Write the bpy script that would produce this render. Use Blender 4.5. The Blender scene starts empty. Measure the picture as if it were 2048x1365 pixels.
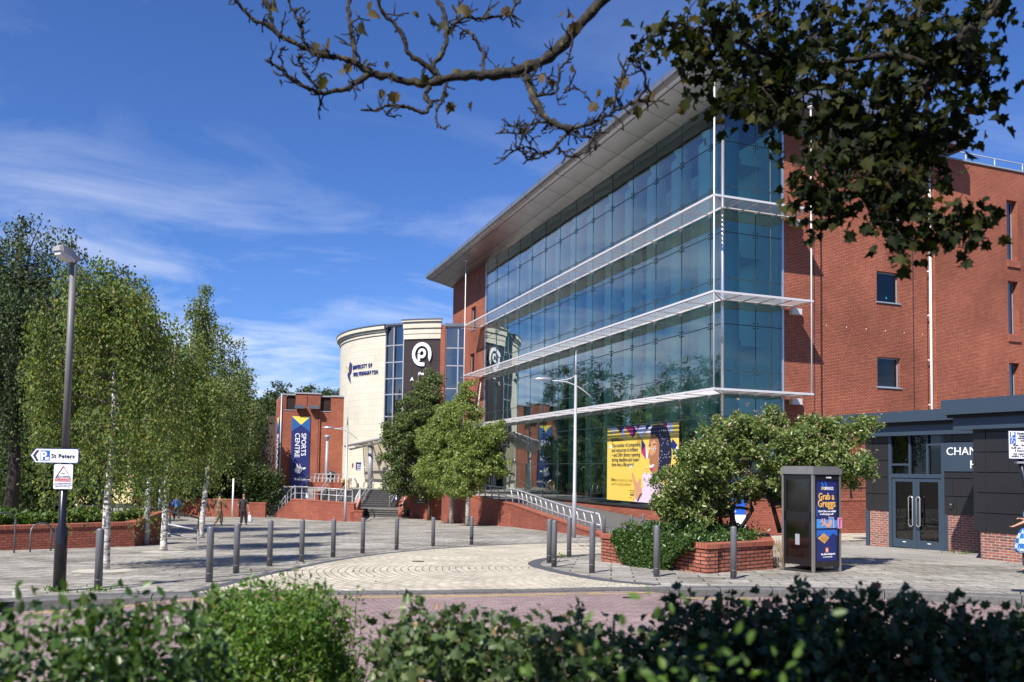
import bpy, math, random
import numpy as np
from mathutils import Vector, Matrix
random.seed(7); rng=np.random.default_rng(11)
scene=bpy.context.scene; COL=scene.collection
# ---------------------------------------------------------------- survey of the place
# world: +Y runs along the glass front of the library, +X along its brick side, camera at the origin,
# lat / dist are metres right of / ahead of the camera position on plan
FL=1670.;CX=1024.;CY=851.;YAW=math.radians(20.49);RO=.0152;PT=math.atan(90/1670.)
f0=np.array([math.sin(YAW),math.cos(YAW),0.]);r0=np.array([math.cos(YAW),-math.sin(YAW),0.]);zz=np.array([0,0,1.])
cf=math.cos(PT)*f0+math.sin(PT)*zz;cu0=-math.sin(PT)*f0+math.cos(PT)*zz
cr=math.cos(RO)*r0+math.sin(RO)*cu0;cu=math.cos(RO)*cu0-math.sin(RO)*r0
def ray(x,y): return cf+(x-CX)/FL*cr-(y-CY)/FL*cu
def onX(x,y,X): v=ray(x,y);return v*(X/v[0])
def onY(x,y,Y): v=ray(x,y);return v*(Y/v[1])
def onD(x,y,D): v=ray(x,y);return v*(D/v.dot(f0))
def sstep(a,b,t):
    k=min(1,max(0,(t-a)/(b-a)));return k*k*(3-2*k)
def G(lat,d):
    return -(1.5+.038*min(d,66)-.008*max(-60,min(60,lat)))+.25*sstep(4,16,lat)*sstep(24,40,d)
def W(lat,d,z=0): 
    p=lat*r0+d*f0;return Vector((p[0],p[1],z))
def WG(lat,d,dz=0): return W(lat,d,G(lat,d)+dz)
def gnd(x,y):
    v=ray(x,y);a=v.dot(r0);b=v.dot(f0);lo=1;hi=300
    for i in range(50):
        m=(lo+hi)/2
        if v[2]/b*m>G(a/b*m,m): lo=m
        else: hi=m
    return (a/b*lo,lo)
def LD(p): return (p[0]*r0[0]+p[1]*r0[1], p[0]*f0[0]+p[1]*f0[1])
def PD(x,y,d): p=onD(x,y,d);return Vector(p)
# ---------------------------------------------------------------- materials
MATS={}
def mat(name,col,rough=.6,metal=0,spec=.5,noise=None,bump=None,nscale=8,emit=None):
    if name in MATS: return MATS[name]
    m=bpy.data.materials.new(name);m.use_nodes=True;nt=m.node_tree;b=nt.nodes['Principled BSDF']
    b.inputs['Base Color'].default_value=(*col,1);b.inputs['Roughness'].default_value=rough
    b.inputs['Metallic'].default_value=metal;b.inputs['Specular IOR Level'].default_value=spec
    if noise:
        tc=nt.nodes.new('ShaderNodeTexCoord');n=nt.nodes.new('ShaderNodeTexNoise');n.inputs['Scale'].default_value=nscale;n.inputs['Detail'].default_value=6
        nt.links.new(tc.outputs['Object'],n.inputs['Vector'])
        mx=nt.nodes.new('ShaderNodeMix');mx.data_type='RGBA'
        mx.inputs['A'].default_value=(*[c*(1-noise) for c in col],1);mx.inputs['B'].default_value=(*[min(1,c*(1+noise)) for c in col],1)
        nt.links.new(n.outputs['Fac'],mx.inputs['Factor']);nt.links.new(mx.outputs['Result'],b.inputs['Base Color'])
        if bump:
            bp=nt.nodes.new('ShaderNodeBump');bp.inputs['Strength'].default_value=bump;bp.inputs['Distance'].default_value=.02
            nt.links.new(n.outputs['Fac'],bp.inputs['Height']);nt.links.new(bp.outputs['Normal'],b.inputs['Normal'])
    MATS[name]=m;return m
class NT:
    def __init__(s,name):
        s.m=bpy.data.materials.new(name);s.m.use_nodes=True;s.t=s.m.node_tree;s.b=s.t.nodes['Principled BSDF'];MATS[name]=s.m
        s.out=s.t.nodes['Material Output']
    def n(s,typ,**kw):
        o=s.t.nodes.new('ShaderNode'+typ)
        for k,v in kw.items():
            if k.startswith('_'): setattr(o,k[1:],v)
            else:
                k2=k.replace('_',' ')
                o.inputs[k2].default_value=v
        return o
    def l(s,a,b): s.t.links.new(a,b)
    def ramp(s,fac,stops):
        r=s.t.nodes.new('ShaderNodeValToRGB');e=r.color_ramp.elements
        while len(e)<len(stops): e.new(.5)
        for i,(p,c) in enumerate(stops): e[i].position=p;e[i].color=(*c,1)
        s.l(fac,r.inputs['Fac']);return r.outputs['Color']
    def mix(s,fac,a,b,blend='MIX'):
        x=s.t.nodes.new('ShaderNodeMix');x.data_type='RGBA';x.blend_type=blend
        for v,k in((fac,'Factor'),(a,'A'),(b,'B')):
            if hasattr(v,'is_linked') or hasattr(v,'links'): s.l(v,x.inputs[k])
            elif isinstance(v,(int,float)): x.inputs[k].default_value=v
            else: x.inputs[k].default_value=(*v,1)
        return x.outputs['Result']
def brickmat(name,c1,c2,mortar,bw=.225,rh=.075,mort=.01,vary=.35,rough=.85,rotz=0,dirt=.2,bump=.35,offset=.5,scale_dirt=.35,squash=None):
    N=NT(name);uv=N.n('UVMap');mp=N.n('Mapping');mp.inputs['Rotation'].default_value=(0,0,rotz);N.l(uv.outputs[0],mp.inputs['Vector'])
    br=N.n('TexBrick',Scale=1.0,Mortar_Size=mort,Mortar_Smooth=.1,Bias=0,Brick_Width=bw,Row_Height=rh)
    br.offset=offset
    br.inputs['Color1'].default_value=(*c1,1);br.inputs['Color2'].default_value=(*c2,1);br.inputs['Mortar'].default_value=(*mortar,1)
    N.l(mp.outputs[0],br.inputs['Vector'])
    # irregular wear
    n1=N.n('TexNoise',Scale=scale_dirt,Detail=6.0,Roughness=.65);N.l(uv.outputs[0],n1.inputs['Vector'])
    n2=N.n('TexNoise',Scale=9.0,Detail=4.0,Roughness=.6);N.l(uv.outputs[0],n2.inputs['Vector'])
    r1=N.ramp(n1.outputs['Fac'],[(.3,(1-dirt,)*3),(.7,(1+dirt*.5,)*3)])
    r2=N.ramp(n2.outputs['Fac'],[(.25,(1-vary*.5,)*3),(.75,(1+vary*.4,)*3)])
    c=N.mix(1.0,br.outputs['Color'],r1,'MULTIPLY');c=N.mix(1.0,c,r2,'MULTIPLY');N.l(c,N.b.inputs['Base Color'])
    N.b.inputs['Roughness'].default_value=rough;N.b.inputs['Specular IOR Level'].default_value=.25
    bp=N.n('Bump',Strength=bump,Distance=.012);bp.invert=True;N.l(br.outputs['Fac'],bp.inputs['Height']);N.l(bp.outputs[0],N.b.inputs['Normal'])
    return N.m
# ---------------------------------------------------------------- mesh builder
ORG={}
class MB:
    def __init__(s): s.v=[];s.f=[];s.sm=[];s.mi=[];s.cur=0
    def face(s,idx,smooth=False): s.f.append(tuple(idx));s.sm.append(smooth);s.mi.append(s.cur)
    def poly(s,pts,smooth=False):
        b=len(s.v);s.v+= [tuple(p) for p in pts];s.face(range(b,b+len(pts)),smooth);return s
    def box(s,x0,x1,y0,y1,z0,z1):
        return s.prism([(x0,y0),(x1,y0),(x1,y1),(x0,y1)],z0,z1)
    def prism(s,pl,z0,z1,top=True):
        # pl: plan points (x,y[,z0,z1])
        n=len(pl);A=sum(pl[i][0]*pl[(i+1)%n][1]-pl[(i+1)%n][0]*pl[i][1] for i in range(n))
        if A<0: pl=pl[::-1]
        b=len(s.v)
        for p in pl: s.v.append((p[0],p[1],p[2] if len(p)>2 else z0))
        for p in pl: s.v.append((p[0],p[1],p[3] if len(p)>3 else z1))
        for i in range(n):
            j=(i+1)%n;s.face((b+i,b+j,b+n+j,b+n+i))
        s.face(range(b+n,b+2*n))
        s.face(tuple(range(b+n-1,b-1,-1)));return s
    def obox(s,c,ax,hx,hy,z0,z1):
        ax=Vector(ax).to_2d().normalized();ay=Vector((-ax.y,ax.x));c=Vector(c).to_2d()
        return s.prism([tuple(c+ax*a*hx+ay*b_*hy) for a,b_ in((-1,-1),(1,-1),(1,1),(-1,1))],z0,z1)
    def wall(s,p,q,t,z0,z1,side=1):
        "wall from p to q (2d), thickness t to the left (side=1) ; z1 may be (za,zb)"
        p=Vector(p).to_2d();q=Vector(q).to_2d();d=(q-p).normalized();n=Vector((-d.y,d.x))*side*t
        za,zb=z1 if isinstance(z1,tuple) else (z1,z1);z0a,z0b=z0 if isinstance(z0,tuple) else (z0,z0)
        return s.prism([(p.x,p.y,z0a,za),(q.x,q.y,z0b,zb),(q.x+n.x,q.y+n.y,z0b,zb),(p.x+n.x,p.y+n.y,z0a,za)],0,0)
    def slab(s,pts,vec,smooth=False):
        "closed solid from planar 3d outline pushed along vec"
        vec=Vector(vec);pts=[Vector(p) for p in pts];n=len(pts);b=len(s.v)
        nrm=Vector((0,0,0))
        for i in range(n): nrm+=pts[i].cross(pts[(i+1)%n])
        if nrm.dot(vec)<0: pts=pts[::-1]
        s.v+=[tuple(p) for p in pts]+[tuple(p+vec) for p in pts]
        for i in range(n):
            j=(i+1)%n;s.face((b+i,b+j,b+n+j,b+n+i),smooth)
        s.face(range(b+n,b+2*n));s.face(tuple(range(b+n-1,b-1,-1)));return s
    def tube(s,pts,rad,n=8,cap=True,smooth=True):
        pts=[Vector(p) for p in pts]
        if not hasattr(rad,'__len__'): rad=[rad]*len(pts)
        b=len(s.v);up=None
        for i,p in enumerate(pts):
            t=(pts[min(i+1,len(pts)-1)]-pts[max(i-1,0)])
            t=t.normalized() if t.length>1e-9 else Vector((0,0,1))
            if up is None:
                up=Vector((0,0,1)) if abs(t.z)<.9 else Vector((1,0,0))
            a=t.cross(up);
            if a.length<1e-4: a=t.cross(Vector((1,0,0)))
            a.normalize();up=a.cross(t).normalized()
            for k in range(n):
                th=2*math.pi*k/n;s.v.append(tuple(p+(a*math.cos(th)+up*math.sin(th))*rad[i]))
        for i in range(len(pts)-1):
            for k in range(n):
                k2=(k+1)%n;s.face((b+i*n+k,b+i*n+k2,b+(i+1)*n+k2,b+(i+1)*n+k)[::-1],smooth)
        if cap:
            s.face([b+k for k in range(n)]);s.face([b+(len(pts)-1)*n+k for k in range(n-1,-1,-1)])
        return s
    def lathe(s,c,prof,n=16,smooth=True):
        "prof list of (r,z) bottom to top about vertical axis at c"
        c=Vector(c);b=len(s.v);m=len(prof)
        for r,z in prof:
            for k in range(n):
                th=2*math.pi*k/n;s.v.append((c.x+r*math.cos(th),c.y+r*math.sin(th),c.z+z))
        for i in range(m-1):
            for k in range(n):
                k2=(k+1)%n;s.face((b+i*n+k,b+i*n+k2,b+(i+1)*n+k2,b+(i+1)*n+k),smooth)
        s.face([b+k for k in range(n-1,-1,-1)]);s.face([b+(m-1)*n+k for k in range(n)]);return s
    def sphere(s,c,r,nu=12,nv=8,sc=(1,1,1)):
        c=Vector(c);b=len(s.v)
        for i in range(nv+1):
            ph=math.pi*i/nv
            for k in range(nu):
                th=2*math.pi*k/nu;s.v.append((c.x+r*sc[0]*math.sin(ph)*math.cos(th),c.y+r*sc[1]*math.sin(ph)*math.sin(th),c.z-r*sc[2]*math.cos(ph)))
        for i in range(nv):
            for k in range(nu):
                k2=(k+1)%nu;s.face((b+i*nu+k,b+i*nu+k2,b+(i+1)*nu+k2,b+(i+1)*nu+k),True)
        return s
    def split(s,name,mats,parent):
        "every loose piece becomes a part of its own"
        par=list(range(len(s.v)))
        def fd(a):
            while par[a]!=a: par[a]=par[par[a]];a=par[a]
            return a
        for f in s.f:
            for i in f[1:]: par[fd(i)]=fd(f[0])
        comp={}
        for k,f in enumerate(s.f): comp.setdefault(fd(f[0]),[]).append(k)
        out=[]
        for ks in comp.values():
            m=MB();mp={}
            for k in ks:
                g=[]
                for i in s.f[k]:
                    if i not in mp: mp[i]=len(m.v);m.v.append(s.v[i])
                    g.append(mp[i])
                m.face(g,s.sm[k])
            out.append(m.build(name,mats,parent))
        return out
    def build(s,name,mats,parent=None,org=None,uv='box',bevel=0):
        if parent is not None: o=ORG.get(parent.name,Vector((0,0,0)))
        else: o=Vector(org) if org is not None else Vector((0,0,0))
        me=bpy.data.meshes.new(name)
        me.from_pydata([(a-o.x,b-o.y,c-o.z) for a,b,c in s.v],[],s.f)
        if not isinstance(mats,(list,tuple)): mats=[mats]
        for m in mats: me.materials.append(m)
        me.polygons.foreach_set('use_smooth',s.sm)
        if max(s.mi,default=0)>0: me.polygons.foreach_set('material_index',s.mi)
        if uv: boxuv(me,o,uv)
        me.update()
        ob=bpy.data.objects.new(name,me);COL.objects.link(ob)
        if parent is not None: ob.parent=parent;ORG[ob.name]=o
        else: ob.location=o;ORG[ob.name]=o
        if bevel:
            bv=ob.modifiers.new('b','BEVEL');bv.width=bevel;bv.segments=2;bv.limit_method='ANGLE'
        return ob
def boxuv(me,o,mode):
    me.update()
    npoly=len(me.polygons);nl=len(me.loops)
    if nl==0: return
    co=np.empty(len(me.vertices)*3);me.vertices.foreach_get('co',co);co=co.reshape(-1,3)+np.array(o)
    vi=np.empty(nl,dtype=np.int32);me.loops.foreach_get('vertex_index',vi)
    nm=np.empty(npoly*3);me.polygons.foreach_get('normal',nm);nm=nm.reshape(-1,3)
    tot=np.empty(npoly,dtype=np.int32);me.polygons.foreach_get('loop_total',tot)
    N=np.repeat(nm,tot,axis=0);P=co[vi]
    uv=np.empty((nl,2))
    flat=np.abs(N[:,2])>.6
    if mode=='ground':
        uv[:,0]=P@r0;uv[:,1]=P@f0
    else:
        h=np.hypot(N[:,0],N[:,1])+1e-9;tx=-N[:,1]/h;ty=N[:,0]/h
        uv[:,0]=tx*P[:,0]+ty*P[:,1];uv[:,1]=P[:,2]
        uv[flat,0]=P[flat,0];uv[flat,1]=P[flat,1]
    l=me.uv_layers.new(name='UVMap');l.data.foreach_set('uv',uv.ravel().astype(np.float32))
def tag(o,label=None,cat=None,group=None,kind=None):
    if label: o['label']=label
    if cat: o['category']=cat
    if group: o['group']=group
    if kind: o['kind']=kind
    return o
def thing(name,loc,label,cat,group=None,local=False,rz=0):
    e=bpy.data.objects.new(name,None);COL.objects.link(e);e.location=loc;e.empty_display_size=.3
    e.rotation_euler=(0,0,rz)
    ORG[e.name]=Vector((0,0,0)) if local else Vector(loc)
    return tag(e,label,cat,group)
def copytree(o,loc,rz=None,label=None,parent=None,scale=None):
    c=o.copy();COL.objects.link(c)
    if parent is None:
        c.location=loc
        if rz is not None: c.rotation_euler=(0,0,rz)
        if scale: c.scale=scale
        if label: c['label']=label
    else: c.parent=parent
    for ch in [x for x in bpy.data.objects if x.parent==o]: copytree(ch,None,parent=c)
    return c
# ---------------------------------------------------------------- text
def textmesh(name,txt,size,mat_,parent,o,ux,uy,align='LEFT',ext=.003,bold=0,spacing=1.0,sx=1.0,line=1.0,shear=0,label=None):
    "text lying in the plane spanned by ux (reading direction) and uy (up); o = baseline origin, world coords"
    cu_=bpy.data.curves.new(name,'FONT');cu_.body=txt;cu_.size=size;cu_.align_x=align;cu_.extrude=ext;cu_.offset=bold;cu_.space_character=spacing;cu_.space_line=line;cu_.shear=shear
    cu_.resolution_u=3
    tmp=bpy.data.objects.new('tmp',cu_);COL.objects.link(tmp)
    dg=bpy.context.evaluated_depsgraph_get();me=bpy.data.meshes.new_from_object(tmp.evaluated_get(dg))
    bpy.data.objects.remove(tmp)
    ux=Vector(ux).normalized();uy=Vector(uy).normalized();nz=ux.cross(uy)
    og=ORG.get(parent.name,Vector((0,0,0))) if parent is not None else Vector((0,0,0))
    o=Vector(o)-og
    M=Matrix(((ux.x*sx,uy.x,nz.x,o.x),(ux.y*sx,uy.y,nz.y,o.y),(ux.z*sx,uy.z,nz.z,o.z),(0,0,0,1)))
    me.transform(M);me.materials.clear();me.materials.append(mat_);me.name=name
    ob=bpy.data.objects.new(name,me);COL.objects.link(ob);ob.parent=parent
    if label: ob['label']=label
    return ob
class Plane:
    "local 2D frame on a flat surface: P(u,v,lift) in world"
    def __init__(s,o,ux,uy): s.o=Vector(o);s.ux=Vector(ux).normalized();s.uy=Vector(uy).normalized();s.n=s.ux.cross(s.uy)
    def P(s,u,v,w=0): return s.o+s.ux*u+s.uy*v+s.n*w
    def poly(s,mb,pts,w,t=None):
        P=[s.P(u,v,w) for u,v in pts]
        if t: mb.slab([p for p in P],s.n*t)
        else: mb.poly(P if area2(pts)>0 else P[::-1])
    def text(s,name,txt,size,m,parent,u,v,w=.004,**kw): return textmesh(name,txt,size,m,parent,s.P(u,v,w),s.ux,s.uy,**kw)
def area2(p): return sum(p[i][0]*p[(i+1)%len(p)][1]-p[(i+1)%len(p)][0]*p[i][1] for i in range(len(p)))
def circ(cx,cy,r,n=20,a0=0,a1=360,ry=None):
    return [(cx+r*math.cos(math.radians(a0+(a1-a0)*i/n)),cy+(ry or r)*math.sin(math.radians(a0+(a1-a0)*i/n))) for i in range(n+(0 if a1-a0==360 else 1))]
# ---------------------------------------------------------------- leaves
def T(*pts,faces): return np.array(pts,float),faces
LEAF=dict(
 rhomb=T((0,0,0),(.34,.45,.07),(0,1,0),(-.34,.45,.07),faces=[(0,1,2),(0,2,3)]),
 oval=T((0,0,0),(.22,.25,.05),(.24,.6,.06),(0,1,-.06),(-.24,.6,.06),(-.22,.25,.05),faces=[(0,1,2,3),(0,3,4,5)]),
 maple=T((0,0,0),(.26,-.08,.08),(.34,.14,.12),(.60,.20,.22),(.44,.42,.14),(.46,.70,.16),(.22,.66,.06),(0,1.05,-.18),(-.22,.66,.06),(-.46,.70,.16),(-.44,.42,.14),(-.60,.20,.22),(-.34,.14,.12),(-.26,-.08,.08),faces=[(0,1,2,3,4),(0,4,5,6,7),(0,7,8,9,10),(0,10,11,12,13)]),
)
def leaves(name,cen,size,kind,m,parent,tip=(0,0,0),tipw=0.,up=.4,szvar=.35,kindstuff=False):
    """one leaf per centre; tip direction = random + tipw*tip ; normal biased up"""
    V,Fc=LEAF[kind];cen=np.asarray(cen,float);n=len(cen);k=len(V)
    t=rng.normal(size=(n,3));t/=np.linalg.norm(t,axis=1)[:,None]
    t=t+tipw*np.asarray(tip);t/=np.linalg.norm(t,axis=1)[:,None]+1e-9
    nn=rng.normal(size=(n,3));nn/=np.linalg.norm(nn,axis=1)[:,None];nn[:,2]=nn[:,2]+up*np.sign(rng.random(n)-.08)
    nn=nn-(nn*t).sum(1)[:,None]*t;nn/=np.linalg.norm(nn,axis=1)[:,None]+1e-9
    a=np.cross(t,nn)
    s=size*(1+szvar*(rng.random(n)*2-1))
    P=(V[None,:,0,None]*a[:,None,:]+V[None,:,1,None]*t[:,None,:]+V[None,:,2,None]*nn[:,None,:])*s[:,None,None]+cen[:,None,:]
    og=ORG.get(parent.name,Vector((0,0,0)));P=P-np.array(og)
    me=bpy.data.meshes.new(name)
    nf=len(Fc);sizes=[len(f) for f in Fc];lp=sum(sizes)
    me.vertices.add(n*k);me.vertices.foreach_set('co',P.reshape(-1).astype(np.float32))
    base=np.concatenate([np.array(f) for f in Fc])
    idx=(base[None,:]+(np.arange(n)*k)[:,None]).reshape(-1)
    me.loops.add(n*lp);me.loops.foreach_set('vertex_index',idx.astype(np.int32))
    st=np.cumsum([0]+sizes[:-1]);ls=(st[None,:]+(np.arange(n)*lp)[:,None]).reshape(-1)
    me.polygons.add(n*nf);me.polygons.foreach_set('loop_start',ls.astype(np.int32))
    me.update(calc_edges=True)
    at=me.attributes.new('tone','FLOAT','POINT');at.data.foreach_set('value',np.repeat(rng.random(n),k).astype(np.float32))
    me.materials.append(m)
    ob=bpy.data.objects.new(name,me);COL.objects.link(ob);ob.parent=parent;ORG[ob.name]=og
    return ob
def leafmat(name,stops,trans=.35,rough=.45,spec=.45):
    N=NT(name);at=N.n('Attribute');at.attribute_name='tone'
    c=N.ramp(at.outputs['Fac'],stops);N.l(c,N.b.inputs['Base Color']);N.b.inputs['Roughness'].default_value=rough
    N.b.inputs['Specular IOR Level'].default_value=spec
    tr=N.n('BsdfTranslucent');c2=N.mix(1.0,c,(1.6,1.7,.5),'MULTIPLY');N.l(c2,tr.inputs['Color'])
    mx=N.n('MixShader');mx.inputs[0].default_value=trans;N.l(N.b.outputs[0],mx.inputs[1]);N.l(tr.outputs[0],mx.inputs[2]);N.l(mx.outputs[0],N.out.inputs['Surface'])
    return N.m
# ---------------------------------------------------------------- material library
M_brick=brickmat('red_brick',(.53,.17,.098),(.40,.118,.07),(.10,.045,.032),mort=.015,vary=.3,dirt=.38,scale_dirt=.22)
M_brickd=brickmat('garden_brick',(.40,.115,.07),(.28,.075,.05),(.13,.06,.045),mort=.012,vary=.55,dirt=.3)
M_planter=brickmat('planter_brick',(.42,.15,.095),(.30,.095,.065),(.045,.025,.02),mort=.014,rh=.082,bw=.3,vary=.5,dirt=.25)
M_hallbrick=brickmat('mottled_brick',(.33,.105,.075),(.15,.06,.055),(.34,.27,.23),mort=.013,vary=.6,dirt=.3)
M_coping=brickmat('brick_coping',(.40,.13,.08),(.32,.095,.06),(.16,.07,.05),bw=.08,rh=.3,mort=.01,vary=.5,dirt=.2)
M_stone=brickmat('cream_ashlar',(.60,.56,.46),(.55,.515,.42),(.42,.39,.32),bw=1.15,rh=.62,mort=.014,vary=.1,dirt=.12,bump=.2,scale_dirt=.2)
M_pave=brickmat('stone_paving',(.41,.385,.34),(.28,.26,.225),(.11,.10,.085),bw=.9,rh=.45,mort=.02,vary=.75,dirt=.5,bump=.4,rotz=.12,scale_dirt=.28)
def spots(m):
    nt=m.node_tree;b=nt.nodes['Principled BSDF'];src=b.inputs['Base Color'].links[0].from_socket;uv=nt.nodes['UV Map']
    v=nt.nodes.new('ShaderNodeTexVoronoi');v.inputs['Scale'].default_value=3.2;nt.links.new(uv.outputs[0],v.inputs['Vector'])
    r=nt.nodes.new('ShaderNodeValToRGB');r.color_ramp.elements[0].position=.045;r.color_ramp.elements[0].color=(.55,.54,.52,1);r.color_ramp.elements[1].position=.075;r.color_ramp.elements[1].color=(1,1,1,1);nt.links.new(v.outputs['Distance'],r.inputs['Fac'])
    n=nt.nodes.new('ShaderNodeTexNoise');n.inputs['Scale'].default_value=.9;n.inputs['Detail'].default_value=8;n.inputs['Roughness'].default_value=.7;nt.links.new(uv.outputs[0],n.inputs['Vector'])
    r2=nt.nodes.new('ShaderNodeValToRGB');r2.color_ramp.elements[0].position=.33;r2.color_ramp.elements[0].color=(.62,.60,.56,1);r2.color_ramp.elements[1].position=.52;r2.color_ramp.elements[1].color=(1,1,1,1);nt.links.new(n.outputs['Fac'],r2.inputs['Fac'])
    for c in(r.outputs[0],r2.outputs[0]):
        x=nt.nodes.new('ShaderNodeMix');x.data_type='RGBA';x.blend_type='MULTIPLY';x.inputs['Factor'].default_value=1;nt.links.new(src,x.inputs['A']);nt.links.new(c,x.inputs['B']);src=x.outputs['Result']
    nt.links.new(src,b.inputs['Base Color'])
spots(M_pave)
M_pave2=brickmat('forecourt_paving',(.36,.34,.31),(.30,.28,.25),(.15,.14,.12),bw=.6,rh=.3,mort=.012,vary=.3,dirt=.3,bump=.2)
M_road=brickmat('pink_pavers',(.33,.245,.235),(.255,.185,.178),(.13,.09,.085),bw=.2,rh=.1,mort=.008,vary=.35,dirt=.3,bump=.35,rotz=-.35,scale_dirt=.5)
M_kerb=mat('kerb_stone',(.115,.11,.105),.8,noise=.45,bump=.5,nscale=14)
M_strip=mat('dark_edging',(.075,.077,.085),.7,noise=.3,bump=.2,nscale=20)
M_asph=mat('asphalt',(.09,.088,.088),.9,noise=.3,bump=.3,nscale=5)
M_earth=mat('earth',(.10,.085,.06),.95,noise=.4,bump=.5,nscale=3)
M_grass=mat('turf',(.07,.11,.03),.95,noise=.4,bump=.5,nscale=6)
M_conc=mat('pale_concrete',(.42,.39,.33),.85,noise=.2,bump=.2,nscale=5)
M_yellow=mat('yellow_paint',(.55,.42,.13),.7,noise=.3,nscale=6)
M_white=mat('white_paint',(.78,.78,.78),.45)
M_wline=mat('road_white',(.7,.7,.68),.7,noise=.2,nscale=7)
M_steel=mat('pale_painted_steel',(.38,.38,.41),.4,.25)
M_rail=mat('galvanised_rail',(.44,.44,.47),.45,.3,noise=.12,nscale=6)
M_boll=mat('bollard_grey',(.135,.135,.145),.42,.2,noise=.15,nscale=12)
M_soff=mat('soffit_metal',(.27,.26,.25),.28,.85,noise=.06,nscale=.8)
M_roof=mat('roof_metal',(.36,.36,.38),.30,.8,noise=.06,nscale=.7)
M_gap=mat('joint_black',(.015,.015,.016),.9)
M_shade=mat('louvre_white',(.62,.60,.61),.4,.1)
M_mull=mat('mullion_dark',(.05,.075,.08),.4,.4)
M_silver=mat('silver_tube',(.58,.58,.6),.25,.7)
M_black=mat('black_gloss',(.012,.012,.014),.25)
M_blackm=mat('black_matt',(.02,.02,.022),.65)
M_slate=mat('slate_blue_metal',(.045,.068,.098),.4,.25,noise=.08,nscale=2)
M_panel=mat('charcoal_panel',(.022,.021,.022),.32,.1,noise=.25,nscale=.7)
M_dkwin=mat('window_grey_frame',(.30,.37,.43),.4,.2)
M_inner=mat('interior_white',(.82,.86,.83),.7)
M_slabi=mat('interior_slab',(.60,.64,.62),.8)
M_innerd=mat('interior_dark',(.04,.06,.06),.8)
M_inteal=mat('interior_pale_column',(.86,.88,.86),.5)
M_dpanel=mat('bronze_panel',(.055,.038,.03),.3,.3,noise=.2,nscale=.6)
M_navy=mat('banner_navy',(.013,.022,.13),.45)
M_sky=mat('banner_blue',(.02,.10,.30),.45)
M_gold=mat('banner_yellow',(.80,.60,.10),.45)
M_pyel=mat('poster_yellow',(.72,.52,.10),.4)
M_mag=mat('poster_magenta',(.42,.03,.15),.45)
M_lil=mat('poster_lilac',(.50,.52,.72),.45)
M_ink=mat('poster_ink',(.012,.014,.04),.45)
M_och=mat('poster_ochre',(.50,.33,.05),.5)
M_skin=mat('skin',(.46,.25,.16),.5,noise=.08,nscale=20)
M_skind=mat('poster_skin',(.36,.155,.075),.5)
M_skinl=mat('poster_skin_light',(.56,.29,.16),.5)
M_pink=mat('poster_pink',(.72,.55,.66),.5)
M_signw=mat('sign_white',(.80,.80,.84),.35)
M_blue=mat('sign_blue',(.015,.10,.50),.35)
M_red=mat('sign_red',(.45,.03,.04),.35)
M_txt=mat('sign_black',(.02,.02,.05),.4)
M_bark=mat('bark',(.11,.085,.06),.95,noise=.5,bump=1,nscale=12)
M_barkd=mat('dark_bark',(.035,.028,.022),.95,noise=.4,bump=1,nscale=14)
M_soil=mat('soil',(.05,.035,.025),1,noise=.4,bump=.8,nscale=8)
M_twig=mat('lichen_twig',(.032,.027,.018),.95,noise=.5,bump=1,nscale=30)
_nt=M_twig.node_tree;_n=_nt.nodes['Noise Texture'];_r=_nt.nodes.new('ShaderNodeValToRGB');_e=_r.color_ramp.elements;_e[0].position=.35;_e[0].color=(.012,.010,.008,1);_e[1].position=.52;_e[1].color=(.024,.019,.013,1);_x=_e.new(.64);_x.color=(.045,.037,.018,1);_x=_e.new(.76);_x.color=(.17,.135,.05,1);_nt.links.new(_n.outputs['Fac'],_r.inputs['Fac']);_nt.links.new(_r.outputs['Color'],_nt.nodes['Principled BSDF'].inputs['Base Color']);_n.inputs['Scale'].default_value=22
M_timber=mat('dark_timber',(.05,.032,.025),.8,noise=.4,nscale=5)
M_lampw=mat('lamp_glass',(.6,.6,.58),.3)
M_green=mat('bin_green',(.012,.05,.035),.45)
M_orng=mat('amber_plastic',(.75,.42,.04),.4)
M_rblind=mat('blind_black',(.03,.03,.035),.6)
# birch bark : white with dark horizontal scars
N=NT('birch_bark');tc=N.n('TexCoord');mp=N.n('Mapping');mp.inputs['Scale'].default_value=(6,6,22);N.l(tc.outputs['Object'],mp.inputs['Vector'])
nz=N.n('TexNoise',Scale=1.0,Detail=5.0,Roughness=.7);N.l(mp.outputs[0],nz.inputs['Vector'])
N.l(N.ramp(nz.outputs['Fac'],[(.36,(.03,.026,.022)),(.46,(.30,.27,.23)),(.54,(.56,.54,.50)),(.8,(.68,.66,.62))]),N.b.inputs['Base Color']);N.b.inputs['Roughness'].default_value=.75
M_birch=N.m
# cobbles : cream setts in fans
N=NT('cream_setts');uv=N.n('UVMap');c0=gnd(1235,1138)
sub=N.n('VectorMath');sub.operation='SUBTRACT';sub.inputs[1].default_value=(c0[0],c0[1],0);N.l(uv.outputs[0],sub.inputs[0])
ln=N.n('VectorMath');ln.operation='LENGTH';N.l(sub.outputs[0],ln.inputs[0])
sp=N.n('SeparateXYZ');N.l(sub.outputs[0],sp.inputs[0])
at=N.n('Math');at.operation='ARCTAN2';N.l(sp.outputs[0],at.inputs[0]);N.l(sp.outputs[1],at.inputs[1])
ml=N.n('Math');ml.operation='MULTIPLY';ml.inputs[1].default_value=5.0;N.l(at.outputs[0],ml.inputs[0])
wb=N.n('TexNoise',Scale=1.3,Detail=2.0);N.l(uv.outputs[0],wb.inputs['Vector'])
wa=N.n('Math');wa.operation='MULTIPLY_ADD';wa.inputs[1].default_value=.10;N.l(wb.outputs['Fac'],wa.inputs[0]);N.l(ln.outputs['Value'],wa.inputs[2])
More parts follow.
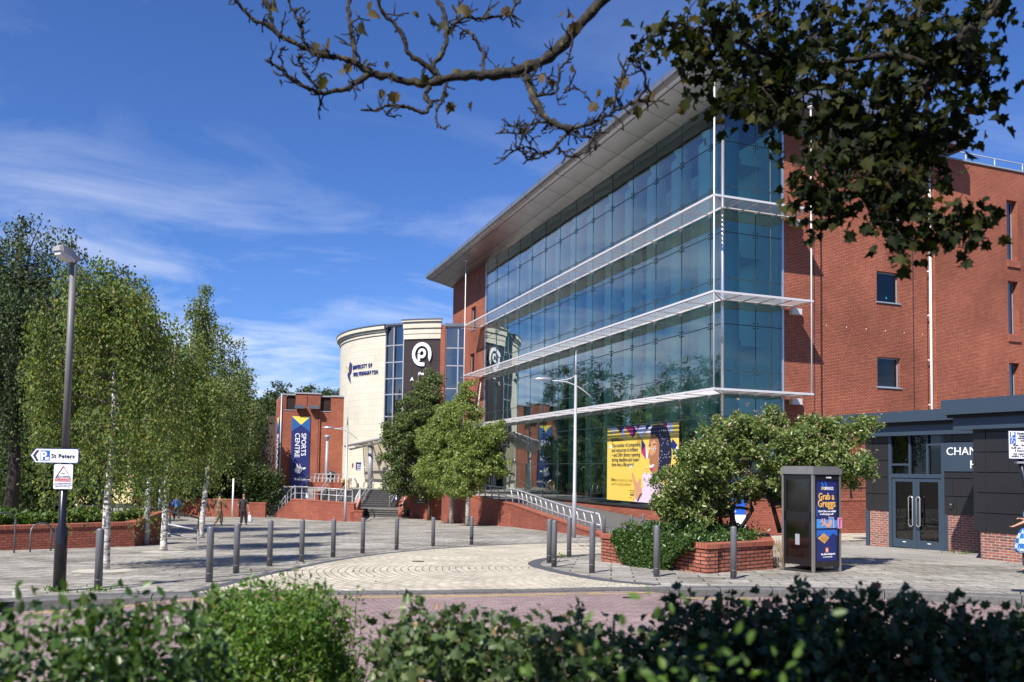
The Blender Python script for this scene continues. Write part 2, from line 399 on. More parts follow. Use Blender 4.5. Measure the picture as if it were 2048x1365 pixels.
cb=N.n('CombineXYZ');N.l(ml.outputs[0],cb.inputs[0]);N.l(wa.outputs[0],cb.inputs[1])
br=N.n('TexBrick',Scale=1.0,Mortar_Size=.011,Mortar_Smooth=.3,Bias=0,Brick_Width=.30,Row_Height=.15)
br.inputs['Color1'].default_value=(.60,.54,.42,1);br.inputs['Color2'].default_value=(.43,.385,.30,1);br.inputs['Mortar'].default_value=(.15,.12,.085,1);N.l(cb.outputs[0],br.inputs['Vector'])
n1=N.n('TexNoise',Scale=.6,Detail=5.0);N.l(uv.outputs[0],n1.inputs['Vector'])
cc=N.mix(1.0,br.outputs['Color'],N.ramp(n1.outputs['Fac'],[(.3,(.78,.78,.78)),(.7,(1.08,1.08,1.08))]),'MULTIPLY')
N.l(cc,N.b.inputs['Base Color']);N.b.inputs['Roughness'].default_value=.85
bp=N.n('Bump',Strength=.6,Distance=.02);bp.invert=True;N.l(br.outputs['Fac'],bp.inputs['Height']);N.l(bp.outputs[0],N.b.inputs['Normal'])
M_setts=N.m
def glassmat(name,tint,base=.06,gain=1.0,ior=1.7,rough=.0,gcol=(1,1,1)):
    N=NT(name);fr=N.n('Fresnel',IOR=ior);ma=N.n('Math');ma.operation='MULTIPLY_ADD';ma.use_clamp=True;ma.inputs[1].default_value=gain;ma.inputs[2].default_value=base;N.l(fr.outputs[0],ma.inputs[0])
    tr=N.n('BsdfTransparent');tr.inputs['Color'].default_value=(*tint,1)
    gl=N.n('BsdfGlossy',Roughness=rough);gl.inputs['Color'].default_value=(*gcol,1)
    tc=N.n('TexCoord');nz=N.n('TexNoise',Scale=.35,Detail=1.0);N.l(tc.outputs['Object'],nz.inputs['Vector'])
    bp=N.n('Bump',Strength=.035,Distance=.25);N.l(nz.outputs['Fac'],bp.inputs['Height']);N.l(bp.outputs[0],gl.inputs['Normal'])
    mx=N.n('MixShader');N.l(ma.outputs[0],mx.inputs[0]);N.l(tr.outputs[0],mx.inputs[1]);N.l(gl.outputs[0],mx.inputs[2]);N.l(mx.outputs[0],N.out.inputs['Surface'])
    return N.m
M_glass=glassmat('teal_curtain_glass',(.60,1.0,.87),base=.03,gain=2.7,ior=1.5,gcol=(.92,1,.98))
M_glass2=glassmat('blue_tower_glass',(.10,.17,.22),base=.08,gain=1.2,ior=1.8)
M_glassc=glassmat('clear_glass',(.80,.84,.82),base=.0,gain=.8,ior=1.5)
M_glassd=glassmat('dim_glass',(.15,.18,.18),base=.02,gain=.9,ior=1.55)
M_kiosk=glassmat('grimy_kiosk_glass',(.70,.68,.62),base=.10,gain=.9,ior=1.5,rough=.12)
LM=dict(
 birch=leafmat('leaf_birch',[(0,(.05,.085,.022)),(.45,(.12,.17,.045)),(.85,(.21,.26,.08)),(.98,(.20,.15,.03)),(1,(.30,.22,.04))],.4,.55,.3),
 birch2=leafmat('leaf_birch_fine',[(0,(.055,.085,.025)),(.5,(.125,.165,.05)),(1,(.22,.25,.09))],.35,.55,.3),
 weep=leafmat('leaf_weeping',[(0,(.02,.035,.014)),(.6,(.05,.075,.028)),(1,(.12,.15,.06))],.25,.55,.3),
 rowan=leafmat('leaf_rowan',[(0,(.11,.155,.04)),(.5,(.20,.26,.075)),(1,(.33,.38,.14))],.4,.45,.4),
 rowand=leafmat('leaf_dark_round',[(0,(.05,.08,.025)),(.5,(.10,.14,.045)),(1,(.19,.22,.08))],.3,.45,.4),
 shrub=leafmat('leaf_shrub',[(0,(.05,.09,.022)),(.5,(.13,.19,.05)),(.85,(.23,.28,.09)),(1,(.32,.32,.14))],.3,.35,.5),
 flower=leafmat('seed_head',[(0,(.25,.17,.10)),(.6,(.36,.27,.16)),(1,(.48,.38,.25))],.15,.9,.1),
 ivy=leafmat('leaf_cover',[(0,(.02,.05,.01)),(.5,(.05,.10,.022)),(1,(.11,.17,.04))],.3,.35,.5),
 laurel=leafmat('leaf_laurel',[(0,(.03,.07,.012)),(.5,(.07,.13,.025)),(1,(.16,.22,.05))],.3,.4,.4),
 bright=leafmat('leaf_bright',[(0,(.05,.11,.02)),(.5,(.12,.21,.04)),(.93,(.2,.31,.07)),(1,(.35,.26,.12))],.45,.4,.4),
 mixed=leafmat('leaf_mixed',[(0,(.035,.065,.02)),(.5,(.08,.125,.045)),(.93,(.17,.22,.09)),(1,(.26,.13,.06))],.3,.42,.4),
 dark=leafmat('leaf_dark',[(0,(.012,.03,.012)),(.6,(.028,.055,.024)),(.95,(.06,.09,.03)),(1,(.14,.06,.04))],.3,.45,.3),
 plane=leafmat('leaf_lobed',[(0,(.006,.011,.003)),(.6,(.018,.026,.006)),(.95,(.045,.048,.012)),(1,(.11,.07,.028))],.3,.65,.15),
 planeb=leafmat('leaf_lobed_brown',[(0,(.03,.03,.01)),(.5,(.07,.06,.02)),(.85,(.12,.08,.04)),(1,(.26,.17,.10))],.35,.6,.2),
 far=leafmat('leaf_far',[(0,(.02,.04,.012)),(.6,(.05,.08,.02)),(1,(.09,.125,.035))],.25,.5,.3),
)
# ---------------------------------------------------------------- ground sheets
kp=[gnd(x,y) for x,y in[(-500,1255),(-200,1226),(0,1204),(200,1196),(400,1191),(650,1188),(900,1186.5),(1290,1179),(1500,1177),(1750,1182),(2048,1196),(2300,1214)]]
kp=[(-20,8.2)]+kp+[(22,9.5)]
KL=[k[0] for k in kp];KDD=[k[1] for k in kp]
def KD(lat): return float(np.interp(lat,KL,KDD))
def drop(lat): # kerb upstand
    a=gnd(330,1192)[0];b=gnd(1290,1180)[0]
    return .022+.125*(1-sstep(a-1.0,a+.6,lat))+.125*sstep(b-.1,b+.9,lat)
def sheet(name,lats,dfun,zf,m,uv='ground'):
    mb=MB();n=None
    for i,la in enumerate(lats):
        ds=dfun(la);n=len(ds)
        for d in ds: mb.v.append(tuple(W(la,d,zf(la,d))))
    for i in range(len(lats)-1):
        for j in range(n-1): mb.face((i*n+j,(i+1)*n+j,(i+1)*n+j+1,i*n+j+1))
    return mb.build(name,m,uv=uv)
far=sheet('ground',[-3000,-800,-300,-120,-60,-30,0,30,60,120,300,800,3000],lambda a:[-400,-60,-20,0,5,20,40,66,120,200,400,1000,4000],lambda a,d:G(a,d)-.30 if d<500 else G(a,d)-.3,M_earth)
tag(far,kind='structure')
lats=[x for x in np.arange(-46,40.1,1.0)]
plz=sheet('plaza_pavement',lats,lambda a:[KD(a)+(x-0)*(1) for x in (.26,1,2,3,4.5,6.5,9,12,16,20,24,27,30,33,36,40,45,51,53.5)]+[110],lambda a,d:G(a,d),M_pave);tag(plz,kind='structure')
rd=sheet('road',[x for x in np.arange(-40,40.1,.5)],lambda a:[5.6,7,8.5,10,max(10.2,KD(a)-1.0),max(10.6,KD(a)+.02)],lambda a,d:G(a,d)-drop(a)-.02*0,M_road);tag(rd,kind='structure')
vg=sheet('planting_bed',[x for x in np.arange(-30,30.1,1)],lambda a:[-12,-3,0,2,4,5.0,5.5],lambda a,d:G(a,d)-.02,M_soil);tag(vg,kind='structure')
# kerb
mb=MB()
s=-19.5
def kpt(l,off=0): return W(l,KD(l)+off,0)
while s<20:
    e=s+.93
    zs=G(s,KD(s));ze=G(e,KD(e))
    a=W(s,KD(s));b=W(e,KD(e));dr=(b-a).normalized();nn=Vector((-dr.y,dr.x,0))*.28;b=b-dr*.012
    q=[a,b,b+nn,a+nn];dz=random.uniform(-.004,.006)
    hs=drop(s);he=drop(e)
    top=[zs+.006+dz,ze+.006+dz,ze+.008+dz,zs+.008+dz];ins=.02
    v=len(mb.v)
    for k,(p,zt,h) in enumerate(zip(q,top,(hs,he,he,hs))):
        mb.v.append((p.x,p.y,zt-h-.25))
    for k,(p,zt) in enumerate(zip(q,top)):
        mb.v.append((p.x,p.y,zt-(ins if k<2 and hs>.05 else 0)))
    i0=nn.normalized()*ins
    for k in range(4): mb.face((v+k,v+(k+1)%4,v+4+(k+1)%4,v+4+k))
    # chamfer
    p0=a+i0;p1=b+i0;mb.v.append((p0.x,p0.y,top[0]));mb.v.append((p1.x,p1.y,top[1]))
    mb.face((v+4,v+5,v+9,v+8));mb.face((v+8,v+9,v+6,v+7))
    s=e
tag(mb.build('kerb',M_kerb),kind='structure')
def drape(name,pts,dz,m,uv='ground',sub=1):
    "polygon (lat,d) laid on the paving"
    import bmesh
    bm=bmesh.new();vs=[bm.verts.new(W(a,b,0)) for a,b in pts];f=bm.faces.new(vs);bmesh.ops.triangulate(bm,faces=[f])
    for _ in range(sub): bmesh.ops.subdivide_edges(bm,edges=bm.edges[:],cuts=2,use_grid_fill=True);
    for v in bm.verts:
        la,d=LD(v.co);v.co.z=G(la,d)+dz
    bmesh.ops.recalc_face_normals(bm,faces=bm.faces)
    if sum(f.normal.z for f in bm.faces)<0: bmesh.ops.reverse_faces(bm,faces=bm.faces)
    me=bpy.data.meshes.new(name);bm.to_mesh(me);bm.free();me.materials.append(m);boxuv(me,Vector((0,0,0)),uv)
    o=bpy.data.objects.new(name,me);COL.objects.link(o);return tag(o,kind='structure')
# setts : crossing + lane running away right
def smooth(pts,it=2):
    for _ in range(it):
        q=[pts[0]]
        for a,b in zip(pts,pts[1:]):
            q.append((a[0]*.75+b[0]*.25,a[1]*.75+b[1]*.25));q.append((a[0]*.25+b[0]*.75,a[1]*.25+b[1]*.75))
        q.append(pts[-1]);pts=q
    return pts
far_edge=smooth([gnd(x,y) for x,y in[(400,1184),(450,1173),(520,1155),(600,1137),(700,1117),(830,1101.5),(1000,1090),(1190,1085.5),(1450,1077),(1700,1066),(1850,1062)]])
near_edge=smooth([gnd(x,y) for x,y in[(1305,1172),(1200,1163),(1110,1147),(1040,1128),(1100,1113),(1220,1107),(1450,1093),(1640,1084),(1870,1076)]],2)
kerbside=[(l,KD(l)+.27) for l in np.linspace(gnd(1305,1175)[0],gnd(395,1188)[0],24)]
drape('cobbled_crossing',far_edge+near_edge[::-1]+kerbside,.004,M_setts,sub=1)
def ribbon(name,line,w,dz,m,both=False):
    mb=MB();P=[Vector(p) for p in line];n=len(P);tot=0
    for i,p in enumerate(P):
        t=(P[min(i+1,n-1)]-P[max(i-1,0)]).normalized();nn=Vector((-t.y,t.x))*w
        for q in(p,p+nn): mb.v.append(tuple(W(q.x,q.y,G(q.x,q.y)+dz)))
    for i in range(n-1): mb.face((2*i,2*i+2,2*i+3,2*i+1))
    o=mb.build(name,m,uv='ground');return tag(o,kind='structure')
ribbon('far_edging_strip',far_edge,.22,.008,M_strip)
ribbon('near_edging_strip',near_edge,-.30,.008,M_strip)
lk=[(l,KD(l)+.285) for l in np.arange(-16,gnd(400,1187)[0]+.1,.5)];ribbon('left_edging_strip',lk,.32,.004,M_strip)
rk=[(l,KD(l)+.285) for l in np.arange(gnd(1310,1172)[0],18,.5)];ribbon('right_edging_strip',rk,.14,.004,M_strip)
# yellow lines, dashes of paint on the pavers
for off in(.28,.44):
    mb=MB();l=-14.0
    while l<gnd(1500,1185)[0]:
        seg=random.uniform(.35,.6);e=min(l+seg,4.2)
        if random.random()>.10:
            q=[(l,KD(l)-off),(e,KD(e)-off),(e,KD(e)-off+.06),(l,KD(l)-off+.06)]
            mb.poly([W(a,b,G(a,b)-drop(a)+.004) for a,b in q])
        l=e+.012
    tag(mb.build('yellow_line',M_yellow,uv='ground'),kind='structure')
mb=MB()
for dx in(0,.16):
    a=gnd(1512,1201);mb.poly([W(a[0]+x+dx,a[1]+y,G(a[0],a[1]+y)-drop(4)+.006) for x,y in[(.22,-.55),(.30,-.55),(.08,.05),(0,.05)]])
tag(mb.build('white_bay_marking',M_wline,uv='ground'),kind='structure')
# drain slots and covers
for i,(x,y,w,h) in enumerate([(1262,1193.5,.26,.07),(836,1124,.28,.10),(1190,1093,1.1,.1)]):
    a=gnd(x,y);o=MB();z0=G(*a)+(.012 if i else -drop(a[0])+.01)
    q=[W(a[0]+u,a[1]+v,G(a[0]+u,a[1]+v)+(.012 if i else -drop(a[0])+.008)) for u,v in((-w/2,-h),(w/2,-h),(w/2,h),(-w/2,h))];o.slab([p-Vector((0,0,.03)) for p in q],(0,0,.03))
    for k in range(5):
        f=k/5+.06;u0=-w/2+w*f
        o.slab([W(a[0]+u0,a[1]-h*.8,z0+.001),W(a[0]+u0+w*.09,a[1]-h*.8,z0+.001),W(a[0]+u0+w*.09,a[1]+h*.8,z0+.001),W(a[0]+u0,a[1]+h*.8,z0+.001)],(0,0,.004))
    ob=o.build('drain_cover',M_gap,org=q[0]);tag(ob,['small dark drain slot in the pink paved road beside the yellow lines','small dark drain cover in the middle of the cream cobbles','long dark drain grating in the cobbles left of the planter'][i],'drain cover')
# tree pit surrounds (pale sanded squares round the birches)
for x,y in((207,1142),(328,1104),(404,1078),(902,1049),(935,1054)):
    a=gnd(x,y);drape('tree_pit',[(a[0]+u,a[1]+v) for u,v in circ(0,0,.62,14)],.005,M_conc,sub=0)
a0=gnd(1660,1098);
drape('hall_forecourt',[gnd(1640,1082),gnd(1655,1108),gnd(1760,1116),gnd(1900,1126),gnd(1990,1134),(13.9,23.2),(13.9,28),(14,31),(11,32.5)],.006,M_pave2,sub=0)
# ---------------------------------------------------------------- ramp, terrace
DECK=-1.95
def rampz(d): return G(3.9,36.5)+.02+(DECK-G(3.9,36.5))*sstep(36,57,d)
RW=[(3.95,36.3),(1.9,43.8),(.0,51.3),(-2.72,56.4),(-5.2,63.0),(-8.3,68.4)]   # foot of ramp wall
plin=[]
mb=MB()
pr=[]
for i in range(31):
    t=i/30;d=36.3+(56.4-36.3)*t
    la=float(np.interp(d,[p[1] for p in RW],[p[0] for p in RW]))+.25
    # matching point on plinth line X=23.25
    Y=31+ (60-31)*t
    q=Vector((23.34,Y,0));pr.append((W(la,d,0),q,rampz(d)))
for a,b,z in pr:
    mb.v.append((a.x,a.y,z));mb.v.append((b.x,b.y,z))
for i in range(30): mb.face((2*i,2*i+1,2*i+3,2*i+2))
tag(mb.build('entrance_ramp',M_asph,uv='ground'),kind='structure')
a,b,z=pr[-1]
tb=MB();tp=[W(-2.2,56.6),Vector((23.34,60,0)),Vector((23.34,76.5,0)),W(-5,92),W(-19.5,92),W(-24,88),W(-24,79.4),W(-16.4,76.9),W(-10.2,78.6),W(-8.3,77.5),W(-7.9,69.2),W(-5.0,67.0),W(-4.5,63.4)]
tb.prism([(p.x,p.y) for p in tp],DECK-2.6,DECK)
tag(tb.build('entrance_terrace',M_pave2,uv='ground'),kind='structure')
# ---------------------------------------------------------------- library
XG=23.4;YG=33.85;YL=69.65;YB=80.05;XR=26.96;XP=36.35;ZB=-1.97;ZT=18.37
lib=thing('library',(XG,YG,-2.6),'four storey red brick library with a tall teal glass front and overhanging grey metal roof','building')
def soff(X): # underside height of the roof wing
    return float(np.interp(X,[21.21,22.5,23.4,24.5,33.6,37.8],[18.94,18.62,18.37,18.30,17.80,17.48]))
# shell --------------------------------------------------
mb=MB()
mb.box(XG+.02,XG+.4,YG-.4+.42,YL,-4.6,ZB-.02)                     # plinth under the glass
mb.box(XG+.02,XR,YG,YG+.3,-4.6,ZB-.02)
mb.build('plinth',M_brick,lib)
mb=MB();mb.box(XG-.06,XG+.3,YG-.06,YL,ZB-.02,ZB+.06);mb.box(XG+.3,XR+.02,YG-.06,YG+.3,ZB-.02,ZB+.06);mb.build('sill_rail',M_gap,lib)
# left brick wall with two windows and a doorway level window
def wallholes(p,q,z0,z1,holes,th=.3,out=1):
    "brick wall as boxes round rectangular holes; holes (s0,s1,za,zb) along p->q"
    m=MB();p=Vector(p);q=Vector(q);L=(q-p).length;d=(q-p)/L
    cuts=sorted({0,L,*[h[0] for h in holes],*[h[1] for h in holes]})
    for a,b in zip(cuts,cuts[1:]):
        hs=sorted([h for h in holes if h[0]<=a+1e-6 and h[1]>=b-1e-6],key=lambda h:h[2]);z=z0
        for h in hs: 
            m.wall(p+d*a,p+d*b,th,z,h[2],out);z=h[3]
        m.wall(p+d*a,p+d*b,th,z,z1,out)
    return m
# left part of the west front: runs from YL to YB at X=XG (thickness inward +X)
lw=[(72.55-YL,73.95-YL,12.95,15.1),(72.75-YL,74.15-YL,8.85,10.75),(72.75-YL,74.15-YL,4.4,6.3)]
m=wallholes((XG,YL),(XG,YB),-4.6,ZT+.05,lw,.3,-1);m.box(XG+.3,XG+14,YB-.3,YB,-4.6,ZT-.2)
m.build('brick_wall',M_brick,lib)
def window(X,ya,yb,z0,z1,axis='X',parent=lib,fr=.07,dep=.18,blind=True):
    "casement in a wall; axis X: wall faces -X, axis Y: wall faces -Y (ya,yb are X values, X is the Y value)"
    def B(mb,a,b,c,d,e,f):
        if axis=='X': mb.box(a,b,c,d,e,f)
        else: mb.box(c,d,a,b,e,f)
    w=MB();x0=X+dep;B(w,x0,x0+.07,ya,yb,z0,z0+fr);B(w,x0,x0+.07,ya,yb,z1-fr,z1);B(w,x0,x0+.07,ya,ya+fr,z0+fr,z1-fr);B(w,x0,x0+.07,yb-fr,yb,z0+fr,z1-fr)
    wo=w.build('window',M_dkwin,parent)
    s=MB();B(s,X-.06,x0,ya-.06,yb+.06,z0-.05,z0+.012);s.build('sill',M_dkwin,wo)
    g=MB();g2=.03
    if axis=='X': g.poly([(x0+.03,yb-fr,z0+fr),(x0+.03,ya+fr,z0+fr),(x0+.03,ya+fr,z1-fr),(x0+.03,yb-fr,z1-fr)])
    else: g.poly([(ya+fr,x0+.03,z0+fr),(yb-fr,x0+.03,z0+fr),(yb-fr,x0+.03,z1-fr),(ya+fr,x0+.03,z1-fr)])
    g.build('pane',M_glassd,wo)
    # dark room behind and a pale reveal
    r=MB();B(r,x0+1.2,x0+1.25,ya-.3,yb+.3,z0-.3,z1+.3)
    r.build('room_back',M_gap,wo)
    return wo
for s0,s1,a,b in lw: window(XG,YL+s0,YL+s1,a,b)
# south (right hand) brick wall
hw=[(32.9-XR,34.45-XR,9.1,10.72),(32.9-XR,34.45-XR,4.62,6.2),(32.9-XR,34.45-XR,13.6,15.2)]
m=wallholes((XR,YG),(XP,YG),-4.4,17.75,hw,.3,1)
m.build('brick_wall',M_brick,lib)
for s0,s1,a,b in hw: window(YG,XR+s0,XR+s1,a,b,'Y')
j=MB();j.box(28.84,28.88,YG-.004,YG,-3,17.6);j.box(35.36,35.41,YG-.004,YG,-3,17.4);j.box(XG-.004,XG,71.6,71.64,-3,18.2);j.split('movement_joint',M_gap,lib)
b=MB()
for k in range(6): b.box(29.6+1.28*k,29.625+1.28*k,YG-.02,YG,7.56,7.62)
b.split('wall_fixing',M_white,lib)
# pale return strip at the glass edge, metal band above the brick
j=MB();j.box(XR-.10,XR+.0,YG-.05,YG+.2,ZB,17.9);j.box(XG-.05,XG+.2,YL,YL+.10,ZB,ZT);j.split('edge_trim',M_silver,lib)
p=MB();p.box(XR+.0,36.4,YG-.03,YG+.2,17.2,18.0);p.build('fascia_band',M_roof,lib)
# back/east body
m=MB();m.box(XP,XP+.3,YG+.3,60,-4,17.3);m.build('brick_wall',M_brick,lib)
# right wing, stands 0.25 forward
rw=[(41.95-36.6,42.75-36.6,12.2,15.6),(41.95-36.6,42.75-36.6,8.0,11.0),(41.95-36.6,42.75-36.6,3.3,6.4),(46.2-36.6,47-36.6,12.2,15.6),(46.2-36.6,47-36.6,8.0,11.0),(46.2-36.6,47-36.6,3.3,6.4)]
m=wallholes((36.62,33.55),(56,33.55),-4.4,17.3,rw,.5,1);m.box(36.62,36.92,34.05,60,-4.4,17.3);m.build('wing_wall',M_brick,lib)
cp=MB();cp.box(36.55,56.1,33.47,34.15,17.3,17.38);cp.build('coping',M_dkwin,lib)
sl=MB()
for a,b,c,d in rw: sl.box(36.62+a-.05,36.62+b+.1,33.47,33.6,c-.42,c-.06)
sl.split('brick_sill',M_coping,lib)
for a,b,c,d in rw:
    w=MB();w.box(36.62+a,36.62+a+.05,33.9,33.95,c,d);w.box(36.62+b-.05,36.62+b,33.9,33.95,c,d);w.box(36.62+a+.05,36.62+b-.05,33.9,33.95,c,c+.05);w.box(36.62+a+.05,36.62+b-.05,33.9,33.95,d-.05,d)
    wo=w.build('window',M_och if False else M_dkwin,lib)
    g=MB();g.poly([(36.62+a,33.93,c),(36.62+b,33.93,c),(36.62+b,33.93,d),(36.62+a,33.93,d)]);g.build('pane',M_glassd,wo)
    r=MB();r.box(36.62+a-.2,36.62+b+.2,34.6,34.65,c-.2,d+.2);r.build('room_back',M_gap,wo)
dp=MB();dp.tube([(36.45,YG-.14,17.2),(36.45,YG-.14,-2.6)],.065,10)
for z in np.arange(-1,17,2.4): dp.box(36.36,36.54,YG-.10,YG,z,z+.06)
dp.build('drainpipe',M_white,lib)
rl=MB()
for X in np.arange(37.5,56,2.2): rl.tube([(X,34.2,17.35),(X,34.2,18.15)],.03,6)
rl.tube([(37,34.2,18.15),(56,34.2,18.15)],.03,6);rl.build('roof_rail',M_rail,lib)
# roof wing --------------------------------------------------
ys0,ys1=32.4,80.75
under=[(22.5,18.62),(23.4,18.37),(24.5,18.30),(33.6,17.80),(37.8,17.48)]
topp=[(37.8,18.57),(32.3,19.12),(27,19.45),(23,19.72),(21.6,19.77)]
nose=[(21.6,19.77),(21.25,19.72),(20.95,19.63),(20.77,19.52),(20.69,19.37),(20.70,19.21),(20.80,19.06),(20.98,18.96),(21.21,18.925)]
def ruled(pr,ya,yb,m,name,smooth=True,lo=None):
    mb=MB();n=len(pr);k=int((yb-ya)/2.0)+1
    for i in range(k+1):
        y=ya+(yb-ya)*i/k
        for X,Z in pr: mb.v.append((X,y,Z))
    for i in range(k):
        for j in range(n-1): mb.face((i*n+j,(i+1)*n+j,(i+1)*n+j+1,i*n+j+1)[::-1],smooth)
    return mb
mb=ruled(topp+nose[1:],ys0,ys1,M_roof,'roof');mb.poly([(x,ys0,z) for x,z in (topp+nose[1:]+under)]);mb.poly([(x,ys1,z) for x,z in (topp+nose[1:]+under)[::-1]])
mb.build('roof',M_roof,lib)
# soffit panels: individual dished panels with open joints
def soffpan(name,xa,xb,za,zb,y0,y1,step,skip=0):
    mb=MB();y=y0
    while y<y1-.05:
        e=min(y+step,y1);g=.018
        nx,ny=5,5;base=len(mb.v)
        for i in range(nx+1):
            for jj in range(ny+1):
                u=i/nx;v=jj/ny;X=xa+g+(xb-xa-2*g)*u;Y=y+g+(e-y-2*g)*v;Z=za+(zb-za)*u-.012*math.sin(math.pi*u)*math.sin(math.pi*v)
                mb.v.append((X,Y,Z))
        for i in range(nx):
            for jj in range(ny):
                a=base+i*(ny+1)+jj;mb.face((a,a+1,a+ny+2,a+ny+1),True)
        y=e
    return mb.build(name,M_soff,lib)
soffpan('soffit_panels',21.24,22.5,18.94,18.62,ys0,ys1,2.65);soffpan('soffit_panels',22.5,23.4,18.62,18.37,ys0,ys1,2.65)
mb=MB();mb.poly([(21.2,ys0,18.97),(21.2,ys1,18.97),(22.5,ys1,18.65),(22.5,ys0,18.65)]);mb.poly([(22.5,ys0,18.65),(22.5,ys1,18.65),(23.4,ys1,18.4),(23.4,ys0,18.4)]);mb.build('soffit_backing',M_gap,lib)
mb=MB();X=23.4
while X<37.7:
    e=min(X+2.65,37.8);mb.poly([(X+.015,ys0,soff(X)),(X+.015,YG+.5,soff(X)),(e-.015,YG+.5,soff(e)),(e-.015,ys0,soff(e))]);X=e
mb.poly([(36.4,YG+.5,17.55),(36.4,ys1,17.55),(37.8,ys1,17.48),(37.8,YG+.5,17.48)])
mb.build('soffit_panels',M_soff,lib)
mb=MB();mb.poly([(23.4,ys0,18.4),(23.4,YG+.6,18.4),(37.8,YG+.6,17.52),(37.8,ys0,17.52)]);mb.build('soffit_backing',M_gap,lib)
mb=MB()
for Y in np.arange(ys0+2.65,ys1,2.65):
    mb.tube([(x,Y,z) for x,z in nose],.012,4,cap=False)
mb.tube([(21.215,ys0,18.93),(21.215,ys1,18.93)],.028,6)
mb.split('nose_joint',M_gap,lib)
# curtain wall ------------------------------------------------
MUL=[34.87+2.65*k for k in range(14)]
ROW=[ZB+.06,.50,2.74,4.96,7.22,9.46,11.72,13.98,16.22,ZT]
g=MB()
def pane(a,b,c,d,ax):
    t=[random.gauss(0,.0022) for _ in range(4)]
    q=[(a,c),(b,c),(b,d),(a,d)]
    if ax=='X': g.poly([(XG+t[0]+(t[1] if i in(1,2) else 0)+(t[2] if i>1 else 0),y,z) for i,(y,z) in enumerate(q)][::-1])
    else: g.poly([(x,YG+t[0]+(t[1] if i in(1,2) else 0)+(t[2] if i>1 else 0),z) for i,(x,z) in enumerate(q)])
ye=[YG]+MUL[:13]+[YL]
for a,b in zip(ye,ye[1:]):
    for c,d in zip(ROW,ROW[1:]): pane(a,b,c,d-(.02 if d==ROW[-1] else 0),'X')
g.build('glass_wall',M_glass,lib)
g=MB()
for a,b in((XG,25.3),(25.3,XR-.1)):
    for c,d in zip(ROW,ROW[1:]): pane(a,b,c,min(d,18.22),'Y')
g.build('glass_wall',M_glass,lib)
mb=MB()
for Y in MUL: mb.box(XG-.014,XG-.002,Y-.026,Y+.026,ZB+.06,ZT-.03)
mb.box(XG-.012,XG-.002,67.1,67.13,9.6,ZT-.03)
for X in(25.3,): mb.box(X-.018,X+.018,YG-.012,YG-.002,ZB+.06,18.2)
mb.build('vertical_joints',M_mull,lib)
mb=MB()
for z in ROW[1:-1]:
    mb.box(XG-.022,XG-.003,YG+.05,YL,z-.022,z+.022);mb.box(XG+.05,XR-.1,YG-.022,YG-.003,z-.022,z+.022)
mb.build('horizontal_joints',M_mull,lib)
mb=MB()
for z in ROW[1:-1]:
    for Y in MUL:
        for a in(-.12,.12):
            for b_ in(-.12,.12): mb.tube([(XG-.05,Y+a,z+b_),(XG-.003,Y+a,z+b_)],.035,6)
        mb.tube([(XG+.1,Y-.12,z-.12),(XG+.1,Y+.12,z+.12)],.02,4);mb.tube([(XG+.1,Y-.12,z+.12),(XG+.1,Y+.12,z-.12)],.02,4)
    for a in(-.12,.12):
        for b_ in(-.12,.12): mb.tube([(25.3+a,YG-.05,z+b_),(25.3+a,YG-.003,z+b_)],.035,6)
tag(mb.build('spider_bolts',M_mull,lib),kind='stuff')
mb=MB();mb.tube([(XG-.02,YG-.02,ZB),(XG-.02,YG-.02,ZT-.05)],.075,12);mb.build('corner_post',M_silver,lib)
# interior ----------------------------------------------------
mb=MB()
for z in(2.35,6.85,11.4,16.25):
    mb.box(XG+2.2,36,YG+1.6,79.5,z-.35,z)
mb.box(XG+.35,36,YG+.35,79.5,-2.3,-1.99);mb.split('floor_slab',M_slabi,lib)
mb=MB();mb.box(29.5,29.7,YG+.5,79.4,-1.99,17.3);mb.build('back_wall',M_innerd,lib)
mb=MB();mb.box(XR-.03,XR+.25,YG+.31,YG+12,-1.98,17.5);mb.box(XG+.35,31,YL-.05,YL+.2,-1.98,17.6);mb.split('end_wall',M_inner,lib)
for Y in [36.2+2.65*k for k in range(13)]:
    c=MB();c.tube([(XG+.78,Y,-1.99),(XG+.78,Y,16.9),(XG+.78,Y,17.2),(XG+.78,Y,17.6)],[.54,.54,.25,.4],20)
    c.build('interior_column',M_inteal,lib)
c=MB();c.tube([(24.75,35.1,-1.99),(24.75,35.1,17.4)],.40,20);c.build('interior_column',mat('corner_column_teal',(.16,.27,.28),.5),lib)
mb=MB()   # white blinds and partitions set back from the glass
for fl,(za,zb_) in enumerate(((-1.9,1.85),(2.4,6.35),(6.9,10.9),(11.45,15.75))):
    for k in range(13):
        Y=35.2+2.65*k
        hgt=[.95,.9,.95,.97][fl]
        if (k+fl)%4==0: mb.box(XG+5.6,XG+5.64,Y+.1,Y+1.6,zb_-1.2,zb_)
        if fl<2 and (k*2+fl)%5<2: mb.box(XG+3.4,XG+4.2,Y+.3,Y+.9,za,za+1.5)
mb.split('blind',M_inner,lib)
mb=MB()   # white glazed screens of the lower floors: frames
for Y in [35.0+2.65*k for k in range(13)]:
    for z in(.6,1.0,1.4,1.8):
        mb.box(XG+2.2,XG+2.24,Y+1.35,Y+2.45,z,z+.3)
    for z in(4.6,5.1,5.6,6.1):
        mb.box(XG+2.2,XG+2.24,Y+1.35,Y+2.45,z,z+.38)
mb.split('screen',M_inner,lib)
